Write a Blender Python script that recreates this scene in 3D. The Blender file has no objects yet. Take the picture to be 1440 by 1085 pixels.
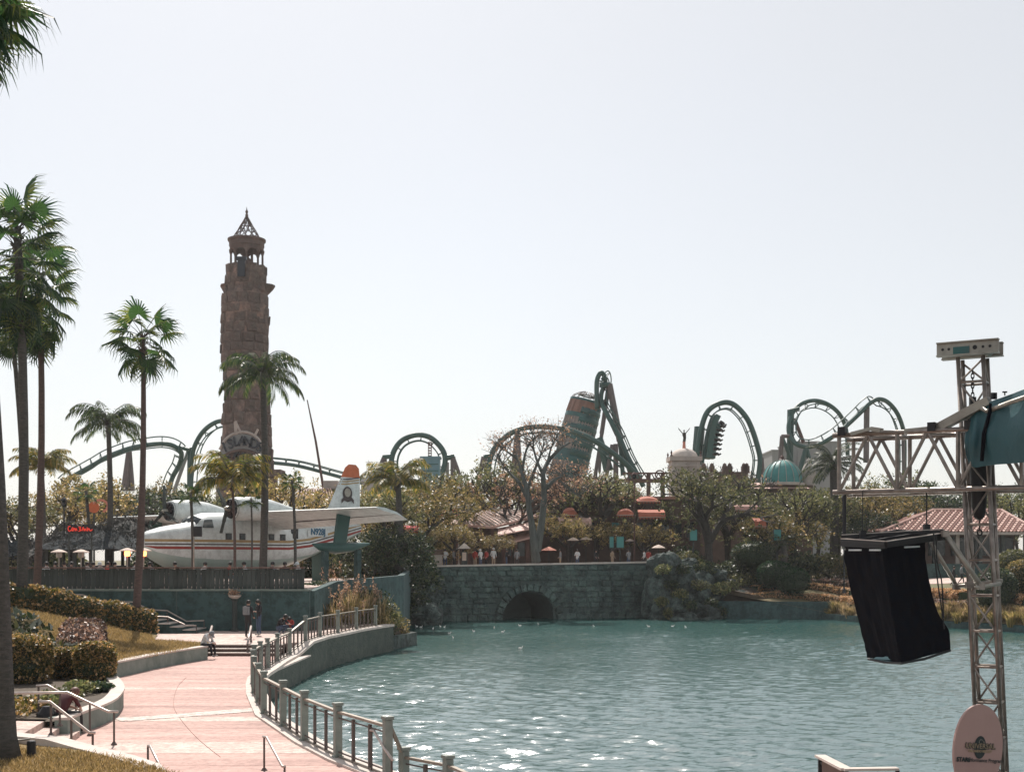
import bpy, math, random
import numpy as np
from mathutils import Vector, Matrix, Euler, noise

# ------------------------------------------------------------------ camera, light, exposure
scene = bpy.context.scene
COL = scene.collection
R = math.radians
CAMZ = 4.1
cam_data = bpy.data.cameras.new('camera')
cam = bpy.data.objects.new('camera', cam_data)
COL.objects.link(cam)
cam.location = (0, 0, CAMZ)
cam.rotation_euler = (R(90), 0, 0)
cam_data.shift_y = 244.5 / 1440.0       # level camera, framing shifted upwards: uprights stay upright
cam_data.sensor_width = 36
cam_data.lens = 45
cam_data.clip_start = 0.2
cam_data.clip_end = 12000
scene.camera = cam

SUN_AZ, SUN_EL = R(-13), R(51)            # azimuth measured from +Y towards +X
world = bpy.data.worlds.new('World')
scene.world = world
world.use_nodes = True
wn = world.node_tree
bg = wn.nodes['Background']
sky = wn.nodes.new('ShaderNodeTexSky')
sky.sky_type = 'NISHITA'
sky.sun_disc = False
sky.sun_elevation = SUN_EL
sky.sun_rotation = SUN_AZ
sky.air_density = 1.0
sky.dust_density = 1.2
sky.ozone_density = 1.0
hsv = wn.nodes.new('ShaderNodeHueSaturation')      # thin bright haze takes most of the colour out of the sky
hsv.inputs['Saturation'].default_value = 0.50
wn.links.new(sky.outputs[0], hsv.inputs['Color'])
mxs = wn.nodes.new('ShaderNodeMix'); mxs.data_type = 'RGBA'
mxs.inputs[0].default_value = 0.45
mxs.inputs[7].default_value = (5.7, 5.6, 5.35, 1)
nzs = wn.nodes.new('ShaderNodeTexNoise'); nzs.inputs['Scale'].default_value = 1.3; nzs.inputs['Detail'].default_value = 4
mrs = wn.nodes.new('ShaderNodeMapRange'); mrs.inputs[1].default_value = 0.3; mrs.inputs[2].default_value = 0.7; mrs.inputs[3].default_value = 0.32; mrs.inputs[4].default_value = 0.50
tcs = wn.nodes.new('ShaderNodeTexCoord'); wn.links.new(tcs.outputs['Generated'], nzs.inputs[0]); wn.links.new(nzs.outputs[0], mrs.inputs[0]); wn.links.new(mrs.outputs[0], mxs.inputs[0])
wn.links.new(hsv.outputs[0], mxs.inputs[6])
wn.links.new(mxs.outputs[2], bg.inputs[0])
bg.inputs[1].default_value = 0.12
sl = bpy.data.lights.new('sun', 'SUN')
sl.energy = 5.0
sl.angle = R(0.55)
sl.color = (1.0, 0.93, 0.86)
sun = bpy.data.objects.new('sun', sl)
COL.objects.link(sun)
S = Vector((math.sin(SUN_AZ) * math.cos(SUN_EL), math.cos(SUN_AZ) * math.cos(SUN_EL), math.sin(SUN_EL)))
sun.rotation_euler = (-S).to_track_quat('-Z', 'Y').to_euler()
sun.location = (-20, 60, 60)
vs = scene.view_settings
vs.view_transform = 'Standard'
vs.look = 'None'
vs.gamma = 1
vs.use_curve_mapping = False
vs.exposure = 0.22
scene.cycles.max_bounces = 6
scene.cycles.diffuse_bounces = 2
scene.cycles.glossy_bounces = 3
scene.cycles.transmission_bounces = 3
scene.cycles.transparent_max_bounces = 6
rnd = random.Random(7)
nrs = np.random.RandomState(7)

# ------------------------------------------------------------------ survey helpers (pixel of the 1440 px photo -> world)
def ray(px, py):
    return (px - 720) / 1800.0, 1.0, (787.0 - py) / 1800.0
def at(px, py, Y):
    x, y, z = ray(px, py)
    k = Y / y
    return Vector((x * k, Y, CAMZ + z * k))
def onz(px, py, z):
    x, y, zz = ray(px, py)
    k = (z - CAMZ) / zz
    return Vector((x * k, y * k, z))

# ------------------------------------------------------------------ materials
M = {}
def nd(nt, typ, **kw):
    n = nt.nodes.new(typ)
    for k, v in kw.items():
        setattr(n, k, v)
    return n
def c4(c):
    return (c[0], c[1], c[2], 1)
def mat(name, c1, c2=None, scale=3.0, rough=0.8, bump=0.0, metal=0.0, objvar=0.0, stretch=None, c3=None, detail=6, bscale=None, spec=0.5, coat=0, lo=0.35, hi=0.65, speck=0.0, speck_scale=18.0, world=False):
    m = bpy.data.materials.new(name)
    m.use_nodes = True
    nt = m.node_tree
    p = nt.nodes['Principled BSDF']
    p.inputs['Roughness'].default_value = rough
    p.inputs['Metallic'].default_value = metal
    p.inputs['Specular IOR Level'].default_value = spec
    p.inputs['Coat Weight'].default_value = coat
    tc = nd(nt, 'ShaderNodeTexCoord')
    mp = nd(nt, 'ShaderNodeMapping')
    if stretch:
        mp.inputs['Scale'].default_value = stretch
    CO = tc.outputs['Object']
    if world:
        CO = nd(nt, 'ShaderNodeNewGeometry').outputs['Position']
    nt.links.new(CO, mp.inputs[0])
    if c2 is None:
        c2 = tuple(x * 0.8 for x in c1)
    nz = nd(nt, 'ShaderNodeTexNoise')
    nz.inputs['Scale'].default_value = scale
    nz.inputs['Detail'].default_value = detail
    nz.inputs['Roughness'].default_value = 0.65
    nt.links.new(mp.outputs[0], nz.inputs[0])
    rp = nd(nt, 'ShaderNodeValToRGB')
    rp.color_ramp.elements[0].color = c4(c1)
    rp.color_ramp.elements[0].position = lo
    rp.color_ramp.elements[1].color = c4(c2)
    rp.color_ramp.elements[1].position = hi
    if c3 is not None:
        e = rp.color_ramp.elements.new(min(0.98, hi + 0.12))
        e.color = c4(c3)
    nt.links.new(nz.outputs[0], rp.inputs[0])
    last = rp.outputs[0]
    if speck:      # small stains, grit and gum spots
        n3 = nd(nt, 'ShaderNodeTexNoise'); n3.inputs['Scale'].default_value = speck_scale; n3.inputs['Detail'].default_value = 5; n3.inputs['Roughness'].default_value = 0.75
        nt.links.new(CO, n3.inputs[0])
        m3 = nd(nt, 'ShaderNodeMapRange'); m3.inputs[1].default_value = 0.42; m3.inputs[2].default_value = 0.56; m3.inputs[3].default_value = 1 - speck; m3.inputs[4].default_value = 1.0
        nt.links.new(n3.outputs[0], m3.inputs[0])
        h3 = nd(nt, 'ShaderNodeHueSaturation'); nt.links.new(m3.outputs[0], h3.inputs['Value']); nt.links.new(last, h3.inputs['Color'])
        last = h3.outputs[0]
    if objvar:
        oi = nd(nt, 'ShaderNodeObjectInfo')
        mr = nd(nt, 'ShaderNodeMapRange')
        mr.inputs[3].default_value = 1 - objvar
        mr.inputs[4].default_value = 1 + objvar
        nt.links.new(oi.outputs['Random'], mr.inputs[0])
        hs = nd(nt, 'ShaderNodeHueSaturation')
        nt.links.new(mr.outputs[0], hs.inputs['Value'])
        nt.links.new(last, hs.inputs['Color'])
        last = hs.outputs[0]
    nt.links.new(last, p.inputs['Base Color'])
    if bump:
        n2 = nd(nt, 'ShaderNodeTexNoise')
        n2.inputs['Scale'].default_value = bscale or scale * 4
        n2.inputs['Detail'].default_value = 8
        nt.links.new(mp.outputs[0], n2.inputs[0])
        b = nd(nt, 'ShaderNodeBump')
        b.inputs['Strength'].default_value = min(1, bump)
        b.inputs['Distance'].default_value = 0.05 if bump <= 1 else 0.05 * bump
        nt.links.new(n2.outputs[0], b.inputs['Height'])
        nt.links.new(b.outputs[0], p.inputs['Normal'])
    M[name] = m
    return m
def leafmat(name, dark, mid, light, trans=0.4, rough=0.5, objvar=0.15, spec=0.4):
    m = bpy.data.materials.new(name)
    m.use_nodes = True
    nt = m.node_tree
    p = nt.nodes['Principled BSDF']
    out = nt.nodes['Material Output']
    g = nd(nt, 'ShaderNodeNewGeometry')
    rp = nd(nt, 'ShaderNodeValToRGB')
    rp.color_ramp.elements[0].color = c4(dark)
    rp.color_ramp.elements[0].position = 0.1
    rp.color_ramp.elements[1].color = c4(light)
    rp.color_ramp.elements[1].position = 0.95
    e = rp.color_ramp.elements.new(0.55)
    e.color = c4(mid)
    nt.links.new(g.outputs['Random Per Island'], rp.inputs[0])
    oi = nd(nt, 'ShaderNodeObjectInfo')
    mr = nd(nt, 'ShaderNodeMapRange')
    mr.inputs[3].default_value = 1 - objvar
    mr.inputs[4].default_value = 1 + objvar
    nt.links.new(oi.outputs['Random'], mr.inputs[0])
    hs = nd(nt, 'ShaderNodeHueSaturation')
    nt.links.new(mr.outputs[0], hs.inputs['Value'])
    nt.links.new(rp.outputs[0], hs.inputs['Color'])
    nt.links.new(hs.outputs[0], p.inputs['Base Color'])
    p.inputs['Roughness'].default_value = rough
    p.inputs['Specular IOR Level'].default_value = spec
    tr = nd(nt, 'ShaderNodeBsdfTranslucent')
    h2 = nd(nt, 'ShaderNodeHueSaturation')
    h2.inputs['Saturation'].default_value = 1.15
    h2.inputs['Value'].default_value = 1.5
    nt.links.new(hs.outputs[0], h2.inputs['Color'])
    nt.links.new(h2.outputs[0], tr.inputs[0])
    mx = nd(nt, 'ShaderNodeMixShader')
    mx.inputs[0].default_value = trans
    nt.links.new(p.outputs[0], mx.inputs[1])
    nt.links.new(tr.outputs[0], mx.inputs[2])
    nt.links.new(mx.outputs[0], out.inputs[0])
    M[name] = m
    return m

mat('concrete', (0.23, 0.27, 0.24), (0.13, 0.17, 0.15), 1.2, 0.85, 0.8, c3=(0.30, 0.32, 0.27))
mat('seawall', (0.085, 0.10, 0.08), (0.045, 0.062, 0.052), 1.6, 0.9, 1.2, c3=(0.14, 0.145, 0.11), stretch=(1, 1, 1.6))
mat('wall_concrete', (0.062, 0.115, 0.112), (0.035, 0.07, 0.07), 0.7, 0.9, 0.8, c3=(0.11, 0.155, 0.14), stretch=(1, 1, 0.3), detail=10, speck=0.4, speck_scale=2.2)
mat('kerb', (0.60, 0.53, 0.47), (0.46, 0.40, 0.36), 2.0, 0.8, 0.3)
mat('paving', (0.60, 0.395, 0.34), (0.42, 0.265, 0.23), 0.8, 0.85, 0.6, c3=(0.66, 0.47, 0.41), objvar=0.08, bscale=12, stretch=(0.35, 1.8, 1), detail=12, lo=0.38, hi=0.62, speck=0.24, speck_scale=5)
mat('paving_pale', (0.70, 0.55, 0.48), (0.50, 0.36, 0.31), 1.2, 0.8, 0.4, bscale=9, speck=0.35, speck_scale=6)
mat('stone', (0.115, 0.165, 0.148), (0.055, 0.09, 0.083), 0.45, 0.9, 3.0, objvar=0.2, c3=(0.21, 0.23, 0.19), speck=0.55, speck_scale=1.1, world=True, bscale=5, detail=10)
mat('mortar', (0.075, 0.105, 0.097), None, 2, 0.95, 0.4)
mat('rock', (0.12, 0.155, 0.14), (0.035, 0.055, 0.05), 1.3, 0.9, 3.0, objvar=0.35, c3=(0.24, 0.24, 0.20), speck=0.6, speck_scale=1.6, world=True, detail=10)
mat('towerrock', (0.26, 0.175, 0.145), (0.11, 0.095, 0.082), 0.5, 0.95, 4.0, objvar=0.2, c3=(0.34, 0.22, 0.175), bscale=2.6, detail=12, speck=0.35, speck_scale=1.5)
mat('towerbase', (0.16, 0.115, 0.10), (0.09, 0.07, 0.062), 0.8, 0.95, 1.0)
mat('rusty', (0.12, 0.055, 0.045), (0.07, 0.04, 0.035), 1.0, 0.7, 0.3)
mat('coaster_green', (0.028, 0.09, 0.076), (0.022, 0.07, 0.061), 0.4, 0.5, 0)
mat('coaster_grey', (0.15, 0.12, 0.115), (0.09, 0.08, 0.08), 0.5, 0.6, 0)
mat('teal_metal', (0.022, 0.12, 0.115), (0.03, 0.085, 0.085), 0.6, 0.45, 0)
mat('copper', (0.32, 0.17, 0.12), (0.2, 0.11, 0.08), 0.8, 0.55, 0)
mat('ring_metal', (0.35, 0.31, 0.28), (0.2, 0.18, 0.17), 1, 0.5, 0)
mat('dome_teal', (0.06, 0.27, 0.25), (0.04, 0.2, 0.19), 0.8, 0.5, 0)
mat('dome_rib', (0.3, 0.33, 0.3), None, 2, 0.6, 0)
mat('cream', (0.46, 0.41, 0.37), (0.32, 0.28, 0.25), 0.8, 0.85, 0.4)
mat('grey_wall', (0.33, 0.33, 0.33), (0.27, 0.28, 0.28), 0.3, 0.8, 0)
mat('box_blue', (0.09, 0.2, 0.24), (0.13, 0.25, 0.28), 0.4, 0.6, 0)
mat('white_paint', (0.68, 0.72, 0.71), (0.55, 0.60, 0.59), 0.6, 0.4, 0.05, stretch=(1, 1, 2.5), speck=0.2, speck_scale=2.2)
mat('keel_paint', (0.36, 0.46, 0.43), (0.30, 0.40, 0.37), 0.6, 0.4, 0)
mat('gold', (0.38, 0.26, 0.11), None, 2, 0.5, 0)
mat('stripe_dark', (0.05, 0.035, 0.035), None, 2, 0.5, 0)
mat('stripe_red', (0.30, 0.035, 0.025), None, 2, 0.5, 0)
mat('orange', (0.55, 0.13, 0.04), None, 2, 0.5, 0)
mat('float_green', (0.035, 0.10, 0.088), (0.028, 0.08, 0.07), 1, 0.5, 0)
mat('black', (0.012, 0.012, 0.014), None, 3, 0.6, 0)
mat('navy', (0.01, 0.012, 0.02), None, 3, 0.25, 0)
mat('blue_ink', (0.02, 0.12, 0.22), None, 3, 0.5, 0)
mat('glass', (0.02, 0.03, 0.035), None, 3, 0.08, 0)
mat('steel', (0.38, 0.36, 0.31), (0.25, 0.23, 0.2), 3, 0.45, 0.1, metal=0.6)
mat('alu', (0.32, 0.275, 0.24), (0.16, 0.135, 0.12), 4, 0.4, 0.1, metal=0.7)
mat('rail_bronze', (0.30, 0.26, 0.21), (0.20, 0.17, 0.14), 3, 0.45, 0.1, metal=0.4)
mat('rail_post', (0.22, 0.245, 0.215), (0.15, 0.17, 0.15), 2, 0.6, 0.15, objvar=0.1)
mat('baluster', (0.10, 0.075, 0.065), None, 3, 0.6, 0)
mat('handrail', (0.55, 0.47, 0.42), (0.4, 0.33, 0.3), 3, 0.35, 0.0, metal=0.5)
mat('mesh_cloth', (0.006, 0.008, 0.013), (0.009, 0.008, 0.010), 9, 0.95, 0.4, bscale=60, spec=0.08)
mat('tarp', (0.018, 0.075, 0.09), (0.022, 0.09, 0.105), 1.5, 0.55, 0.35, bscale=6)
mat('wood_dark', (0.065, 0.075, 0.07), (0.035, 0.045, 0.042), 1.5, 0.85, 0.5, stretch=(4, 4, 0.5), c3=(0.10, 0.105, 0.095), objvar=0.2)
mat('wood_red', (0.16, 0.085, 0.065), (0.10, 0.055, 0.045), 2, 0.8, 0.3)
mat('thatch', (0.10, 0.095, 0.085), (0.045, 0.05, 0.05), 3, 0.95, 1.5, c3=(0.20, 0.17, 0.14))
mat('thatch_dark', (0.03, 0.04, 0.045), (0.02, 0.026, 0.03), 3, 0.95, 1.5)
mat('bark_grey', (0.11, 0.125, 0.115), (0.065, 0.075, 0.07), 4, 0.9, 1.0, stretch=(1, 1, 0.3))
mat('bark_palm', (0.12, 0.11, 0.10), (0.06, 0.06, 0.055), 5, 0.95, 1.2, stretch=(1, 1, 3), c3=(0.12, 0.10, 0.085))
mat('bark_red', (0.15, 0.10, 0.088), (0.09, 0.066, 0.06), 5, 0.95, 1.0, stretch=(1, 1, 3))
mat('bark_dark', (0.035, 0.032, 0.03), (0.06, 0.052, 0.045), 4, 0.95, 0.8)
mat('tile', (0.36, 0.17, 0.13), (0.22, 0.10, 0.08), 3, 0.8, 0.3, objvar=0.3)
mat('tile_pale', (0.62, 0.42, 0.36), (0.5, 0.3, 0.25), 1.5, 0.7, 0.2)
mat('wall_brown', (0.14, 0.09, 0.07), (0.09, 0.06, 0.05), 1.0, 0.85, 0.3)
mat('umbrella_cream', (0.62, 0.50, 0.42), None, 2, 0.8, 0)
mat('umbrella_pink', (0.60, 0.24, 0.17), None, 2, 0.8, 0)
mat('awning_orange', (0.46, 0.13, 0.07), (0.32, 0.09, 0.05), 1.5, 0.8, 0)
mat('awning_red', (0.5, 0.02, 0.02), (0.38, 0.015, 0.02), 1.5, 0.8, 0)
mat('skin', (0.45, 0.27, 0.20), None, 3, 0.6, 0)
mat('sign_tan', (0.43, 0.275, 0.24), (0.40, 0.25, 0.22), 3, 0.6, 0.05)
mat('sign_ink', (0.02, 0.03, 0.03), None, 3, 0.5, 0)
mat('sign_gold', (0.36, 0.26, 0.16), None, 3, 0.5, 0)
mat('soil', (0.07, 0.055, 0.042), (0.11, 0.085, 0.06), 1.2, 1.0, 0.6)
mat('bird_white', (0.75, 0.72, 0.68), None, 3, 0.7, 0)
mat('mulch_pink', (0.42, 0.25, 0.17), (0.30, 0.17, 0.11), 1.0, 1.0, 0.8)
# grass surfaces: procedural tan-green turf
mat('turf', (0.33, 0.215, 0.095), (0.16, 0.125, 0.05), 0.45, 1.0, 2.0, c3=(0.42, 0.26, 0.12), bscale=10, detail=12)
mat('turf_far', (0.10, 0.11, 0.05), (0.22, 0.16, 0.09), 0.08, 1.0, 1.5, bscale=3, detail=10)
leafmat('leaf_palm', (0.018, 0.045, 0.02), (0.045, 0.09, 0.03), (0.17, 0.19, 0.05), 0.38, 0.36, 0.2)
leafmat('leaf_queen', (0.02, 0.045, 0.02), (0.05, 0.08, 0.03), (0.12, 0.14, 0.05), 0.35, 0.45, 0.15)
leafmat('leaf_strip', (0.22, 0.12, 0.06), (0.48, 0.29, 0.15), (0.75, 0.52, 0.34), 0.3, 0.6, 0.1)
leafmat('leaf_yellow', (0.05, 0.07, 0.022), (0.15, 0.155, 0.04), (0.34, 0.25, 0.09), 0.45, 0.5, 0.15)
leafmat('leaf_olive', (0.05, 0.065, 0.028), (0.125, 0.135, 0.058), (0.26, 0.235, 0.12), 0.42, 0.4, 0.3)
leafmat('leaf_gold', (0.09, 0.088, 0.034), (0.20, 0.165, 0.065), (0.42, 0.31, 0.17), 0.45, 0.42, 0.3)
leafmat('leaf_dark', (0.010, 0.025, 0.014), (0.025, 0.05, 0.024), (0.11, 0.12, 0.055), 0.28, 0.5, 0.25)
leafmat('leaf_pink', (0.18, 0.11, 0.075), (0.34, 0.21, 0.135), (0.55, 0.38, 0.28), 0.35, 0.6, 0.15)
leafmat('leaf_hedge', (0.045, 0.055, 0.016), (0.16, 0.13, 0.04), (0.60, 0.38, 0.20), 0.35, 0.45, 0.1)
leafmat('leaf_purple', (0.05, 0.035, 0.03), (0.14, 0.085, 0.065), (0.42, 0.27, 0.20), 0.3, 0.4, 0.1)
leafmat('leaf_broad', (0.02, 0.035, 0.018), (0.06, 0.07, 0.03), (0.30, 0.24, 0.16), 0.25, 0.25, 0.1, spec=0.9)
leafmat('leaf_round', (0.012, 0.032, 0.02), (0.022, 0.055, 0.03), (0.05, 0.09, 0.04), 0.25, 0.75, 0.15, spec=0.15)
leafmat('leaf_reed', (0.12, 0.10, 0.045), (0.26, 0.20, 0.10), (0.50, 0.36, 0.24), 0.35, 0.6, 0.1)

# ------------------------------------------------------------------ mesh builder
class MB:
    def __init__(s):
        s.v, s.f, s.m = [], [], []
    def add(s, vs_, fs_, mi=0):
        b = len(s.v)
        s.v.extend([tuple(p) for p in vs_])
        for f in fs_:
            s.f.append(tuple(b + i for i in f))
            s.m.append(mi)
        return s
    def box(s, c, size, rz=0, mi=0, rot=None):
        hx, hy, hz = size[0] / 2, size[1] / 2, size[2] / 2
        mtx = rot if rot is not None else Matrix.Rotation(rz, 3, 'Z')
        c = Vector(c)
        vs_ = [c + mtx @ Vector((x, y, z)) for z in (-hz, hz) for (x, y) in ((-hx, -hy), (hx, -hy), (hx, hy), (-hx, hy))]
        return s.add(vs_, [(3, 2, 1, 0), (4, 5, 6, 7), (0, 1, 5, 4), (1, 2, 6, 5), (2, 3, 7, 6), (3, 0, 4, 7)], mi)
    def beam(s, a, b, w, h=None, mi=0, up=(0, 0, 1)):
        a, b = Vector(a), Vector(b)
        h = h or w
        d = b - a
        L = d.length
        if L < 1e-6: return s
        d.normalize()
        u = Vector(up)
        if abs(d.dot(u)) > 0.98: u = Vector((0, 1, 0))
        sx = d.cross(u).normalized()
        sz = sx.cross(d).normalized()
        r = Matrix((sx, d, sz)).transposed()
        return s.box((a + b) / 2, (w, L, h), mi=mi, rot=r)
    def tube(s, pts, rad, n=6, mi=0, cap=True):
        pts = [Vector(p) for p in pts]
        k = len(pts)
        if not hasattr(rad, '__len__'): rad = [rad] * k
        b = len(s.v)
        t0 = (pts[1] - pts[0]).normalized()
        u = t0.orthogonal().normalized()
        for i in range(k):
            if i == 0: t = pts[1] - pts[0]
            elif i == k - 1: t = pts[-1] - pts[-2]
            else: t = pts[i + 1] - pts[i - 1]
            t = t.normalized() if t.length > 1e-9 else t0
            u = (u - t * u.dot(t))
            u = u.normalized() if u.length > 1e-6 else t.orthogonal().normalized()
            w = t.cross(u)
            for j in range(n):
                a = 2 * math.pi * j / n
                s.v.append(tuple(pts[i] + (u * math.cos(a) + w * math.sin(a)) * rad[i]))
        for i in range(k - 1):
            for j in range(n):
                j2 = (j + 1) % n
                s.f.append((b + i * n + j, b + i * n + j2, b + (i + 1) * n + j2, b + (i + 1) * n + j)); s.m.append(mi)
        if cap:
            s.f.append(tuple(b + j for j in range(n - 1, -1, -1))); s.m.append(mi)
            s.f.append(tuple(b + (k - 1) * n + j for j in range(n))); s.m.append(mi)
        return s
    def lathe(s, c, prof, n=16, mi=0, a0=0, a1=2 * math.pi):
        c = Vector(c)
        b = len(s.v)
        full = abs(a1 - a0 - 2 * math.pi) < 1e-6
        cols = n if full else n + 1
        for (r, z) in prof:
            for j in range(cols):
                a = a0 + (a1 - a0) * j / n
                s.v.append((c.x + r * math.cos(a), c.y + r * math.sin(a), c.z + z))
        for i in range(len(prof) - 1):
            for j in range(n):
                j2 = (j + 1) % cols
                s.f.append((b + i * cols + j, b + i * cols + j2, b + (i + 1) * cols + j2, b + (i + 1) * cols + j)); s.m.append(mi)
        return s
    def prism(s, poly, z0, z1, mi=0):
        """poly: list of (x,y); z0,z1 numbers or lists"""
        n = len(poly)
        area = sum(poly[i][0] * poly[(i + 1) % n][1] - poly[(i + 1) % n][0] * poly[i][1] for i in range(n))
        idx = list(range(n)) if area > 0 else list(range(n - 1, -1, -1))
        P = [poly[i] for i in idx]
        Z0 = [z0[i] if hasattr(z0, '__len__') else z0 for i in idx]
        Z1 = [z1[i] if hasattr(z1, '__len__') else z1 for i in idx]
        vs_ = [(p[0], p[1], z) for p, z in zip(P, Z0)] + [(p[0], p[1], z) for p, z in zip(P, Z1)]
        fs_ = [tuple(range(n - 1, -1, -1)), tuple(range(n, 2 * n))]
        for i in range(n):
            j = (i + 1) % n
            fs_.append((i, j, n + j, n + i))
        return s.add(vs_, fs_, mi)
    def ribbon(s, path, w, z0, z1, mi=0):
        """vertical-sided wall following an xy path: thickness w, from z0 to z1 (numbers or lists)"""
        n = len(path)
        L, Rr = [], []
        for i in range(n):
            a = Vector(path[max(0, i - 1)][:2]); b_ = Vector(path[min(n - 1, i + 1)][:2])
            d = (b_ - a).normalized()
            nrm = Vector((-d.y, d.x))
            p = Vector(path[i][:2])
            L.append(p + nrm * w / 2); Rr.append(p - nrm * w / 2)
        b = len(s.v)
        for i in range(n):
            za = z0[i] if hasattr(z0, '__len__') else z0
            zb = z1[i] if hasattr(z1, '__len__') else z1
            s.v += [(L[i].x, L[i].y, za), (Rr[i].x, Rr[i].y, za), (Rr[i].x, Rr[i].y, zb), (L[i].x, L[i].y, zb)]
        for i in range(n - 1):
            for j in range(4):
                j2 = (j + 1) % 4
                s.f.append((b + i * 4 + j, b + (i + 1) * 4 + j, b + (i + 1) * 4 + j2, b + i * 4 + j2)); s.m.append(mi)
        s.f.append((b + 3, b + 2, b + 1, b)); s.m.append(mi)
        e = b + (n - 1) * 4
        s.f.append((e, e + 1, e + 2, e + 3)); s.m.append(mi)
        return s
    def mesh(s, name, mats, smooth=False):
        me = bpy.data.meshes.new(name)
        me.from_pydata(s.v, [], s.f)
        if not isinstance(mats, (list, tuple)): mats = [mats]
        for m_ in mats: me.materials.append(M[m_] if isinstance(m_, str) else m_)
        if len(mats) > 1: me.polygons.foreach_set('material_index', s.m)
        if smooth: me.polygons.foreach_set('use_smooth', [True] * len(me.polygons))
        me.update()
        return me
    def build(s, name, mats, parent=None, smooth=False, world=True):
        if parent is not None and world:
            r = parent
            off = Vector((0, 0, 0))
            while r is not None:
                off += r.location
                r = r.parent
            s.v = [(p[0] - off.x, p[1] - off.y, p[2] - off.z) for p in s.v]
        me = s.mesh(name, mats, smooth)
        return link(name, me, parent)

def link(name, me, parent=None, loc=None, rot=None, scale=None):
    o = bpy.data.objects.new(name, me)
    COL.objects.link(o)
    if parent is not None: o.parent = parent
    if loc is not None: o.location = loc
    if rot is not None: o.rotation_euler = rot
    if scale is not None: o.scale = scale
    return o
def tag(o, label, cat, group=None, kind=None):
    if label: o['label'] = label
    if cat: o['category'] = cat
    if group: o['group'] = group
    if kind: o['kind'] = kind
    return o
def struct(o):
    o['kind'] = 'structure'
    return o
def stuff(o):
    o['kind'] = 'stuff'
    return o
def thing(name, label, cat, loc=(0, 0, 0), rz=0, group=None):
    o = bpy.data.objects.new(name, None)
    COL.objects.link(o)
    o.location = loc
    o.rotation_euler = (0, 0, rz)
    o.empty_display_size = 0.3
    return tag(o, label, cat, group)
def copy_tree(o, parent=None):
    c = o.copy()
    COL.objects.link(c)
    c.parent = parent
    for ch in [k for k in bpy.data.objects if k.parent == o]:
        copy_tree(ch, c)
    return c
CH = {}
def fast_copy(root, kids, loc, rz, sc, label, group=None):
    """copy a thing whose direct children are listed in kids"""
    r = root.copy(); COL.objects.link(r)
    for k in kids:
        c = k.copy(); COL.objects.link(c); c.parent = r
    r.location = loc; r.rotation_euler = (0, 0, rz)
    r.scale = (sc, sc, sc) if not hasattr(sc, '__len__') else sc
    r['label'] = label
    if group: r['group'] = group
    return r
def quads_mesh(name, V, mats, mi=None):
    """V: (N,4,3) array of separate quads"""
    N = len(V)
    me = bpy.data.meshes.new(name)
    me.vertices.add(N * 4)
    me.vertices.foreach_set('co', np.ascontiguousarray(V, dtype=np.float32).reshape(-1))
    me.loops.add(N * 4)
    me.loops.foreach_set('vertex_index', np.arange(N * 4, dtype=np.int32))
    me.polygons.add(N)
    me.polygons.foreach_set('loop_start', np.arange(N, dtype=np.int32) * 4)
    me.polygons.foreach_set('loop_total', np.full(N, 4, dtype=np.int32))
    if not isinstance(mats, (list, tuple)): mats = [mats]
    for m_ in mats: me.materials.append(M[m_])
    if mi is not None: me.polygons.foreach_set('material_index', mi)
    me.update(calc_edges=True)
    me.validate()
    return me
def leaf_quads(C, size, up=0.3, aspect=0.55, rs=nrs, fold=0.0):
    """rhombic leaves at centres C"""
    N = len(C)
    d = rs.normal(size=(N, 3))
    d /= np.linalg.norm(d, axis=1)[:, None] + 1e-9
    n = rs.normal(size=(N, 3)); n[:, 2] += up * 3
    s_ = np.cross(d, n); s_ /= np.linalg.norm(s_, axis=1)[:, None] + 1e-9
    L = size * (0.45 + 1.25 * rs.rand(N) ** 2)[:, None]
    a = C - d * L / 2; b = C + d * L / 2
    m_ = C + s_ * L * aspect / 2; m2 = C - s_ * L * aspect / 2
    return np.stack([a, m_, b, m2], axis=1)
def catmull(pts, k=8):
    P = [Vector(p) for p in pts]
    P = [P[0] * 2 - P[1]] + P + [P[-1] * 2 - P[-2]]
    out = []
    for i in range(1, len(P) - 2):
        for j in range(k):
            t = j / k
            out.append(0.5 * ((2 * P[i]) + (P[i + 1] - P[i - 1]) * t + (2 * P[i - 1] - 5 * P[i] + 4 * P[i + 1] - P[i + 2]) * t * t + (-P[i - 1] + 3 * P[i] - 3 * P[i + 1] + P[i + 2]) * t ** 3))
    out.append(P[-2])
    return out
def text_mesh(txt, size, mats, name, extrude=0.01, bold=0.0, align='CENTER'):
    cu = bpy.data.curves.new(name, 'FONT')
    cu.body = txt; cu.size = size; cu.extrude = extrude; cu.offset = bold
    cu.align_x = align; cu.align_y = 'CENTER'; cu.resolution_u = 3
    ob = bpy.data.objects.new(name, cu)
    COL.objects.link(ob)
    dg = bpy.context.evaluated_depsgraph_get()
    me = bpy.data.meshes.new_from_object(ob.evaluated_get(dg))
    bpy.data.objects.remove(ob)
    me.materials.clear()
    me.materials.append(M[mats])
    return me

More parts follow.
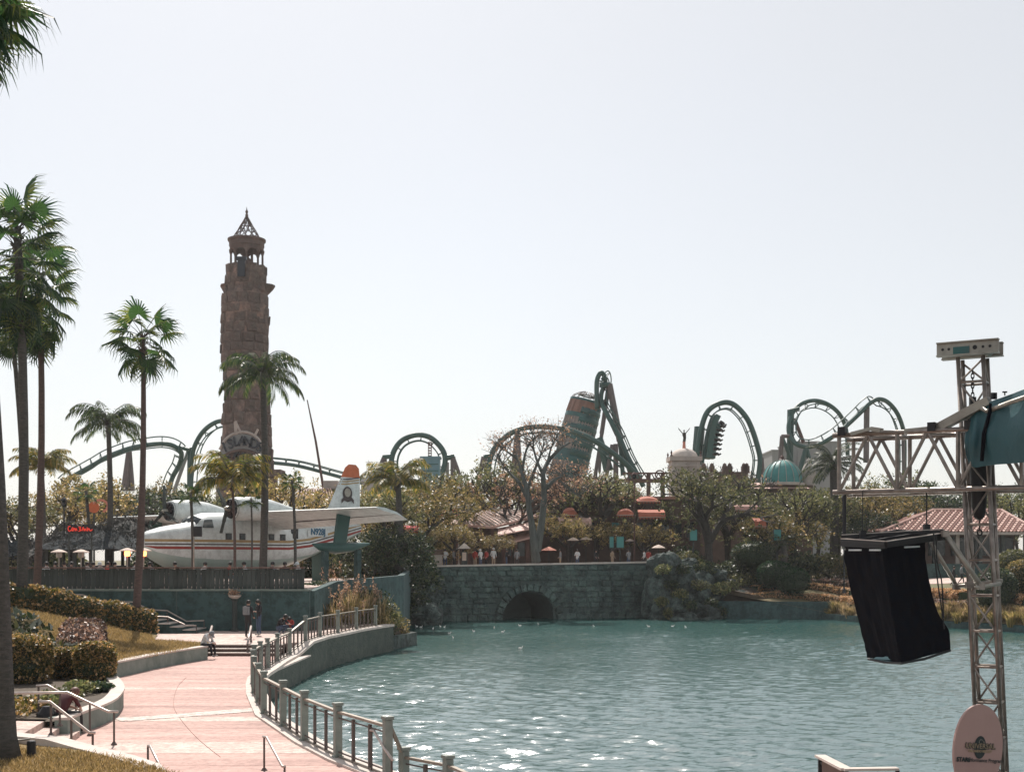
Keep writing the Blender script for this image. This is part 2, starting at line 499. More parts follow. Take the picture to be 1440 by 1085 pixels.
# ================================================================== SETTING
from mathutils.geometry import delaunay_2d_cdt
def inside(p, poly):
    x, y = p; c = False; n = len(poly); j = n - 1
    for i in range(n):
        xi, yi = poly[i]; xj, yj = poly[j]
        if (yi > y) != (yj > y) and x < (xj - xi) * (y - yi) / (yj - yi) + xi: c = not c
        j = i
    return c
def sheet(name, poly, hfn, step, m_, parent=None, jitter=0.0):
    poly = [(p[0], p[1]) for p in poly]
    dense = []
    for i in range(len(poly)):
        a, b = Vector(poly[i]), Vector(poly[(i + 1) % len(poly)])
        n = max(1, int((b - a).length / (step * 1.5)))
        for k in range(n): dense.append(a.lerp(b, k / n))
    P = list(dense); nb = len(P)
    pl = [tuple(p) for p in dense]
    xs = [p[0] for p in pl]; ys = [p[1] for p in pl]
    x = min(xs) + step / 2
    while x < max(xs):
        y = min(ys) + step / 2
        while y < max(ys):
            if inside((x, y), pl): P.append(Vector((x + rnd.uniform(-.2, .2) * step, y + rnd.uniform(-.2, .2) * step)))
            y += step
        x += step
    r = delaunay_2d_cdt(P, [], [list(range(nb))], 1, 1e-4)
    mb = MB()
    vv = [(v.x, v.y, hfn(v.x, v.y)) for v in r[0]]
    ff = []
    for f in r[2]:
        a, b, c = [Vector(vv[i]) for i in f[:3]]
        ff.append(tuple(f) if (b - a).cross(c - a).z > 0 else tuple(reversed(f)))
    mb.add(vv, ff)
    return mb.build(name, m_, parent, smooth=True)
def interp(x, tab):
    if x <= tab[0][0]: return tab[0][1]
    for (a, za), (b, zb) in zip(tab, tab[1:]):
        if x <= b: return za + (zb - za) * (x - a) / (b - a)
    return tab[-1][1]
WZ = -1.0
# ---- thin pale haze in the air
hz = bpy.data.materials.new('haze'); hz.use_nodes = True; hz.node_tree.nodes.clear()
_o = hz.node_tree.nodes.new('ShaderNodeOutputMaterial'); _v = hz.node_tree.nodes.new('ShaderNodeVolumePrincipled')
_v.inputs['Color'].default_value = (0.95, 0.95, 0.95, 1); _v.inputs['Density'].default_value = 0.00020; _v.inputs['Anisotropy'].default_value = 0.2
hz.node_tree.links.new(_v.outputs[0], _o.inputs['Volume']); M['haze'] = hz
g = MB(); g.box((0, 920, 26.0), (2900, 2000, 61.0)); stuff(g.build('haze', 'haze'))
def xy(v): return (v[0], v[1])

# base ground far below, reaching the horizon, and the park ground behind the lake
g = MB(); g.add([(-1400, -60, -3.3), (1400, -60, -3.3), (1400, 1900, -3.3), (-1400, 1900, -3.3)], [(0, 1, 2, 3)])
struct(g.build('lake_bed', 'soil'))

# ---- water: a wave-shaped surface, finer near the viewer
m = bpy.data.materials.new('water'); m.use_nodes = True; M['water'] = m
nt = m.node_tree; p = nt.nodes['Principled BSDF']
p.inputs['Base Color'].default_value = (0.020, 0.080, 0.074, 1)
p.inputs['Roughness'].default_value = 0.14
p.inputs['IOR'].default_value = 4.0
tc = nd(nt, 'ShaderNodeTexCoord'); mp = nd(nt, 'ShaderNodeMapping'); mp.inputs['Scale'].default_value = (0.7, 1.5, 1)
nt.links.new(tc.outputs['Object'], mp.inputs[0])
nz = nd(nt, 'ShaderNodeTexNoise'); nz.inputs['Scale'].default_value = 3.2; nz.inputs['Detail'].default_value = 4
nt.links.new(mp.outputs[0], nz.inputs[0])
b = nd(nt, 'ShaderNodeBump'); b.inputs['Strength'].default_value = 1.0; b.inputs['Distance'].default_value = 0.05
sx = nd(nt, 'ShaderNodeSeparateXYZ'); nt.links.new(tc.outputs['Object'], sx.inputs[0])
lee = nd(nt, 'ShaderNodeMapRange'); lee.inputs[1].default_value = 88; lee.inputs[2].default_value = 104; lee.inputs[3].default_value = 1.0; lee.inputs[4].default_value = 0.12; nt.links.new(sx.outputs[1], lee.inputs[0])
wp = nd(nt, 'ShaderNodeTexNoise'); wp.inputs['Scale'].default_value = 0.07; wp.inputs['Detail'].default_value = 3; nt.links.new(tc.outputs['Object'], wp.inputs[0])
wr = nd(nt, 'ShaderNodeMapRange'); wr.inputs[1].default_value = 0.38; wr.inputs[2].default_value = 0.58; wr.inputs[3].default_value = 0.6; wr.inputs[4].default_value = 1.0; nt.links.new(wp.outputs[0], wr.inputs[0])
wm = nd(nt, 'ShaderNodeMath', operation='MULTIPLY'); nt.links.new(lee.outputs[0], wm.inputs[0]); nt.links.new(wr.outputs[0], wm.inputs[1]); nt.links.new(wm.outputs[0], b.inputs['Strength'])
nt.links.new(nz.outputs[0], b.inputs['Height']); nt.links.new(b.outputs[0], p.inputs['Normal'])
def wave_sheet():
    rw = np.random.RandomState(12)
    nY, nX = 620, 560
    t = np.linspace(0, 1, nY)
    Yv = 14 * (123 / 14.0) ** t                       # geometric spacing
    U_ = np.linspace(-1, 1, nX)
    X0, X1 = -14 + 0 * Yv, np.minimum(130, Yv * .5 + 12)
    X = X0[:, None] + (X1 - X0)[:, None] * (U_[None, :] * .5 + .5); Y = np.repeat(Yv[:, None], nX, 1)
    Z = np.zeros_like(X)
    for k in range(64):
        lam = np.exp(rw.uniform(np.log(.26), np.log(1.5))); a_ = rw.normal() * .55 + R(78)
        amp = .0066 * lam ** .9 * rw.uniform(.5, 1.3); kx, ky = math.cos(a_) * 6.283 / lam, math.sin(a_) * 6.283 / lam; ph = rw.rand() * 6.283
        wob = .8 * np.sin(X * .13 * rw.uniform(.5, 1.5) + ph) + .8 * np.sin(Y * .09 + ph * 2)
        fade = np.clip(1.4 - (Y - Y * 0) * 0 - (np.gradient(Yv)[:, None] * 2.2 / lam - 1).clip(0, 1.4), 0, 1)
        Z += amp * np.sin(kx * X + ky * Y + ph + wob) * fade
    gust = .75 + .35 * np.sin(X * .11 + 1) * np.sin(Y * .07 + X * .03)
    V = np.stack([X, Y, WZ + Z * gust], -1).reshape(-1, 3)
    i, j = np.meshgrid(np.arange(nY - 1), np.arange(nX - 1), indexing='ij'); i, j = i.ravel(), j.ravel()
    F_ = np.stack([i * nX + j, i * nX + j + 1, (i + 1) * nX + j + 1, (i + 1) * nX + j], 1).astype(np.int32)
    me = bpy.data.meshes.new('lake_water'); me.vertices.add(len(V)); me.vertices.foreach_set('co', V.astype(np.float32).ravel())
    me.loops.add(F_.size); me.loops.foreach_set('vertex_index', F_.ravel()); me.polygons.add(len(F_))
    me.polygons.foreach_set('loop_start', np.arange(len(F_), dtype=np.int32) * 4); me.polygons.foreach_set('loop_total', np.full(len(F_), 4, dtype=np.int32))
    me.polygons.foreach_set('use_smooth', np.ones(len(F_), dtype=bool)); me.materials.append(M['water']); me.update(calc_edges=True)
    return link('lake_water', me)
struct(wave_sheet())
g = MB(); g.add([(-14, -15, WZ - .12), (130, -15, WZ - .12), (130, 122.8, WZ - .12), (-14, 122.8, WZ - .12)], [(0, 1, 2, 3)])
struct(g.build('lake_depth', mat('deep_water', (0.006, 0.05, 0.046), None, 2, 0.1)))

# ---- right bank
SH = [(12.3, 114), (15, 113.2), (18, 112), (27.3, 110.4), (28.4, 105.6), (32.7, 96.6), (36.0, 90.2), (60, 76), (90, 64), (128, 60)]
def shore_s(x, y):
    best = 1e9
    for (a, b_) in zip(SH, SH[1:]):
        a = Vector(a); b_ = Vector(b_); p_ = Vector((x, y)); d = b_ - a
        t = max(0, min(1, (p_ - a).dot(d) / d.dot(d)))
        best = min(best, (p_ - a - d * t).length)
    return best
GT = [(0, -0.45), (1.2, 0.0), (3, 0.9), (6, 1.6), (14, 2.45), (25, 3.2), (45, 3.5)]
def h_right(x, y):
    z = interp(shore_s(x, y), GT)
    if x < 27: z = max(z, 0.45)
    k = min(1, max(0, (x - 13) / 7.0))
    return z * k + 3.45 * (1 - k)
poly = [(13, 113.5)] + SH[2:] + [(140, 62), (200, 150), (200, 175), (13, 175)]
struct(sheet('garden_ground', poly, h_right, 2.2, 'turf_far'))
def h_far(x, y):
    return 3.42
g = MB()
g.prism([(-200, 100), (-12.5, 104.2), (-5.3, 107.0), (-5.3, 113.2), (6.8, 117.9), (6.8, 111.9), (12.6, 114.3), (13.2, 114.3), (13.2, 175), (-200, 175)], -3, 3.40)
g.prism([(-5.4, 106.98), (6.9, 111.95), (6.9, 118.2), (-5.4, 113.4)], 3.0, 3.404)
struct(g.build('park_ground', 'paving_pale'))
g = MB(); g.add([(-1400, 174.5, 3.43), (1400, 174.5, 3.43), (1400, 1900, 3.43), (-1400, 1900, 3.43)], [(0, 1, 2, 3)])
g.add([(-1400, 60, 3.41), (-199.5, 60, 3.41), (-199.5, 176, 3.41), (-1400, 176, 3.41)], [(0, 1, 2, 3)])
g.add([(199.5, 60, 3.41), (1400, 60, 3.41), (1400, 176, 3.41), (199.5, 176, 3.41)], [(0, 1, 2, 3)])
struct(g.build('far_ground', 'turf_far'))

# garden path on the right bank
def hr2(x, y): return h_right(x, y) + 0.03
pp = [(30, 124), (33, 117), (40, 108), (48, 101), (60, 95), (62, 99), (50, 106), (42, 113), (37, 121), (34, 128)]
struct(sheet('garden_path', pp, hr2, 1.2, 'paving_pale'))
# low concrete wall and kerb
g = MB(); g.ribbon([(17.6, 112.3), (27.3, 110.6), (27.7, 111.2)], 0.35, -3, 0.50)
o = g.build('low_wall', 'wall_concrete'); tag(o, 'long low grey concrete wall along the water below the orange hedges', 'wall')
g = MB(); g.ribbon([(26.9, 110.6), (28.3, 105.8), (32.7, 96.8), (36.0, 90.4), (60, 76.2), (90, 64.2)], 0.4, -3, -0.5)
struct(g.build('lake_kerb', 'wall_concrete'))

# ---- walkway, steps, walls on the left
def zpts(lst, z): return [onz(a, b_, z) for a, b_ in lst]
ret_base = zpts([(157, 953), (180, 948), (210, 941), (245, 934), (287, 927)], 0)
RPX = [(545, 1094), (475, 1067), (428, 1043), (398, 1023), (371, 1005), (363, 989), (357, 976), (355.5, 963), (357.5, 953), (366, 946), (376, 940), (390, 930.5), (407.5, 921)]
rail_lo = zpts(RPX, 0)
rail_hi = zpts([(429.5, 902), (450, 895.5), (475, 890.5), (501, 885), (528, 880.5)], 0.45)
steps_l = onz(293, 922, 0); steps_r = onz(357, 922, 0)
planter_base = zpts([(163, 960), (165, 972), (161, 988), (151, 1007), (124, 1020)], 0)
stair_near = zpts([(545, 1096), (430, 1102), (320, 1100), (212, 1082)], 0)
kerb_in = [onz(a, b_, 0.35) for a, b_ in [(215, 1072), (180, 1061), (130, 1049), (80, 1042), (20, 1036), (-120, 1026)]]
walk = [xy(p_) for p_ in planter_base[::-1] + ret_base] + [xy(steps_l), xy(steps_r), (steps_r.x + .6, steps_r.y)] \
    + [xy(p_) for p_ in rail_lo[::-1][0:]] + [xy(p_) for p_ in stair_near[1:]] + [xy(kerb_in[1]), xy(kerb_in[2]), (kerb_in[2].x - 1.5, kerb_in[2].y + .1), (kerb_in[2].x - 1.9, 30.5)]
def clipY(poly, y, keep_above):
    out = []
    n = len(poly)
    for i in range(n):
        a, b_ = poly[i], poly[(i + 1) % n]
        ia = (a[1] >= y) == keep_above; ib = (b_[1] >= y) == keep_above
        if ia: out.append(a)
        if ia != ib:
            t = (y - a[1]) / (b_[1] - a[1]); out.append((a[0] + t * (b_[0] - a[0]), y))
    return out
wroot = thing('walkway', None, None); struct(wroot); del_keys = [k for k in ('label', 'category') if k in wroot.keys()]
ybands = [20, 25.6, 27.2, 28.9, 31.2, 32.6, 33.6, 36.0, 38.4, 40.6, 41.3, 44.2, 48, 52, 56.5]
for i, (ya, yb) in enumerate(zip(ybands, ybands[1:])):
    pl = clipY(clipY(walk, ya, True), yb, False)
    if len(pl) < 3: continue
    a = Vector((0, 0)); g = MB()
    pl2 = [(x, min(max(y, ya + .012), yb - .012)) for x, y in pl]
    # drop repeated points
    q = []
    for t in pl2:
        if not q or (abs(t[0] - q[-1][0]) + abs(t[1] - q[-1][1])) > 1e-3: q.append(t)
    g.prism(q, -0.2, 0.0)
    pale = (ya in (32.6, 40.6, 27.2))
    g.build('paving_slab', 'paving_pale' if pale else 'paving', wroot)
g = MB(); g.prism(walk, -1.6, -0.02); g.build('sub_base', 'mortar', wroot)
# round joint of the paving pattern (a thin inlay arc)
g = MB()
arc = [onz(a, b_, 0.0) for a, b_ in [(262, 952), (252, 962), (246, 975), (244, 990), (247, 1000), (258, 1016), (275, 1035), (292, 1050), (310, 1064)]]
arc = catmull(arc, 4)
g.tube([p_ + Vector((0, 0, 0.004)) for p_ in arc], 0.007, 4); g.build('joint_line', 'tile', wroot)
# wet gravel streak strip
g = MB()
gs = [onz(a, b_, 0.0) for a, b_ in [(165, 1012), (250, 1006), (366, 997)]]
g.ribbon(gs, 0.75, -0.05, 0.012); g.build('gravel_strip', mat('gravel_pale', (0.85, 0.78, 0.72), (0.30, 0.22, 0.18), 7, 0.8, 0.6, lo=0.42, hi=0.58, stretch=(0.4, 2, 1)), wroot)

# steps up to the platform
sroot = thing('walk_steps', None, None); struct(sroot)
x0, x1, ys = steps_l.x - .1, steps_r.x + 1.1, steps_l.y
for k in range(3):
    g = MB(); g.prism([(x0, ys + .42 * k), (x1, ys + .42 * k), (x1, ys + 3), (x0, ys + 3)], -0.3, 0.15 * (k + 1) - 0.03)
    g.build('riser', 'wall_brown', sroot)
    g = MB(); g.prism([(x0, ys + .42 * k - .04), (x1, ys + .42 * k - .04), (x1, ys + .42 * (k + 1)), (x0, ys + .42 * (k + 1))], 0.15 * (k + 1) - 0.045, 0.15 * (k + 1))
    g.build('tread', 'kerb', sroot)
plat = [(x0 - 3.2, 57.2), (x0, ys + 1.26), (x1 - .3, ys + 1.26)] + [xy(p_) for p_ in rail_hi] + [(-8.2, 72), (-9.8, 74), (-10.7, 66.3), (-24, 66.3), (-24, 64), (-17, 61.5)]
proot = thing('platform', None, None); struct(proot)
for i in range(7):
    pl = clipY(clipY(plat, 54 + i * 3, True), 54 + (i + 1) * 3 - .02, False)
    if len(pl) > 2:
        g = MB(); g.prism(pl, 0.1, 0.45); g.build('paving_slab', 'paving_pale', proot)

# sea wall under the railing
swp = [(p_.x + .1, p_.y - .1) for p_ in rail_lo] + [(p_.x + .12, p_.y - .12) for p_ in rail_hi] + [(-6.9, 72.0)]
swz = [0.05] * len(rail_lo) + [0.5] * (len(rail_hi) + 1)
swp = [(swp[0][0] + 1.8, swp[0][1] - 2.2)] + swp; swz = [-.6] + swz
g = MB(); g.ribbon(swp, 0.5, -3, [z - .12 for z in swz])
o = g.build('sea_wall', 'seawall'); tag(o, 'curving concrete sea wall beneath the railed promenade', 'wall')
g = MB(); g.ribbon(swp, 0.62, [z - .118 for z in swz], swz); g.build('coping', 'kerb', o)
# infill ground under the platform and the hill
g = MB(); g.prism([(-45, 20), (-11.5, 36), (-12.5, 47), (-10, 56), (-9, 66), (-8.2, 71), (-9, 75), (-12, 104), (-199, 104), (-199, 20)], -3, -0.35)
struct(g.build('bank_fill', 'soil'))

# retaining wall (sits at the grass edge)
rw = [xy(p_) for p_ in ret_base]
rw2 = []
for i, p_ in enumerate(rw):
    rw2.append((p_[0] - .05, p_[1] + .17))
g = MB(); g.ribbon(rw2, 0.34, -0.3, 0.50)
rwo = g.build('retaining_wall', 'concrete'); tag(rwo, 'low curving concrete retaining wall between the sloping lawn and the pink walkway', 'wall')
g = MB(); g.ribbon(rw2, 0.40, 0.503, 0.56); g.build('coping', 'kerb', rwo)
# planter wall
rimpx = [(157, 951), (163, 958), (166, 967), (158.5, 978), (148, 985), (133, 991.5), (113, 998), (98, 1004), (86, 1009)]
rim = [onz(a, b_, 0.5) for a, b_ in rimpx]
rim = catmull(rim, 3)
g = MB(); g.ribbon([xy(p_) for p_ in rim], 0.30, -0.3, 0.45)
pw = g.build('planter_wall', 'concrete'); tag(pw, 'rounded concrete planter wall in front of the clipped hedges', 'planter')
g = MB(); g.ribbon([xy(p_) for p_ in rim], 0.36, 0.452, 0.51); g.build('coping', 'kerb', pw)
rimx = [xy(p_) for p_ in rim]
soil = [(p_[0] - .1, p_[1]) for p_ in rimx] + [(-13.2, 29.6), (-24, 30), (-24, 44), (-13.9, 44.0)]
struct(sheet('planter_soil', soil, lambda x, y: 0.42, 1.0, 'soil'))

def h_left(x, y):
    z = -.58 - .248 * x - .052 * y
    e = max(0.0, z - 0.5)
    z = 0.5 + (e if e > .6 else e * e / 0.6 * 0.5 + e * .5)
    return min(z, 2.5) + 0.03 * math.sin(x * 1.7) * math.sin(y * .9)
lawn = [rw2[0]] + rw2[1:] + [(x0 - .1, ys + .3), (x0 - .15, ys + 1.3), (x0 - 3.0, 57.5), (-17.2, 62.0), (-19.2, 64.2), (-45, 66), (-60, 66), (-60, 30), (-22, 38), (-14.2, 43.2)]
struct(sheet('lawn', lawn, h_left, 0.8, 'turf'))
# foreground kerb and turf with landing
g = MB(); g.prism([(-28, 27.2), (-9.2, 25.9), (-8.9, 30.4), (-28, 31.5)], -.5, -.012); struct(g.build('landing_base', 'paving_pale'))
landing = [(-28, 27.0), (kerb_in[4].x, kerb_in[4].y), (kerb_in[2].x - 1.75, kerb_in[2].y + .15), (kerb_in[2].x - 2.3, 29.6), (-28, 31.0)]
g = MB(); g.prism(landing, -0.3, 0.42); struct(g.build('stair_landing', 'paving_pale'))
l0 = Vector((kerb_in[2].x - 1.75, kerb_in[2].y + .15)); l1 = Vector((kerb_in[2].x - 2.3, 29.6)); dn = Vector((1, .15)).normalized()
lsr = thing('landing_steps', None, None); struct(lsr)
for k in range(2):
    a, b_ = l0 + dn * .36 * k, l1 + dn * .36 * k
    g = MB(); g.prism([tuple(a), tuple(b_), tuple(b_ + dn * .36), tuple(a + dn * .36)], -0.2, 0.28 - .14 * k); g.build('step', 'paving_pale', lsr)
kp = [xy(p_) for p_ in kerb_in]
g = MB(); g.ribbon([(p_[0] - .02, p_[1] - .16) for p_ in [(kp[0][0] + 1.0, kp[0][1] - 1.6)] + kp], 0.42, -0.7, [-.05, .34, .35, .35, .45, .45, .45])
struct(g.build('lawn_kerb', 'kerb'))
fl = [(kp[0][0] + 1.0, kp[0][1] - 1.8)] + [(p_[0], p_[1] - .25) for p_ in kp] + [(-30, 20), (-30, 6), (-4, 6)]
def h_fl(x, y): return 0.31 + 0.02 * math.sin(x * 2) * math.sin(y * 1.3) - max(0, 21.0 - y) * .08
struct(sheet('front_lawn', fl, h_fl, 0.6, 'turf'))
# stair down towards the viewer and lower deck
a, b_ = xy(stair_near[-1]), xy(stair_near[0])
sn = thing('lower_steps', None, None); struct(sn)
for k in range(4):
    g = MB(); dy = .36 * k
    g.prism([(a[0] - .3, a[1] - dy), (b_[0] + .1, b_[1] - dy), (b_[0] + .1, b_[1] - dy - .36), (a[0] - .3, a[1] - dy - .36)], -.8, -.15 * (k + 1)); g.build('step', 'paving_pale', sn)
g = MB(); g.prism([(a[0] + .3, a[1] - 1.3), (b_[0] + .1, b_[1] - 1.42), (4.2, 19.5), (4.2, 6), (-4, 6)], -3, -.6); struct(g.build('lower_deck', 'paving'))

# ---- arched bridge wall of stones
A, B = Vector((-12.2, 104.0)), Vector((12.4, 113.6))
U = (B - A).normalized(); Nn = Vector((U.y, -U.x)); LW = (B - A).length
def wtop(u): return 3.42 + 0.42 * u / LW
def W(u, z, d=0.0): p_ = A + U * u + Nn * d; return Vector((p_.x, p_.y, z))
ca = at(750, 868, 108.5); uc = (Vector((ca.x, ca.y)) - A).dot(U)
ra = 2.45
broot = thing('bridge_wall', 'long stone bridge wall with a dark round arch at the water', 'bridge', (A.x, A.y, -1))
# backing: front face built as columns so the arch is open
g = MB()
n = 60; us = sorted(set([LW * i / n for i in range(n + 1)] + [uc - ra + 2 * ra * i / 16 for i in range(17)]))
def archz(u):
    t = (u - uc) / ra
    return -1.3 + (0.25 + ra * math.sqrt(max(0, 1 - t * t)) if abs(t) < 1 else -1.7)
for ua, ub in zip(us, us[1:]):
    if ub - ua < 1e-5: continue
    um = (ua + ub) / 2
    za, zb = (archz(ua), archz(ub)) if abs(um - uc) < ra else (-3, -3)
    g.add([W(ua, za, 0), W(ub, zb, 0), W(ub, wtop(ub), 0), W(ua, wtop(ua), 0)], [(0, 1, 2, 3)])
    if abs(um - uc) < ra:
        g.add([W(ua, za, 0), W(ub, zb, 0), W(ub, zb, -5), W(ua, za, -5)], [(3, 2, 1, 0)])
g.add([W(uc - ra - .5, -3, -5), W(uc + ra + .5, -3, -5), W(uc + ra + .5, 2, -5), W(uc - ra - .5, 2, -5)], [(0, 1, 2, 3)])
g.build('backing', 'mortar', broot)
def stone_mesh(seed):
    r_ = random.Random(seed); b_ = MB()
    j = lambda s_: r_.uniform(-s_, s_)
    v = [(-.5 + j(.05), -.0, -.5 + j(.06)), (.5 + j(.05), 0, -.5 + j(.06)), (.5 + j(.05), 0, .5 + j(.06)), (-.5 + j(.05), 0, .5 + j(.06))]
    v += [(x * .82 + j(.04), -1 + j(.3), z * .78 + j(.05)) for x, y, z in v]
    b_.add(v, [(4, 5, 6, 7), (0, 1, 5, 4), (1, 2, 6, 5), (2, 3, 7, 6), (3, 0, 4, 7)])
    return b_.mesh('stone', 'stone')
SM = [stone_mesh(i) for i in range(7)]
wang = math.atan2(U.y, U.x)
nst = 0
z = -1.05
rows = []
while z < 3.45:
    hgt = rnd.uniform(.40, .58); rows.append((z, min(hgt, 9))); z += hgt
for zi, (z, hgt) in enumerate(rows):
    u = 3.2 - rnd.random() * .5
    while u < LW:
        wd = rnd.uniform(.55, 1.5)
        um, zm = u + wd / 2, z + hgt / 2
        top = wtop(um) - .05
        hh = hgt
        if z + hh > top - .12: hh = top - z
        if hh > .12 and um < LW + .2:
            rr = math.hypot(um - uc, zm + 1.05)
            if rr > ra + .72 + .1:
                p_ = W(um, z + hh / 2, 0.0)
                o = link('stone', rnd.choice(SM), broot, p_ - broot.location, (rnd.uniform(-.02, .02), rnd.uniform(-.03, .03), wang), (wd * .97, rnd.uniform(.05, .15), hh * .97))
                nst += 1
        u += wd
for k in range(15):
    a_ = math.pi * (k + .5) / 15
    rr = ra + .38
    p_ = W(uc + rr * math.cos(a_), -1.05 + rr * math.sin(a_), .02)
    rt = Matrix.Rotation(wang, 4, 'Z') @ Matrix.Rotation(-(a_ - math.pi / 2), 4, 'Y')
    o = link('arch_stone', SM[k % 7], broot, p_ - broot.location, rt.to_euler(), (2 * math.pi * rr / 30 * .95, .24, .72))
g = MB()
nseg = 22
cm = MB(); cm.box((0, 0, 0), (LW / nseg * .985, .55, .14)); cme = cm.mesh('coping_stone', 'kerb')
for k in range(nseg):
    um = LW * (k + .5) / nseg
    p_ = W(um, wtop(um) + .07, -.12)
    link('coping_stone', cme, broot, p_ - broot.location, (0, -0.016, wang + rnd.uniform(-.01, .01)))
# ---- terrace: concrete wall, timber screen
troot = thing('terrace', None, None); struct(troot)
g = MB(); g.prism([(-60, 66.4), (-10.6, 66.4), (-10.2, 72), (-7.4, 84), (-8.5, 104.4), (-60, 104.4)], -1, 2.66); g.build('terrace_floor', 'paving_pale', troot)
g = MB(); g.prism([(-60, 66.0), (-10.45, 66.0), (-10.45, 66.4), (-60, 66.4)], -1, 2.50)
tw = g.build('terrace_wall', 'wall_concrete'); tag(tw, 'tall teal-grey concrete terrace wall behind the two standing people', 'wall')
for k in range(11):
    g = MB(); g.box((-12.9 - k * 4.4, 65.99, 1.2), (.05, .03, 2.6)); g.build('joint', 'mortar', tw)
g = MB(); g.prism([(-60, 65.95), (-10.4, 65.95), (-10.4, 66.45), (-60, 66.45)], 2.503, 2.60); g.build('coping', 'concrete', tw)
g = MB(); g.ribbon([(-10.45, 66.45), (-10.0, 72), (-7.3, 84), (-8.2, 101)], 0.4, -1.2, [2.5, 2.9, 3.1, 3.3])
o = g.build('side_wall', 'wall_concrete'); tag(o, 'sloping side wall of the terrace behind the tall reeds', 'wall')

# ================================================================== VEGETATION PROTOTYPES
def fan_frond_mesh(seed, leafm='leaf_palm'):
    r_ = random.Random(seed); b_ = MB()
    pl = 1.0; K = 24; span = R(125)
    # petiole with gentle sag
    pts = [(0, 0, 0), (pl * .5, 0, .05), (pl, 0, 0.0)]
    b_.tube(pts, [.022, .016, .012], 3, mi=1, cap=False)
    cx = pl; sag = r_.uniform(.25, .5)
    fold = r_.uniform(.25, .55)
    def P(a, rad, dz=0.0):
        x = rad * math.cos(a); y = rad * math.sin(a)
        z = -fold * abs(y) * .7 - sag * max(0, x) ** 2 * .5 + dz
        return (cx + x, y * (1 - fold * .25), z)
    inner = [P(-span + 2 * span * i / K, .38, .025 * (-1) ** i) for i in range(K + 1)]
    base = len(b_.v)
    vs_ = [(cx, 0, 0)] + inner
    fs_ = [(0, i + 1, i + 2) for i in range(K)]
    b_.add(vs_, fs_)
    for i in range(K):
        a = -span + 2 * span * (i + .5) / K
        L = (.98 - .22 * abs(a) / span) * r_.uniform(.85, 1.1)
        m1 = P(a - .5 * span / K * .9, .50); m2 = P(a + .5 * span / K * .9, .50)
        q1 = P(a - .028, L * .78, -.03 - r_.uniform(0, .06)); q2 = P(a + .028, L * .78, -.03)
        t = P(a + r_.uniform(-.05, .05), L * .95, -.16 - r_.uniform(0, .22))
        b_.add([inner[i], inner[i + 1], q2, q1, t], [(0, 1, 2, 3), (3, 2, 4)])
    return b_.mesh('frond', [leafm, 'bark_palm'])
def feather_frond_mesh(seed, L=2.9, up=0.9, droop=1.9, leafm='leaf_queen', ll=.62, K=34, hang=.75):
    r_ = random.Random(seed); b_ = MB()
    pts = [Vector((0, 0, 0))]; a = up; n = 12
    for i in range(n):
        pts.append(pts[-1] + Vector((math.cos(a), 0, math.sin(a))) * L / n); a -= droop / n * (0.6 + .8 * i / n)
    b_.tube(pts, [.035 * (1 - i / n) + .006 for i in range(n + 1)], 3, mi=1, cap=False)
    for i in range(K):
        t = .12 + .88 * (i + r_.random() * .5) / K
        k = min(n - 1, int(t * n)); f = t * n - k
        p_ = pts[k].lerp(pts[k + 1], f); d = (pts[k + 1] - pts[k]).normalized()
        l = ll * (math.sin(math.pi * (.15 + .8 * t)) * .8 + .35) * r_.uniform(.75, 1.1)
        for sgn in (-1, 1):
            out = Vector((0, sgn, 0)) * (1 - hang * .6) + d * .55 + Vector((0, 0, -hang * r_.uniform(.5, 1.3)))
            out.normalize(); w = d.cross(out).normalized().cross(out) * .028
            mid = p_ + out * l * .5 + Vector((0, 0, .03))
            b_.add([p_, mid + w, p_ + out * l + Vector((0, 0, -l * .22)), mid - w], [(0, 1, 2, 3)])
    return b_.mesh('frond', [leafm, 'bark_palm'])
FAN = [fan_frond_mesh(i) for i in range(4)]
QUE = [feather_frond_mesh(10 + i, up=u, droop=d_) for i, (u, d_) in enumerate([(1.2, 2.3), (.9, 2.2), (.5, 2.1), (.1, 1.6)])]
YEL = [feather_frond_mesh(20 + i, L=2.2, up=u, droop=d_, leafm='leaf_yellow', ll=.6, hang=.5) for i, (u, d_) in enumerate([(1.2, 1.8), (.9, 1.9), (.5, 1.8)])]
DATE = [feather_frond_mesh(30 + i, L=3.4, up=u, droop=d_, leafm='leaf_dark', ll=.5, hang=.35, K=44) for i, (u, d_) in enumerate([(1.2, 1.7), (.8, 1.9), (.4, 1.7), (0.0, 1.4)])]

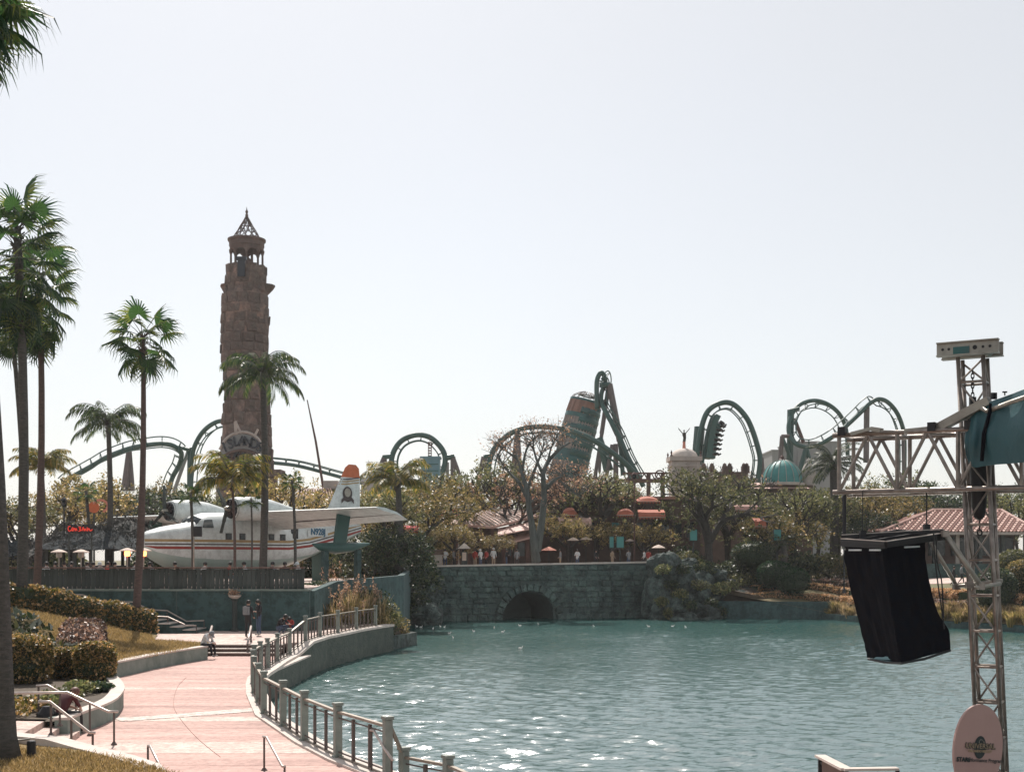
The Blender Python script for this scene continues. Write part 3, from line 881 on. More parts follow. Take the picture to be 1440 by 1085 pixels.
def palm(name, label, base, top, r0, r1, frmeshes, n, sc, cat='palm tree', pitch=(75, -50), barkm='bark_palm', group=None, seed=1, skirt=0, flare=1.35, pet=None, drop=0.0):
    r_ = random.Random(seed)
    base, top = Vector(base), Vector(top)
    root = thing(name, label, cat, base, 0, group)
    b_ = MB(); H = (top - base).length
    pts = [base.lerp(top, t) + Vector((math.sin(t * 3.1) * .012 * H, 0, 0)) * (1 if t < 1 else 0) for t in [0, .03, .08, .2, .35, .5, .65, .8, .93, 1]]
    rr = [r0 * flare, r0 * 1.12, r0, r0 * .93, r0 * .86 + r1 * .1] + [r0 * (1 - t) + r1 * t for t in (.5, .65, .8, .93, 1)]
    b_.tube(pts, rr, 9)
    # leaf-base rings near the top and scars along the trunk
    b_.build('trunk', barkm, root, smooth=True)
    b_ = MB()
    nb = max(6, int(18 * sc))
    for i in range(nb):
        t = 1 - (i / nb) * min(.14, 1.2 / H); a = i * 2.4
        p_ = base.lerp(top, t); d = Vector((math.cos(a), math.sin(a), .9)).normalized()
        b_.beam(p_ + d * r1 * .5, p_ + d * (r1 * .9 + .20 * sc), .09 * sc, .03 * sc)
    b_.build('leaf_bases', barkm, root)
    for i in range(n):
        t = (i + .5) / n
        pt = R(pitch[0] + (pitch[1] - pitch[0]) * t ** .85 + r_.uniform(-10, 10))
        yaw = i * 2.39996 + r_.uniform(-.25, .25)
        if pet: me = frmeshes[min(len(frmeshes) - 1, int(t * len(frmeshes)))]; pt = R(r_.uniform(-8, 8))
        else: me = r_.choice(frmeshes)
        s_ = sc * r_.uniform(.85, 1.1)
        rt = Matrix.Rotation(yaw, 4, 'Z') @ Matrix.Rotation(-pt, 4, 'Y') @ Matrix.Rotation(r_.uniform(-.4, .4), 4, 'X')
        link('frond', me, root, (top - base) + Vector((0, 0, -drop * t - .2 * sc * t)), rt.to_euler(), (s_, s_, s_))
    return root

# ---- broadleaf trees
def tree_meshes(seed, H=10.0, leafm='leaf_olive', nleaf=3600, spread=4.2, trunk_h=.17, lsize=.34, dens=1.0, barkm='bark_dark', depth=4, forks=2, crown_sq=.9, r0=.22, loose=.55, lowf=.12):
    r_ = random.Random(seed); rs = np.random.RandomState(seed)
    b_ = MB(); tips = []
    def grow(p_, d, L, rad, lev):
        q = p_ + d * L
        mid = p_.lerp(q, .5) + Vector((r_.uniform(-1, 1), r_.uniform(-1, 1), r_.uniform(-.5, .5))) * L * .07
        b_.tube([p_, mid, q], [rad, rad * .85, rad * .68], 5 if lev < 2 else 3, cap=False)
        if lev >= 2: tips.append((mid, L)); 
        if lev >= depth:
            tips.append((q, L)); return
        k = r_.choice([2, 3, 3]) if lev > 0 else r_.choice([3, 4])
        a0 = r_.random() * 6.28
        for i in range(k):
            a = a0 + 6.283 * i / k + r_.uniform(-.4, .4)
            tilt = r_.uniform(.35, .85)
            ax = d.orthogonal().normalized()
            nd_ = (Matrix.Rotation(a, 3, d) @ (Matrix.Rotation(tilt, 3, ax) @ d)).normalized()
            nd_ = (nd_ + Vector((0, 0, .12))).normalized()
            grow(q, nd_, L * r_.uniform(.62, .82), rad * .62, lev + 1)
    grow(Vector((0, 0, 0)), Vector((r_.uniform(-.06, .06), r_.uniform(-.06, .06), 1)).normalized(), H * trunk_h, r0, 0)
    mx = max(t[0].z for t in tips); wd = sorted(max(abs(t[0].x), abs(t[0].y)) for t in tips)[int(len(tips) * .93)]
    kz, kx = H * .95 / mx, spread / wd
    V = [(x * (1 + (kx - 1) * min(1, z / (H * .35))), y * (1 + (kx - 1) * min(1, z / (H * .35))), z * kz) for x, y, z in b_.v]
    b_.v = V
    tr = b_.mesh('trunk', barkm)
    T = np.array([(t[0].x * kx, t[0].y * kx, t[0].z * kz) for t in tips]); 
    ncl = nleaf // 16; Kc = T[rs.randint(0, len(T), ncl)] + rs.normal(size=(ncl, 3)) * loose * np.array([1, 1, .9]); idx = rs.randint(0, ncl, nleaf)
    C = Kc[idx] + rs.normal(size=(nleaf, 3)) * .17; low = rs.rand(ncl)[idx] < lowf; C[:, 2] = np.where(low, C[:, 2] * (.35 + .55 * rs.rand(ncl)[idx]), C[:, 2])
    cr = quads_mesh('crown', leaf_quads(C, lsize, rs=rs), leafm)
    return tr, cr
TREES = {}
def proto(key, **kw):
    TREES[key] = tree_meshes(**kw)
proto('olive1', seed=1, leafm='leaf_olive', nleaf=8500, H=10, spread=4.6, lsize=.25)
proto('olive2', seed=2, leafm='leaf_olive', nleaf=8500, H=10, spread=4.0, lsize=.25)
proto('gold1', seed=3, leafm='leaf_gold', nleaf=7000, lsize=.23, H=8, spread=4.6, loose=.6, lowf=0, trunk_h=.22)
proto('gold2', seed=4, leafm='leaf_gold', nleaf=7000, lsize=.23, H=8, spread=4.0, lowf=.03, trunk_h=.22)
proto('dark1', seed=5, leafm='leaf_dark', nleaf=8000, lsize=.26, H=9, spread=3.8, loose=.6, lowf=.25)
proto('dark2', seed=6, leafm='leaf_dark', nleaf=8000, lsize=.26, H=9, spread=4.2, loose=.6, lowf=.25)
proto('airy', seed=8, leafm='leaf_olive', nleaf=6500, H=10, spread=5.0, depth=5, lsize=.2, loose=.35, r0=.28)
proto('pink', seed=9, leafm='leaf_pink', nleaf=1700, H=11, spread=5.5, depth=5, lsize=.24, loose=.3, barkm='bark_dark')
proto('bare', seed=11, leafm='leaf_pink', nleaf=350, H=9, spread=4.0, depth=5, lsize=.2, loose=.2, barkm='bark_dark')
def tree(key, label, x, y, z, h=None, rz=None, cat='tree', group=None, wide=1.0, name='tree'):
    tr, cr = TREES[key]
    base = {'gold1': 8, 'gold2': 8, 'dark1': 9, 'dark2': 9, 'pink': 11, 'bare': 9}.get(key, 10)
    s_ = (h or base) / base
    root = thing(name, label, cat, (x, y, z), rnd.random() * 6.28 if rz is None else rz, group)
    root.scale = (s_ * wide, s_ * wide, s_)
    link('trunk', tr, root); link('crown', cr, root)
    return root

# ---- shrubs and hedges
def box_leaves(n, size, rs, cx, rx, top=.4, r=.2):
    """points near the surface of a rounded box centred on cx with half sizes rx"""
    P = rs.uniform(-1, 1, size=(n, 3)); ax = rs.randint(0, 3, n)
    for k in range(3):
        sel = ax == k
        P[sel, k] = np.sign(P[sel, k]) * rs.uniform(.9, 1.0, sel.sum())
    P[:, 2] = np.where(rs.rand(n) < top, rs.uniform(.88, 1.05, n), P[:, 2])
    q = np.linalg.norm(P, axis=1, ord=6)[:, None]
    P = P / np.maximum(q, 1e-3) * np.minimum(q, 1.0)
    return P * np.array(rx) + np.array(cx) + rs.normal(size=(n, 3)) * size * .3
def hedge_block(name, label, c, half, rz, leafm, n, lsize, cat='hedge', seed=0, round_=6, group=None, core='leaf_dark'):
    rs = np.random.RandomState(seed)
    root = thing(name, label, cat, (c[0], c[1], c[2]), rz, group)
    b_ = MB(); nn = 10
    # dark twiggy core: a rounded box, a little smaller
    vs_, fs_ = [], []
    for i in range(nn + 1):
        ph = math.pi * (i / nn - .5)
        for j in range(16):
            a = 2 * math.pi * j / 16
            d = Vector((math.cos(ph) * math.cos(a), math.cos(ph) * math.sin(a), math.sin(ph)))
            q = (abs(d.x) ** round_ + abs(d.y) ** round_ + abs(d.z) ** round_) ** (1 / round_)
            d = d / q * (.9 + rnd.uniform(-.03, .03))
            vs_.append((d.x * half[0], d.y * half[1], half[2] + d.z * half[2]))
    for i in range(nn):
        for j in range(16):
            fs_.append((i * 16 + j, i * 16 + (j + 1) % 16, (i + 1) * 16 + (j + 1) % 16, (i + 1) * 16 + j))
    b_.add(vs_, fs_); me = b_.mesh('twigs', core); link('twigs', me, root)
    P = rs.normal(size=(n, 3)); P /= np.linalg.norm(P, axis=1)[:, None]
    P[:, 2] = np.abs(P[:, 2]) * np.where(rs.rand(n) < .25, -1, 1)
    q = (np.abs(P) ** round_).sum(axis=1) ** (1 / round_)
    P = P / q[:, None] * (.93 + .12 * rs.rand(n))[:, None]
    C = P * np.array(half) + np.array([0, 0, half[2]]) + rs.normal(size=(n, 3)) * lsize * .25
    C = C[C[:, 2] > 0]
    link('leaves', quads_mesh('leaves', leaf_quads(C, lsize, up=.5, aspect=.7, rs=rs), leafm), root)
    return root
def leaf_run(name, label, path, w, h, leafm, n, lsize, cat='hedge', seed=0, zoff=0.0, group=None, lump=.12, corem='leaf_dark'):
    """hedge along a path of (x,y,z) ground points"""
    rs = np.random.RandomState(seed)
    pts = [Vector(p_) for p_ in path]
    root = thing(name, label, cat, pts[0], 0, group)
    b_ = MB()
    b_.ribbon([(p_.x, p_.y) for p_ in pts], w * .82, [p_.z - .2 for p_ in pts], [p_.z + h * .86 for p_ in pts]); b_.build('twigs', corem, root)
    seg = [(pts[i + 1] - pts[i]).length for i in range(len(pts) - 1)]; cum = np.cumsum([0] + seg)
    t = rs.rand(n) * cum[-1]; k = np.minimum(np.searchsorted(cum, t, side='right') - 1, len(seg) - 1)
    f = (t - cum[k]) / np.array(seg)[k]
    PA = np.array([tuple(p_) for p_ in pts]); base = PA[k] * (1 - f)[:, None] + PA[k + 1] * f[:, None]
    D = (PA[1:] - PA[:-1]); D[:, 2] = 0; D /= np.linalg.norm(D, axis=1)[:, None]; Nr = np.stack([-D[:, 1], D[:, 0], D[:, 2] * 0], axis=1)[k]
    ang = rs.uniform(-.25, math.pi + .25, n)
    lum = 1 + lump * np.sin(t * 3.1 + seed) * np.sin(t * 1.3 + 1)
    cs, sn_ = np.cos(ang), np.sin(ang)
    q = (np.abs(cs) ** 5 + np.abs(sn_) ** 5) ** .2
    C = base + Nr * (cs / q * w / 2 * lum)[:, None]
    C[:, 2] += np.maximum(0.02, sn_ / q * h * lum) * (1.0)
    lowm = sn_ < 0.0
    C[:, 2] = np.where(lowm, base[:, 2] + rs.rand(n) * h * .5, C[:, 2])
    C += rs.normal(size=(n, 3)) * lsize * .3
    link('leaves', quads_mesh('leaves', leaf_quads(C - np.array(tuple(root.location)), lsize, up=.5, aspect=.7, rs=rs), leafm), root)
    return root
def bush(name, label, x, y, z, r, h, leafm, n, lsize, cat='shrub', seed=0, group=None, aspect=.6):
    rs = np.random.RandomState(seed)
    root = thing(name, label, cat, (x, y, z), 0, group)
    C = rs.normal(size=(n, 3)); C /= np.linalg.norm(C, axis=1)[:, None]
    cl = rs.normal(size=(9, 3)); cl /= np.linalg.norm(cl, axis=1)[:, None]
    bumpy = 1 + .28 * np.max(np.clip(C @ cl.T, 0, 1) ** 6, axis=1) - .12
    C = C * (rs.rand(n) ** .4)[:, None] * bumpy[:, None] * np.array([r, r, h / 2]) + np.array([0, 0, h / 2])
    C = C[C[:, 2] > .02]
    link('leaves', quads_mesh('leaves', leaf_quads(C, lsize, up=.4, aspect=aspect, rs=rs), leafm), root)
    b_ = MB()
    for k in range(7):
        a = k * .9; d = Vector((math.cos(a) * r * .5, math.sin(a) * r * .5, h * .7))
        b_.tube([(0, 0, -.1), d * .5 + Vector((0, 0, h * .1)), d], [.04, .03, .012], 4)
    link('stems', b_.mesh('stems', 'bark_dark'), root)
    return root
def tuft(name, label, x, y, z, r, h, n, leafm='leaf_reed', cat='grass', seed=0, group=None, w=.035, plume=False):
    """clump of long blades"""
    rs = np.random.RandomState(seed)
    root = thing(name, label, cat, (x, y, z), 0, group)
    a = rs.rand(n) * 6.283; rr = np.sqrt(rs.rand(n)) * r * .45
    bx, by = rr * np.cos(a), rr * np.sin(a)
    L = h * (.6 + .5 * rs.rand(n)); lean = (.15 + .6 * rs.rand(n)) * r
    a2 = a + rs.normal(size=n) * .6
    tx, ty = bx + lean * np.cos(a2), by + lean * np.sin(a2)
    px_, py_ = -np.sin(a2 + .5) * w, np.cos(a2 + .5) * w
    z0 = np.zeros(n)
    V1 = np.stack([np.stack([bx - px_, by - py_, z0], 1), np.stack([bx + px_, by + py_, z0], 1), np.stack([bx + (tx - bx) * .45 + px_ * .8, by + (ty - by) * .45 + py_ * .8, L * .7], 1), np.stack([bx + (tx - bx) * .45 - px_ * .8, by + (ty - by) * .45 - py_ * .8, L * .7], 1)], 1)
    V2 = np.stack([V1[:, 3], V1[:, 2], np.stack([tx + px_ * .1, ty + py_ * .1, L * .93], 1), np.stack([tx, ty, L * .92], 1)], 1)
    link('blades', quads_mesh('blades', np.concatenate([V1, V2]), leafm), root)
    if plume:
        m_ = max(5, n // 9); C = []
        for k in range(m_):
            for q in range(26):
                C.append((tx[k] + rs.normal() * .05, ty[k] + rs.normal() * .05, L[k] * (.95 + .28 * q / 26)))
        stuff(link('plumes', quads_mesh('plumes', leaf_quads(np.array(C), .12, up=0, rs=rs), 'leaf_pink'), root))
    return root

# ================================================================== PLANTS IN PLACE
def hl(x, y): return h_left(x, y)
# near palm at the left edge
bp = onz(5, 1066, .33)
tp = at(-66, -12, bp.y + .8)
palm('fan_palm', 'thick dark palm trunk at the left edge, crown cut off at the top corner', (bp.x, bp.y, .3), tp, .235, .17, FAN, 44, 1.0, seed=3, flare=1.5, pitch=(70, -70))
# tall trio
def stand(px, Y, pyc, pxc=None, z=None):
    p_ = at(px, 787, Y); b0 = Vector((p_.x, Y, hl(p_.x, Y) if z is None else z)); t = at(pxc if pxc is not None else px, pyc, Y); return b0, t
b0, t0_ = stand(30, 58, 322, 24); palm('fan_palm', 'tallest fan palm of the trio at left with the biggest shaggy crown', b0, t0_, .24, .17, FAN, 48, 1.38, seed=5, pitch=(80, -82), drop=2.7)
b0, t0_ = stand(51, 64, 388, 55); palm('fan_palm', 'fan palm just right of the tallest one, crown half hidden behind it', b0, t0_, .19, .13, FAN, 38, 1.2, seed=6, pitch=(75, -82), drop=2.0, barkm='bark_red')
b0, t0_ = stand(38, 70, 436, 14); palm('fan_palm', 'thin fan palm between the two taller trunks at left, lowest crown of the trio', b0, t0_, .15, .11, FAN, 28, 1.1, drop=.9, seed=7, pitch=(70, -70))
b0, t0_ = stand(190, 62.5, 474, 201); b0.z = h_left(b0.x, b0.y) - .05
palm('fan_palm', 'single slender fan palm rising from the sloping lawn, round crown against the sky', b0, t0_, .20, .10, FAN, 21, 1.22, seed=8, pitch=(72, -62), barkm='bark_red', flare=1.5)
b0, t0_ = stand(153, 84, 592, 152, 2.66); palm('queen_palm', 'feathery queen palm with drooping fronds left of the single fan palm', b0, t0_, .21, .15, QUE, 26, 1.0, seed=9, pet=1)
b0, t0_ = stand(369, 78, 524, 369, 2.66); palm('queen_palm', 'queen palm standing in front of the stone lighthouse tower, fronds across the shaft', b0, t0_, .25, .17, QUE, 26, 1.12, seed=12, pet=1)
b0, t0_ = stand(330, 76, 672, 326, 2.66); palm('feather_palm', 'small yellow-green feather palm in front of the seaplane wing root', b0, t0_, .09, .07, YEL, 26, 1.25, seed=13, pet=1, barkm='bark_red')
b0, t0_ = stand(271, 74, 694, 268, 2.66); palm('fan_palm', 'thin small-crowned palm in front of the seaplane cockpit', b0, t0_, .10, .08, FAN, 14, .5, seed=14, pitch=(70, -40))
b0, t0_ = stand(415, 71, 676, 411, 2.66); palm('fan_palm', 'thin palm in front of the seaplane tail, at the right end of the timber screen', b0, t0_, .09, .07, FAN, 14, .42, seed=15, pitch=(70, -40))
b0, t0_ = stand(353, 76, 700, 353, 2.66); palm('fan_palm', 'thinnest dark palm stem immediately left of the queen palm trunk', b0, t0_, .06, .05, FAN, 12, .5, seed=16, pitch=(70, -40))
b0, t0_ = stand(562, 98, 676, 559, 3.3); palm('feather_palm', 'arching yellow-green palm to the right of the seaplane fin', b0, t0_, .28, .22, YEL, 30, 1.45, seed=17, pet=1)
b0, t0_ = stand(128, 88, 690, 121, 2.66); palm('fan_palm', 'short dark palm in front of the red neon sign', b0, t0_, .12, .1, FAN, 14, .55, seed=18, pitch=(70, -40))
b0, t0_ = stand(60, 92, 655, 58, 2.66); palm('feather_palm', 'golden feather palm behind the tall trio at left', b0, t0_, .2, .18, YEL, 26, 1.2, seed=19, pet=1)
b0, t0_ = stand(1172, 128, 652, 1172, 3.4); palm('date_palm', 'bushy dark date palm beside the teal dome, left of the metal truss', b0, t0_, .45, .4, DATE, 44, 1.1, seed=20, pet=1)
b0, t0_ = stand(1102, 116, 762, 1102, 2.2); palm('date_palm', 'low squat palm with stiff fronds behind the round clipped shrubs', b0, t0_, .3, .3, DATE, 26, .55, seed=21, pet=1)

# ---- left hedges and shrubs
hp = [(-24.5, 56.5), (-22.3, 58.2), (-20.6, 60.0), (-19.0, 61.8), (-17.9, 63.2)]
leaf_run('hedge', 'long clipped green hedge across the top of the sloping lawn', [(x, y, h_left(x, y) - .05) for x, y in hp], 1.5, 1.1, 'leaf_hedge', 9000, .15, seed=31)
pz = .42
p1 = onz(131, 956, pz); p2 = onz(82, 955, pz); p3 = onz(24, 962, pz)
hedge_block('hedge', 'clipped cube hedge nearest the curved planter wall', (p1.x, p1.y + .2, pz), (.60, .56, .57), .25, 'leaf_hedge', 8500, .075, seed=41, round_=3.6)
hedge_block('hedge', 'clipped hedge block in the middle of the planter row', (p2.x, p2.y + .55, pz), (.50, .5, .46), .05, 'leaf_hedge', 7500, .075, seed=42, round_=3.6)
hedge_block('hedge', 'larger clipped hedge block beside the near palm trunk', (p3.x - .1, p3.y + .6, pz), (.82, .8, .70), .0, 'leaf_hedge', 10500, .08, seed=43, round_=3.6)
leaf_run('hedge', 'rounded purple-bronze hedge behind the clipped cubes', [(-16.9, 50.5, .75), (-16.0, 47.6, .55), (-15.2, 44.9, .45), (-14.6, 43.2, .42)], 1.5, .95, 'leaf_purple', 9500, .12, seed=44)
bush('shrub', 'glossy broad-leaved shrub between the palm trunk and the purple hedge', -17.3, 43.8, .5, 1.35, 1.9, 'leaf_broad', 1500, .36, seed=45, aspect=.45)
bush('shrub', 'glossy pale-edged shrub leaning over the clipped hedge blocks', -15.9, 42.0, .45, 1.0, 1.35, 'leaf_broad', 900, .34, seed=46, aspect=.4)
tuft('spiky_plant', 'yellow spiky plant beside the purple hedge', -15.35, 42.6, .45, .6, 1.1, 70, 'leaf_yellow', 'plant', seed=47)
bush('shrub', 'tall bushy shrub at the left end of the long hedge', -22.3, 52.5, 1.5, .95, 2.5, 'leaf_yellow', 2200, .2, seed=48)
bush('shrub', 'dark shrub hidden behind the near palm trunk', -24.2, 51.5, 1.3, 1.3, 2.6, 'leaf_dark', 2500, .22, seed=49)
tuft('bird_plant', 'tall blade-leaved plant with an orange flower beside the near trunk', -22.8, 49.5, 1.2, .9, 2.3, 80, 'leaf_dark', 'plant', seed=50, w=.07)
for i, (px, py, r_, hh, lm) in enumerate([(88, 985, .5, .35, 'leaf_olive'), (112, 976, .5, .4, 'leaf_olive'), (30, 1000, .6, .42, 'leaf_hedge'), (60, 996, .5, .35, 'leaf_olive'), (140, 972, .35, .3, 'leaf_dark'), (5, 1008, .7, .4, 'leaf_hedge')]):
    p_ = onz(px, py, .42)
    bush('low_plant', ['grey-green ground plant under the middle hedge block', 'pale low plant behind the handrail beside the curved rim', 'low yellow plant bed by the stair landing', 'small olive plant beside the stair landing edge', 'tiny dark plant at the tip of the planter', 'low leafy plant at the foot of the near palm trunk'][i], p_.x, p_.y, .42, r_, hh, lm, 700, .11, cat='plant', seed=60 + i)

# ---- reeds and planting right of the terrace wall
for i, (px, py, Y, r_, hh, n_) in enumerate([(468, 862, 69, .9, 1.9, 90), (492, 858, 71, 1.0, 2.3, 110), (512, 862, 72, 1.0, 2.4, 110), (532, 868, 73, .9, 1.9, 90), (480, 845, 75, 1.2, 2.8, 110)]):
    p_ = at(px, py + 18, Y)
    tuft('reed_clump', ['leftmost clump of pink-plumed reeds behind the railing', 'second clump of pink-plumed reeds from the left behind the railing', 'tall reed clump in the middle of the bed behind the railing', 'rightmost clump of pink-plumed reeds above the water', 'highest reed clump against the terrace side wall'][i], p_.x, Y, max(p_.z - .5, .2), r_, hh, n_, 'leaf_reed', 'reeds', seed=70 + i, plume=True)
for i, (px, py, Y, r_, hh, lm, ls) in enumerate([(441, 862, 70, 1.0, 1.6, 'leaf_broad', .24), (452, 845, 71.5, 1.1, 2.0, 'leaf_broad', .26), (545, 868, 75, 1.0, 1.7, 'leaf_olive', .16), (556, 882, 76, .9, 1.5, 'leaf_gold', .14), (538, 885, 74, .8, 1.1, 'leaf_dark', .15), (447, 830, 74, .9, 1.3, 'leaf_dark', .2), (520, 845, 76, 1.3, 1.6, 'leaf_dark', .18), (568, 893, 77, .6, .8, 'leaf_gold', .13), (500, 872, 72, 1.2, 1.3, 'leaf_olive', .15), (528, 872, 73, 1.0, 1.2, 'leaf_gold', .13)]):
    p_ = at(px, py, Y)
    bush('shrub', ['pale-leaved shrub at the corner of the terrace wall', 'taller broad-leaved shrub above the corner of the terrace wall', 'olive bush on the water side of the reeds', 'golden bush above the stone edge at the water', 'dark low bush behind the last railing post', 'dark shrub high on the sloping side wall', 'dark bush behind the tallest reeds', 'small golden bush at the very tip of the planted point', 'olive bush in front of the reeds', 'golden bush between the reeds and the last railing post'][i], p_.x, Y, p_.z - hh * .5, r_, hh, lm, int(1500 * r_), ls, seed=80 + i)
g = MB(); g.ribbon([(-7.5, 71.5), (-6.6, 74.5), (-6.0, 77.3), (-7.0, 78.6), (-8.5, 79)], .5, -3, -.25)
o = g.build('stone_edge', 'rock'); tag(o, 'low stone edge at the tip of the planted point', 'edging')
g = MB(); g.prism([(-10, 66.5), (-7.6, 71), (-6.8, 74.5), (-6.2, 77.2), (-8, 78.8), (-10, 84)], [.45, .45, -.3, -.3, .3, 1.2], [.5, .5, .0, -.1, .4, 1.4]); struct(g.build('planting_bed', 'soil'))

# ---- dark growth and rocks at the left end of the bridge
def boulder(label, x, y, z, s, seed, group=None, m_='rock'):
    r_ = random.Random(seed); b_ = MB(); n1, n2 = 16, 24; vs_, fs_ = [], []
    off = Vector((seed * 7.3, seed * 1.7, 0))
    for i in range(n1 + 1):
        ph = math.pi * (i / n1 - .5)
        for j in range(n2):
            a = 2 * math.pi * j / n2
            d = Vector((math.cos(ph) * math.cos(a), math.cos(ph) * math.sin(a), math.sin(ph)))
            k = 1 + .30 * noise.noise(d * 1.4 + off) + .20 * abs(noise.noise(d * 3.1 + off)) - .16 * abs(noise.noise(d * 6.5 + off))
            q = (abs(d.x) ** 4 + abs(d.y) ** 4 + abs(d.z) ** 4) ** .25
            vs_.append((d.x * s[0] * k / (q * .5 + .5), d.y * s[1] * k / (q * .5 + .5), d.z * s[2] * k / (q * .5 + .5)))
    for i in range(n1):
        for j in range(n2): fs_.append((i * n2 + j, i * n2 + (j + 1) % n2, (i + 1) * n2 + (j + 1) % n2, (i + 1) * n2 + j))
    b_.add(vs_, fs_)
    o = link('boulder', b_.mesh('boulder', m_), None, (x, y, z), (r_.uniform(-.1, .1), r_.uniform(-.1, .1), r_.uniform(0, 3)))
    return tag(o, label, 'rock', group)
LB = 'weathered boulder in the rocky bank left of the stone bridge'
for i in range(22):
    t = i / 21; row = i % 3
    px = 540 + 62 * rnd.random(); py = [862, 838, 812][row] + rnd.uniform(-8, 8); Y = [101, 103, 105][row] - (px - 540) * .0
    p_ = at(px, py, Y); boulder(LB, p_.x, Y, p_.z, (rnd.uniform(.8, 1.4), rnd.uniform(.8, 1.2), rnd.uniform(.7, 1.1)), 100 + i, 'boulders left of the bridge')
LB2 = 'weathered boulder in the high rocky outcrop right of the stone bridge'
spots = [(935, 795, 111, 1.5, 1.6), (925, 830, 110.5, 1.1, 1.6), (928, 862, 110, 1.3, 1.3), (958, 812, 112, 1.3, 1.5), (950, 845, 110.5, 1.4, 1.3), (962, 868, 110, 1.3, .9), (980, 830, 112.5, 1.4, 1.4),
         (975, 858, 111, 1.2, 1.2), (985, 815, 114, 1.3, 1.2), (1002, 838, 113, 1.2, 1.1), (995, 860, 111, 1.3, 1.0), (1012, 855, 113, .9, .9), (1028, 838, 115, 1.4, 1.0), (1020, 822, 116, 1.3, .9),
         (1042, 832, 117, 1.2, .8), (1005, 808, 116, 1.2, .9), (970, 792, 115, 1.0, .8), (948, 872, 109.5, 1.1, .7), (990, 873, 110.3, 1.0, .6), (1035, 852, 113.5, 1.0, .7), (918, 848, 112, 1.0, 1.8), (940, 815, 113, 1.6, 1.9)]
for i, (px, py, Y, a, c_) in enumerate(spots):
    p_ = at(px, py, Y); boulder(LB2, p_.x, Y, p_.z - .15, (a * .92, a * .85, c_ * .80), 140 + i, 'boulders right of the bridge')
g = MB(); g.prism([(12.4, 114.4), (13, 113.0), (18, 113.2), (24, 113), (24, 118), (12.4, 118)], -3, [3.3, 2.9, .3, .4, 1.5, 3.3]); struct(g.build('outcrop_fill', 'soil'))
for i, (px, py, Y, r_) in enumerate([(932, 800, 109.3, .8), (945, 822, 109, .7), (930, 845, 108.6, .6), (970, 850, 109.2, .8), (985, 822, 110.5, .9), (1000, 848, 110.6, .7), (1028, 822, 113, .9), (960, 800, 110.2, .8), (940, 862, 108.4, .5), (1015, 860, 110.8, .6)]):
    p_ = at(px, py, Y); bush('crevice_plant', 'low green plant growing in a crevice of the rock outcrop right of the bridge', p_.x, Y, p_.z - .5, r_, 1.0, 'leaf_dark' if i % 2 else 'leaf_olive', 600, .17, cat='plant', seed=400 + i, group='plants in the crevices of the rock outcrop')
for i, (px, py, Y, r_, hh, lm) in enumerate([(955, 835, 109.8, .8, 1.1, 'leaf_olive'), (1012, 828, 112, 1.0, 1.1, 'leaf_olive'), (992, 798, 114, 1.4, 1.3, 'leaf_dark'), (1040, 815, 117, 1.5, 1.4, 'leaf_olive'), (1022, 800, 118, 1.6, 1.6, 'leaf_dark'), (1055, 822, 118, 1.3, 1.2, 'leaf_dark'), (965, 783, 116, 1.2, 1.2, 'leaf_olive')]):
    p_ = at(px, py, Y); bush('shrub', ['small shrub growing out of the outcrop rocks beside the bridge', 'grey-green shrub on the lower right of the rock outcrop', 'dark bush on top of the rock outcrop', 'olive bush left of the nearest round clipped shrub', 'dark bush behind the rock outcrop below the large dark tree', 'dark bush touching the round clipped shrubs', 'olive bush on the highest boulder next to the bridge coping'][i], p_.x, Y, p_.z - hh / 2, r_, hh, lm, 900, .2, seed=170 + i)
# dark mass left of the bridge
for i, (key, px, Y, z, hh, lab) in enumerate([('dark1', 570, 100, .4, 6.0, 'dense dark tree at the left end of the bridge, over the rocks'), ('dark2', 545, 97, .2, 6.4, 'dark tree just right of the reeds at the water'), ('dark1', 525, 95, .6, 5.8, 'dark tree below the seaplane tail'), ('gold1', 590, 106, 3.3, 6.5, 'sunlit olive tree above the left end of the bridge coping'), ('olive1', 548, 104, 3.3, 6.5, 'leafy tree right of the seaplane float')]):
    tree(key, lab, at(px, 787, Y).x, Y, z, hh, wide=.9 if i < 3 else 1.05)
for i, (px, py, Y, r_, hh) in enumerate([(598, 835, 103, 1.3, 2.6), (578, 850, 101, 1.5, 2.4), (556, 858, 99, 1.4, 2.4), (600, 812, 104.5, 1.4, 2.6)]):
    p_ = at(px, py, Y); bush('shrub', ['dark ivy bush climbing the left end of the bridge wall', 'dark bush low on the rocks left of the bridge', 'dark bush near the water below the darkest tree', 'leafy bush spilling over the coping at the left end of the bridge'][i], p_.x, Y, p_.z - hh / 2, r_, hh, 'leaf_dark', 2200, .22, seed=190 + i)

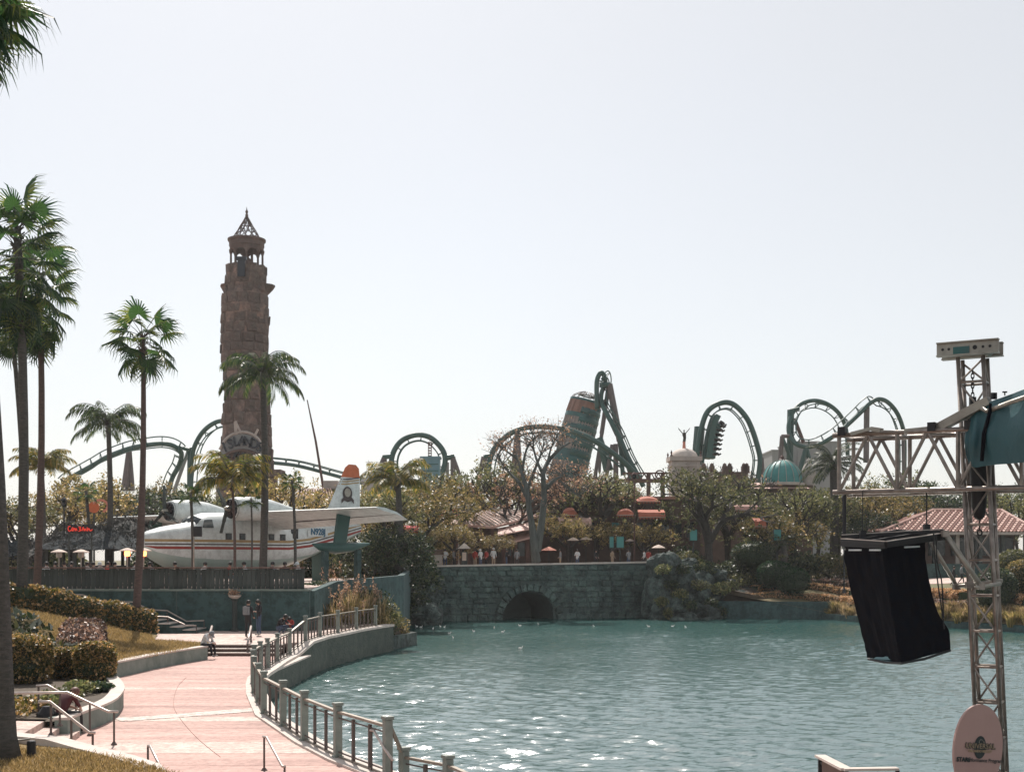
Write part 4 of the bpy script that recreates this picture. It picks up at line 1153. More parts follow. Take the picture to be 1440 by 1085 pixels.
# ---- background trees: (proto, px centre, distance, height px of the top, label)
BG = [
 ('olive1', 20, 100, 700, 'olive tree at the far left edge behind the trio of palms'),
 ('gold1', 70, 104, 690, 'golden tree between the tall palms and the red neon sign'),
 ('gold2', 112, 108, 672, 'tan-leaved tree rising directly above the red neon sign'),
 ('olive2', 150, 118, 680, 'olive tree behind the feathery queen palm'),
 ('dark1', 195, 115, 688, 'dense green tree behind the slender fan palm'),
 ('gold1', 228, 125, 684, 'yellow-green tree above the farther seaplane engine, left of the twisted track'),
 ('dark2', 250, 110, 694, 'dark tree behind the farther seaplane engine'),
 ('airy', 300, 118, 688, 'olive tree between the two seaplane engines'),
 ('gold2', 405, 112, 672, 'orange-tinted tree at the right foot of the stone tower'),
 ('olive2', 440, 124, 700, 'small olive tree in front of the slatted roof'),
 ('olive1', 520, 122, 682, 'olive tree beneath the dark pyramid roof'),
 ('gold1', 545, 116, 690, 'golden tree behind the arching yellow palm'),
 ('airy', 600, 128, 666, 'olive tree in front of the blue box tower'),
 ('gold2', 628, 118, 678, 'golden tree between the blue box tower and the lamp mast'),
 ('airy', 668, 132, 668, 'open-crowned tree right of the small looping track'),
 ('olive1', 690, 132, 655, 'olive tree behind the pink tiled restaurant roof'),
 ('airy', 730, 136, 672, 'open-crowned olive tree behind the forked bare tree'),
 ('gold1', 640, 112, 735, 'low golden tree spreading beneath the pink restaurant roof'),
 ('gold2', 606, 111, 742, 'low yellow tree near the left end of the bridge coping'),
 ('gold1', 690, 113.5, 756, 'low golden tree in front of the restaurant doorway'),
 ('pink', 786, 134, 670, 'pink-budded tree at the foot of the ribbed tube tower'),
 ('gold1', 800, 120, 726, 'golden tree right of the forked trunk'),
 ('airy', 838, 122, 668, 'olive tree in front of the coaster lift supports'),
 ('gold2', 858, 121, 736, 'golden tree in front of the orange awnings'),
 ('olive2', 862, 138, 668, 'olive tree left of the rusty lattice gantry'),
 ('gold1', 905, 122, 738, 'low golden tree left of the large dark-trunked tree'),
 ('pink', 880, 128, 690, 'pink-budded tree between the orange awnings and the gantry'),
 ('airy', 998, 117, 652, 'large open-crowned tree with a dark forked trunk right of the bridge'),
 ('olive1', 955, 127, 700, 'olive tree below the domed stone pavilion'),
 ('airy', 1025, 130, 672, 'twiggy tree behind the large open-crowned tree'),
 ('airy', 1060, 126, 690, 'olive tree between the open-crowned tree and the teal dome'),
 ('airy', 1115, 124, 688, 'airy olive tree under the teal dome'),
 ('olive1', 1150, 128, 690, 'olive tree left of the dark lamp post and truss'),
 ('gold2', 1085, 120, 720, 'golden tree behind the round clipped shrubs'),
 ('gold1', 1205, 132, 688, 'bright yellow-green tree seen beneath the left end of the truss'),
 ('gold2', 1238, 138, 690, 'yellow tree seen through the middle of the truss'),
 ('dark1', 1215, 126, 722, 'round dark tree left of the tiled pavilion'),
 ('dark2', 1285, 144, 680, 'dark tree behind the tiled pavilion roof'),
 ('olive1', 1255, 148, 672, 'olive tree behind the hanging chain of the truss'),
 ('dark1', 1330, 148, 690, 'dark tree behind the truss corner'),
 ('dark2', 1390, 150, 690, 'dark tree right of the truss leg behind the tiled roof'),
 ('olive2', 1430, 142, 688, 'olive tree at the right edge behind the tiled roof'),
 ('bare', 1030, 150, 655, 'leafless tree whose twigs show inside the tall arch of the coaster'),
 ('bare', 1012, 156, 650, 'second leafless tree inside the tall arch, nearer the pavilion'),
 ('olive2', 475, 130, 702, 'olive tree behind the seaplane fuselage, left of the fin'),
 ('dark1', 340, 130, 700, 'dark tree at the left foot of the stone tower'),
 ('olive2', 1180, 140, 684, 'olive tree behind the date palm'),
]
for i, (key, px, Y, pyt, lab) in enumerate(BG):
    X = at(px, 787, Y).x
    zb = 2.6 if (Y < 104 and px < 500) else (h_right(X, Y) if px > 915 and Y < 174 else 3.4)
    zt = at(px, pyt, Y).z
    tree(key, lab, X, Y, zb, max(3.0, (zt - zb) * 1.04), wide=1.15 if (zt - zb) < 7 else .95)
# forked, nearly leafless tree in front of the bridge coping
def forked_tree():
    Y = 113.0
    b0 = at(754, 790, Y); b0.z = 3.3
    root = thing('forked_tree', 'tall grey forked tree with pinkish budding twigs standing behind the bridge coping', 'tree', b0)
    b_ = MB(); r_ = random.Random(4); tips = []
    sc = Y / 1800.0
    def P(px, py, dy=0): return at(px, py, Y + dy)
    stems = [([(754, 790), (751, 765), (749, 745), (744, 715), (741, 690), (734, 665), (727, 640)], .42),
             ([(755, 775), (760, 745), (764, 715), (765, 690), (764, 668), (770, 650), (786, 632), (800, 622)], .38),
             ([(765, 690), (778, 676), (794, 668), (806, 672)], .2), ([(741, 690), (752, 660), (760, 640), (765, 622)], .18), ([(741, 700), (728, 676), (712, 660), (700, 640)], .18),
             ([(764, 668), (756, 650), (750, 628), (752, 612)], .16), ([(734, 665), (738, 640), (745, 622), (757, 612)], .15), ([(727, 645), (712, 634), (702, 628)], .12), ([(770, 650), (775, 630), (784, 612)], .12), ([(786, 675), (804, 690), (818, 700)], .14)]
    for px_, r0 in stems:
        k = len(px_); dy = [r_.uniform(-1.2, 1.2) * i / k * 1.6 for i in range(k)]
        pts = [P(a, c_, d) for (a, c_), d in zip(px_, dy)]
        b_.tube(catmull(pts, 3), [r0 * (1 - .75 * i / (3 * (k - 1))) for i in range(3 * (k - 1) + 1)], 6, cap=False)
        for q in range(14):
            t = r_.uniform(.45, 1); i = min(k - 2, int(t * (k - 1))); p_ = pts[i].lerp(pts[i + 1], t * (k - 1) - i)
            d = Vector((r_.uniform(-1, 1), r_.uniform(-.8, .8), r_.uniform(.1, 1))).normalized(); L = r_.uniform(1.0, 2.2)
            m1 = p_ + d * L * .5 + Vector((0, 0, .1)); e = p_ + d * L + Vector((r_.uniform(-.3, .3), 0, -.1))
            b_.tube([p_, m1, e], [.05, .035, .015], 3, cap=False); tips += [m1, e]
            for w in range(3):
                d2 = (d + Vector((r_.uniform(-1, 1), r_.uniform(-1, 1), r_.uniform(-.4, .8)))).normalized(); e2 = m1 + d2 * r_.uniform(.5, 1.1)
                b_.tube([m1, e2], [.025, .01], 3, cap=False); tips.append(e2)
    b_.build('trunk', 'bark_grey', root)
    rs = np.random.RandomState(5); T = np.array([tuple(t - root.location) for t in tips]); idx = rs.randint(0, len(T), 2600)
    C = T[idx] + rs.normal(size=(2600, 3)) * .30
    link('buds', quads_mesh('buds', leaf_quads(C, .17, rs=rs), 'leaf_pink'), root)
forked_tree()
tree('pink', 'pink-budded bare tree whose twigs cross the base of the ribbed tube', at(800, 787, 124).x, 124, 3.4, 10.6)
tree('pink', 'pink-budded bare tree behind the forked grey trunk', at(725, 787, 121).x, 121, 3.4, 9.6)
tree('pink', 'pinkish thin-leaved tree right of the ribbed tube', at(835, 787, 128).x, 128, 3.4, 9.4)

# ---- right bank garden
def onr(px, py, lo=72, hi=165):
    """first ground point of the garden along the ray"""
    Y = lo
    while Y < hi:
        p_ = at(px, py, Y)
        if p_.y > interp(p_.x, SH) + .2 and p_.z <= h_right(p_.x, p_.y): return p_
        Y += .25
    return p_
for i, (px, py, r_, hh) in enumerate([(1115, 826, 1.42, 2.3), (1090, 815, 1.6, 2.5), (1060, 790, 2.0, 2.5), (1072, 822, 1.0, 1.4), (1400, 858, 1.5, 3.2), (1428, 815, 1.5, 2.6), (1440, 838, 1.4, 2.8)]):
    p_ = onr(px, py) if i > 2 else at(px, (833, 826, 797)[i], (113.2, 115.5, 119)[i])
    hedge_block('round_shrub', ['nearest round clipped shrub above the low wall', 'round clipped shrub directly behind the nearest one', 'dark flattened round shrub below the open-crowned tree', 'small dark clipped shrub at the edge of the rocks', 'dark cone-shaped shrub behind the truss tower leg', 'leafy green shrub at the right edge by the path', 'golden-green shrub at the far right edge of the bank'][i], (p_.x, p_.y, p_.z - .1), (r_, r_, hh / 2), .0, ['leaf_round', 'leaf_round', 'leaf_dark', 'leaf_dark', 'leaf_dark', 'leaf_olive', 'leaf_gold'][i], 5200, .13, cat='shrub', seed=200 + i, round_=2.3)
def run_r(name, label, pxs, w, h, lm, n, ls, seed, lump=.15):
    pts = [onr(a, c_) for a, c_ in pxs]
    return leaf_run(name, label, [(p_.x, p_.y, p_.z - .08) for p_ in pts], w, h, lm, n, ls, seed=seed, lump=lump)
run_r('hedge', 'low orange-brown hedge strip right above the low concrete wall', [(1046, 842), (1090, 838), (1130, 841), (1190, 845), (1215, 848)], 1.6, .5, 'leaf_strip', 8000, .13, 221)
run_r('hedge', 'second tan hedge strip curving above the first one', [(1060, 830), (1085, 826), (1120, 826), (1150, 827), (1200, 835)], 1.2, .5, 'leaf_strip', 5000, .13, 222)
run_r('hedge', 'russet hedge strip below the small lawn patch', [(1140, 822), (1165, 822), (1195, 826), (1230, 830)], 1.3, .6, 'leaf_purple', 5000, .13, 223)
run_r('hedge', 'pinkish clipped hedge beside the path left of the hanging speaker', [(1122, 795), (1140, 793), (1165, 793)], 1.4, .8, 'leaf_strip', 3500, .13, 224)
run_r('hedge', 'bright orange hedge band behind the hanging cables', [(1310, 838), (1335, 838), (1365, 840)], 2.6, .6, 'leaf_strip', 6000, .14, 225)
run_r('hedge', 'red-brown hedge band in front of the orange one', [(1305, 853), (1335, 855), (1370, 856)], 1.4, .6, 'leaf_purple', 4500, .13, 226)
run_r('hedge', 'russet low hedge behind the dark cone-shaped shrub', [(1405, 838), (1425, 842), (1450, 848)], 1.5, .5, 'leaf_strip', 3500, .14, 227)
for i in range(22):
    px = [1172, 1184, 1196, 1178, 1192][i] if i < 5 else 1318 + (i - 5) * 8.2
    py = 868 - (i % 2) * 8 if i < 5 else 872 + (px - 1318) * .07 - (i % 3) * 6
    p_ = onr(px, py)
    tuft('grass_tuft', 'dry tan grass tuft along the water edge of the right bank', p_.x, p_.y, p_.z - .1, .9, rnd.uniform(.9, 1.3), 170, 'leaf_reed' if i % 3 else 'leaf_gold', 'grass', seed=240 + i, group='dry grass tufts along the right bank', w=.03)

# ---- short grass blades on the nearest turf
def blades(name, poly, hfn, n, L, seed, lm='leaf_turf'):
    rs = np.random.RandomState(seed); xs = [p_[0] for p_ in poly]; ys = [p_[1] for p_ in poly]; P = []
    while len(P) < n:
        x, y = rs.uniform(min(xs), max(xs)), rs.uniform(min(ys), max(ys))
        if inside((x, y), poly): P.append((x, y, hfn(x, y)))
    P = np.array(P); a = rs.rand(n) * 6.283; w = .012; d = np.stack([np.cos(a), np.sin(a), 0 * a], 1) * w; l_ = L * (.5 + rs.rand(n))
    tip = P + np.stack([rs.normal(size=n) * l_ * .5, rs.normal(size=n) * l_ * .5, l_], 1)
    return stuff(link(name, quads_mesh(name, np.stack([P - d, P + d, tip + d * .3, tip - d * .3], 1), lm)))
leafmat('leaf_turf', (0.15, 0.115, 0.05), (0.29, 0.205, 0.095), (0.46, 0.34, 0.19), 0.35, 0.7, 0)
blades('grass', [p_ for p_ in [(-4.2, 21), (-5.9, 22.6), (-7.6, 24.6), (-9.4, 25.6), (-12, 26.2), (-14, 26.2), (-14, 21)]], h_fl, 26000, .07, 1)
blades('lawn_grass', [(-13.9, 44.2), (-13.0, 51), (-13.0, 55), (-16, 57.3), (-17.4, 61.5), (-19.8, 59.8), (-22, 56), (-19.5, 50), (-16.0, 46)], h_left, 32000, .10, 2)

# ================================================================== LIGHTHOUSE TOWER
TY = 149.0
tb = at(347, 787, TY); tb.z = 3.42
trt = thing('lighthouse_tower', 'tall rugged stone lighthouse tower with an open lattice spire', 'tower', tb)
def tz(py): return at(347, py, TY).z
tp_ = [(300, 0), (372, 2.42), (392, 2.5), (402, 2.52), (407, 2.5), (418, 2.7), (430, 2.85), (500, 2.86), (560, 2.78), (600, 2.95), (650, 3.25), (690, 3.6), (790, 4.1)]
def trad(z):
    for (a, ra_), (b_, rb_) in zip(tp_[1:], tp_[2:]):
        za, zb = tz(a), tz(b_)
        if zb <= z <= za: return rb_ + (ra_ - rb_) * (z - zb) / (za - zb)
    return tp_[-1][1] if z < 10 else tp_[1][1]
g = MB(); zt = tz(377); n1, n2 = 70, 40; vs_, fs_ = [], []
for i in range(n1 + 1):
    z = 3.0 + (zt - 3.0) * i / n1
    for j in range(n2):
        a = 2 * math.pi * j / n2
        r_ = trad(z) * .93 + .22 * noise.noise(Vector((math.cos(a) * 1.6, math.sin(a) * 1.6, z * .35))) + .12 * noise.noise(Vector((math.cos(a) * 4, math.sin(a) * 4, z)))
        topd = .5 * noise.noise(Vector((math.cos(a) * 1.5, math.sin(a) * 1.5, 7))) if i == n1 else 0
        off = -.25 * min(1, max(0, (tz(410) - z) / 2)) if z > tz(520) else 0
        vs_.append((tb.x + off + r_ * math.cos(a), tb.y + r_ * math.sin(a), z + topd))
for i in range(n1):
    for j in range(n2): fs_.append((i * n2 + j, i * n2 + (j + 1) % n2, (i + 1) * n2 + (j + 1) % n2, (i + 1) * n2 + j))
fs_.append(tuple(n1 * n2 + j for j in range(n2)))
g.add(vs_, fs_); g.build('shaft', 'towerrock', trt)
def rock_block(seed):
    r_ = random.Random(seed); b_ = MB(); j = lambda s_: r_.uniform(-s_, s_)
    v = [(sx * (.5 + j(.05)), 0, sz * (.5 + j(.07))) for sx, sz in ((-1, -1), (1, -1), (1, 1), (-1, 1))]
    v += [(x * .84 + j(.06), -1 + j(.35), z * .8 + j(.07)) for x, y, z in v]
    b_.add(v, [(4, 5, 6, 7), (0, 1, 5, 4), (1, 2, 6, 5), (2, 3, 7, 6), (3, 0, 4, 7)]); return b_.mesh('stone', 'towerrock')
RB = [rock_block(i) for i in range(6)]
z = 8.5; k = 0
while z < tz(380) - .6:
    hgt = rnd.uniform(.95, 1.5); r_ = trad(z + hgt / 2); m_ = 13; ph = rnd.random() * 6
    for q in range(m_):
        if rnd.random() < .14: continue
        a = ph + 6.283 * q / m_ + rnd.uniform(-.05, .05)
        off = -.25 * min(1, max(0, (tz(410) - z) / 2)) if z > tz(520) else 0
        rr = r_ * .93 - .02 + .22 * noise.noise(Vector((math.cos(a) * 1.6, math.sin(a) * 1.6, z * .35)))
        link('stone', rnd.choice(RB), trt, (off + rr * math.cos(a), rr * math.sin(a), z + hgt / 2 - tb.z), (rnd.uniform(-.04, .04), rnd.uniform(-.1, .1), a + math.pi / 2), (6.283 * r_ / m_ * rnd.uniform(.85, .99), rnd.uniform(.05, .17), hgt * .96)); k += 1
    z += hgt
zl = tz(404)
g = MB()
for a, w in ((math.pi, 1.0), (0.1, 1.2), (-.5, .5)):
    g.lathe((tb.x + 2.1 * math.cos(a), tb.y + 2.1 * math.sin(a), zl), [(0.1, -1.1), (.6, -.6), (.85 * w, -.15), (1.0 * w, .12), (.95 * w, .3), (0, .32)], 10)
g.build('ledge', 'towerrock', trt)
# dark copper-green door notch
g = MB(); p_ = Vector((tb.x - .1, tb.y - 2.42, tz(383))); g.box(p_, (.85, .35, 2.0)); g.box(p_ + Vector((0, -.05, 1.05)), (1.2, .5, .35)); g.build('niche', 'navy', trt)
g = MB()
za, zb = tz(379), tz(352)
for k in range(8):
    a = 2 * math.pi * (k + .25) / 8
    g = MB(); c_ = Vector((tb.x + 1.8 * math.cos(a), tb.y + 1.8 * math.sin(a), za)); g.lathe(c_, [(.22, 0), (.22, .2), (.13, .25), (.12, zb - za - .55), (.2, zb - za - .35), (.24, zb - za)], 8); g.build('column', 'towerbase', trt)
zc = tz(337)
g = MB(); prof = [(1.55, zb - .05), (1.95, zb - .05), (1.95, zb + .35), (2.02, zb + .4), (2.02, zc - .3), (2.18, zc - .22), (2.2, zc), (1.5, zc), (1.5, zb - .05)]
g.lathe((tb.x, tb.y, 0), prof, 24); g.build('entablature', 'towerbase', trt)
g = MB()
for k in range(8):   # arch spandrels
    a0 = 2 * math.pi * (k + .25) / 8
    for q in range(6):
        t0, t1 = q / 6, (q + 1) / 6
        def sp(t, z_): a = a0 + t * 2 * math.pi / 8; return (tb.x + 1.86 * math.cos(a), tb.y + 1.86 * math.sin(a), z_)
        d0, d1 = .62 * abs(2 * t0 - 1) ** 2.2 + .04, .62 * abs(2 * t1 - 1) ** 2.2 + .04
        g.add([sp(t0, zb - d0), sp(t1, zb - d1), sp(t1, zb), sp(t0, zb)], [(0, 1, 2, 3)])
g.build('arches', 'towerbase', trt)
g = MB(); g.beam((tb.x - .6, tb.y, zb - .2), (tb.x + .7, tb.y + .2, za + .5), .7, .45); g.beam((tb.x + .6, tb.y, za + .2), (tb.x + .6, tb.y, zb), .25); g.build('inner_stair', 'towerbase', trt)
ztop = tz(303)
for k in range(10):
    for sgn in (-1, 1):
        pts = []
        for q in range(9):
            t = q / 8; a = 2 * math.pi * k / 10 + sgn * 1.5 * t ** .8; r_ = 1.62 * (1 - t) ** 1.05 + .05
            pts.append((tb.x + r_ * math.cos(a), tb.y + r_ * math.sin(a), zc + (ztop - zc) * t))
        g = MB(); g.tube(pts, .055, 4); g.build('spire_rib', 'towerbase', trt)
for t in (.0, .25, .5, .72):
    g = MB(); r_ = 1.62 * (1 - t) ** 1.05 + .05
    g.tube([(tb.x + r_ * math.cos(a), tb.y + r_ * math.sin(a), zc + (ztop - zc) * t) for a in [2 * math.pi * q / 20 for q in range(21)]], .05, 4); g.build('spire_ring', 'towerbase', trt)
g = MB(); g.lathe((tb.x, tb.y, ztop), [(.12, -.2), (.2, .05), (.1, .2), (.18, .45), (.05, .7), (.02, tz(291) - ztop)], 8); g.build('finial', 'towerbase', trt)
# plinth ledge
g = MB(); c_ = at(392, 668, TY - 1); g.box((tb.x + 2.7, tb.y - 1.5, tz(667)), (3.6, 3, .8)); g.box((tb.x + 2.2, tb.y - 1.2, tz(677)), (2.8, 2.6, 1.2)); g.build('side_ledge', 'towerbase', trt)
# arched name sign
SYD = TY - 4.2
sg = thing('arched_sign', 'arched sign with dark lettering mounted on the foot of the lighthouse tower', 'sign', at(341, 640, SYD))
arcpts = [at(a, b_, SYD) for a, b_ in [(309, 632), (317, 618), (328, 610), (341, 607), (354, 610), (364, 618), (370, 630)]]
g = MB(); g.tube(catmull(arcpts, 3), .16, 5); g.build('arch_frame', 'cream', sg)
arc2 = [at(a, b_, SYD) for a, b_ in [(310, 646), (320, 637), (341, 632), (360, 637), (371, 645)]]
g = MB(); g.tube(catmull(arc2, 3), .13, 5); g.build('lower_frame', 'towerbase', sg)
g = MB(); P2 = [at(a, b_, SYD + .12) for a, b_ in [(310, 634), (319, 619), (330, 611), (341, 609), (353, 612), (363, 620), (370, 632), (370, 645), (358, 637), (341, 633), (322, 637), (311, 645)]]
g.add(P2 + [p_ + Vector((0, .15, 0)) for p_ in P2], [tuple(range(12)), tuple(range(23, 11, -1))]); g.build('back_panel', 'grey_wall', sg)
g = MB()
for a, b_ in (((332, 611), (331, 592)), ((331, 592), (339, 609)), ((358, 613), (363, 603))): g.beam(at(*a, SYD), at(*b_, SYD), .35, .2)
g.build('crest', 'cream', sg)
g = MB(); Q = [at(a, b_, SYD) for a, b_ in [(292, 641), (310, 634), (311, 641)]]; g.add(Q + [q + Vector((0, .3, 0)) for q in Q], [(0, 1, 2), (5, 4, 3), (0, 3, 4, 1), (1, 4, 5, 2), (2, 5, 3, 0)]); g.build('side_fin', 'towerbase', sg)
for i, ch in enumerate('ISLANDS'):
    t = i / 6; px = 316 + 49 * t; py = 631 - 9 * math.sin(math.pi * t)
    me = text_mesh(ch, 1.55, 'navy', 'letter', .08, .03)
    p_ = at(px, py - 2, SYD - .15)
    link('letter', me, sg, p_ - sg.location, (R(90), R(-22 + 44 * t), 0))
for i, ch in enumerate('OF ADVENTURE'):
    if ch == ' ': continue
    t = i / 11; me = text_mesh(ch, .75, 'navy', 'letter', .06, .02); link('letter', me, sg, at(318 + 46 * t, 644.5 - 5 * math.sin(math.pi * t), SYD - .15) - sg.location, (R(90), R(-14 + 28 * t), 0))

# ================================================================== ROLLER COASTER
cst = thing('roller_coaster', 'dark green steel looping roller coaster rising behind the trees', 'roller coaster', (0, 200, 3.4))
def track(ctrl, inward, r=.36, gauge=.62, off=.95, k=7, tie=2.2, spine='coaster_green'):
    C = [at(a, b_, c_) for a, b_, c_ in ctrl]
    P = catmull(C, k); n = len(P); L, Rr, S_ = [], [], []
    for i in range(n):
        t = (P[min(n - 1, i + 1)] - P[max(0, i - 1)]).normalized()
        nn = (at(*inward) - P[i]) if len(inward) == 3 and inward[2] > 50 else Vector(inward)
        nn = (nn - t * nn.dot(t)).normalized(); s_ = t.cross(nn).normalized()
        L.append(P[i] + nn * off + s_ * gauge); Rr.append(P[i] + nn * off - s_ * gauge); S_.append((nn, s_))
    b_ = MB(); b_.tube(P, r, 8); b_.build('spine', spine, cst, smooth=True)
    for q in (L, Rr):
        b_ = MB(); b_.tube(q, .10, 5); b_.build('rail', spine, cst)
    b_ = MB(); acc = 0
    for i in range(1, n):
        acc += (P[i] - P[i - 1]).length
        if acc >= tie:
            acc = 0; nn, s_ = S_[i]
            b_.beam(L[i], Rr[i], .10); b_.beam(P[i] + nn * r * .8, L[i], .12); b_.beam(P[i] + nn * r * .8, Rr[i], .12)
    o = b_.build('crossties', spine, cst); stuff(o)
    return P
def leg(a, b_, Y=200, r=.32, m_='coaster_grey', Y2=None, r2=None):
    g_ = MB(); p1, p2 = at(a[0], a[1], Y), at(b_[0], b_[1], Y2 or Y); g_.tube([p1, p2], [r, r2 or r], 8); return g_.build('support_column', m_, cst)
YC = 200
track([(88, 680, 205), (98, 672, 204), (132, 653, 202), (151, 642, 200), (180, 631, 198), (204, 626, 196), (228, 623.5, 196), (244.5, 627, 197), (255, 637, 199), (252, 653, 201), (243, 670, 203), (236, 690, 205)], (0.0, -1.0, .35), gauge=.9, off=.6, r=.38)
track([(266, 700, 203), (267, 668, 202), (270, 646, 201), (273, 629, 200), (283, 610, 199), (297, 597, 198), (314, 591, 198), (340, 594, 198), (362, 610, 198), (374, 632, 199), (380, 665, 200)], (322, 670, 200))
track([(380, 650, 215), (420, 655, 214), (470, 668, 213), (520, 682, 212), (560, 694, 212)], (0, -.2, 1), r=.3, off=.8, gauge=.5, spine='coaster_green')
leg((268, 632), (267, 705), 202, .5, 'coaster_green'); leg((265, 633), (245, 690), 203, .3, 'grey_wall'); leg((262, 631), (270, 631), 201, .35, 'coaster_green')
leg((181, 632), (175, 690), 198.5, .35, r2=.6); leg((182, 632), (185, 690), 199.5, .35, r2=.55); leg((250, 628), (266, 632), 198, .3, 'coaster_green')
track([(552, 690, 200), (551, 667, 200), (550.5, 648, 200), (554, 634, 200), (563, 621, 200), (576, 613.5, 200), (590.6, 611, 200), (605, 615, 200), (616, 624, 200), (624, 635.6, 200), (626, 648.5, 200), (622, 665, 200), (618, 690, 200)], (588, 655, 200), r=.42)
leg((538, 642), (552, 641), 200, .4, 'coaster_green'); leg((540, 643), (529, 668), 200, .35); leg((541, 643), (541, 690), 200.5, .35)
leg((625, 644), (639, 641), 200, .45, 'coaster_green'); leg((637, 642), (637, 695), 200, .4); leg((637, 642), (648, 672), 200, .3); leg((629, 650), (629, 690), 201, .28, 'grey_wall')
track([(686, 690, 196), (687, 658, 196), (691, 640, 196), (698, 627, 196), (713, 612.5, 196), (726, 605, 196), (741, 600.8, 196), (759, 599.5, 196), (776, 600.5, 196), (794, 603, 195), (812, 608.5, 195), (835, 619, 195), (862, 637, 196), (880, 652, 197), (899, 672, 198)], (758, 680, 196), r=.42)
leg((680, 642), (692, 640), 196, .4, 'coaster_green'); leg((680, 642), (672, 680), 196, .35); leg((682, 642), (684, 690), 196, .3); leg((727, 606), (721, 690), 196.5, .35, r2=.6); leg((728, 606), (731, 690), 196, .35, r2=.55)
track([(840, 575, 203), (839, 548, 203), (840, 533, 203), (845, 524, 203), (850, 529, 203.5), (851, 540, 204), (846, 552, 204), (846, 566, 203), (854, 583, 202), (870, 612, 201), (883, 642, 200), (897, 668, 199), (905, 684, 199)], (900, 560, 203), r=.38, off=.8)
leg((843, 541), (858, 541), 203, .45, 'coaster_green'); leg((857, 540), (872, 620), 203, .5, r2=.55); leg((872, 620), (893, 680), 202, .5, 'coaster_green'); leg((856, 541), (846, 610), 204, .35); leg((847, 605), (836, 675), 205, .3)
leg((842, 556), (868, 612), 204, .35); leg((843, 615), (856, 662), 200, .5, 'coaster_green', r2=.8); leg((866, 624), (866, 690), 199, .4); leg((861, 625), (853, 668), 199, .3); leg((872, 618), (876, 668), 202, .35, 'coaster_green')
leg((846, 604), (843, 664), 203, .22); leg((886, 650), (884, 690), 200, .25)
F = track([(978, 690, 190), (979, 660, 190), (981, 636, 190), (984.5, 610, 190), (992, 584, 190), (1003, 571, 190), (1019.5, 565.5, 190), (1034, 570, 190), (1049, 586, 190), (1058, 604.5, 190), (1065.6, 628.5, 190), (1069, 647, 190), (1066, 672, 190), (1060, 700, 190)], (1022, 640, 190), r=.40)
leg((1071, 643), (1074, 680), 190, .3); leg((984, 600), (979, 660), 192, .8, 'coaster_green', r2=.8)
track([(1192, 640, 206), (1191, 612, 206), (1187, 594, 206), (1178, 579, 205), (1162.6, 567.5, 204), (1144.5, 563, 203), (1126, 568, 202), (1115, 580, 201), (1109, 597, 200), (1111, 614, 199), (1121, 625, 198), (1139, 628, 198), (1160, 620.5, 198), (1178, 609, 198), (1193, 596, 198), (1209, 581, 198), (1222, 568, 198), (1235, 561, 198), (1248, 565, 199), (1260.6, 579, 200), (1269, 599, 201), (1272, 620, 202), (1272, 660, 203)], (1150, 600, 201), r=.34)
leg((1112, 576), (1110, 700), 201, .55, 'coaster_green'); leg((1112, 577), (1124, 574), 201, .3, 'coaster_green'); leg((1099, 613), (1111, 613), 199, .3); leg((1100, 613), (1096, 660), 199, .35); leg((1100, 614), (1114, 650), 199, .28, 'coaster_green')
leg((1134, 628), (1124, 665), 198, .38, 'coaster_green'); leg((1134, 630), (1142, 660), 198, .35, 'coaster_green'); leg((1117, 588), (1130, 622), 203, .3, 'rusty'); leg((1219, 572), (1218, 650), 198.5, .45); leg((1270, 600), (1271, 670), 201.5, .3)
# train hanging inside the tall arch
trn = thing('coaster_train', 'dark green coaster train full of riders climbing the left side of the tall arch', 'train', at(990, 610, 190))
seq = []
for i in range(len(F) - 1): 
    if at(0, 640, 190).z < F[i].z and F[i].x < at(1003, 570, 190).x and i < len(F) * .5: seq.append(i)
stepn = max(1, len(seq) // 8)
cctr = at(1022, 640, 190)
for q in range(8):
    i = seq[min(len(seq) - 1, 1 + q * stepn)]
    t = (F[i + 1] - F[i]).normalized(); nn = (cctr - F[i]); nn = (nn - t * nn.dot(t)).normalized(); s_ = t.cross(nn)
    c_ = F[i] + nn * 1.6; rt = Matrix((t, s_, nn)).transposed()
    g = MB(); g.box(c_, (1.5, 2.7 - .012 * q, .85 - .01 * q), rot=rt); g.box(c_ + nn * .55 - t * .5, (.35, 2.2, .8), rot=rt); g.box(c_ - nn * .35, (1.2, 1.6, .3), rot=rt); cr_ = g.build('car', 'coaster_green', trn)
    for w in (-.75, -.25, .25, .75):
        g = MB(); h0 = c_ + nn * .85 + s_ * w * 1.2 + t * .05; g.tube([h0 - nn * .2, h0 + nn * .35, h0 + nn * .6], [.22, .2, .08], 6); g.lathe(h0 + nn * .8, [(0, -.14), (.13, -.06), (.13, .06), (0, .15)], 6); g.build('rider', 'navy', cr_)

# ribbed tube tower
A0, A1 = at(789, 700, 208), at(826, 556, 208)
rt_ = thing('ribbed_tube', 'leaning teal and copper ribbed tube tower swallowing the coaster track', 'tower', A0)
ax = (A1 - A0).normalized(); LT = (A1 - A0).length
xa_ = (Vector((1, 0, 0)) - ax * ax.x).normalized(); rm = Matrix((xa_, ax.cross(xa_), ax)).transposed()
def ringat(t0, t1, r0, r1, m_, name, n=26, ribs=0):
    g_ = MB(); pr = [(r0, t0 * LT), (r1, t1 * LT)]
    vs0 = len(g_.v); g_.lathe((0, 0, 0), [(r0 * .6, t0 * LT), (r0, t0 * LT), (r1, t1 * LT), (r1 * .6, t1 * LT)], n)
    if ribs:
        for k_ in range(ribs):
            a = 6.283 * k_ / ribs
            g_.beam((r0 * 1.02 * math.cos(a), r0 * 1.02 * math.sin(a), t0 * LT), (r1 * 1.02 * math.cos(a), r1 * 1.02 * math.sin(a), t1 * LT), .16, .22)
    g_.v = [tuple(rm @ Vector(v_) + A0) for v_ in g_.v]
    return g_.build(name, m_, rt_)
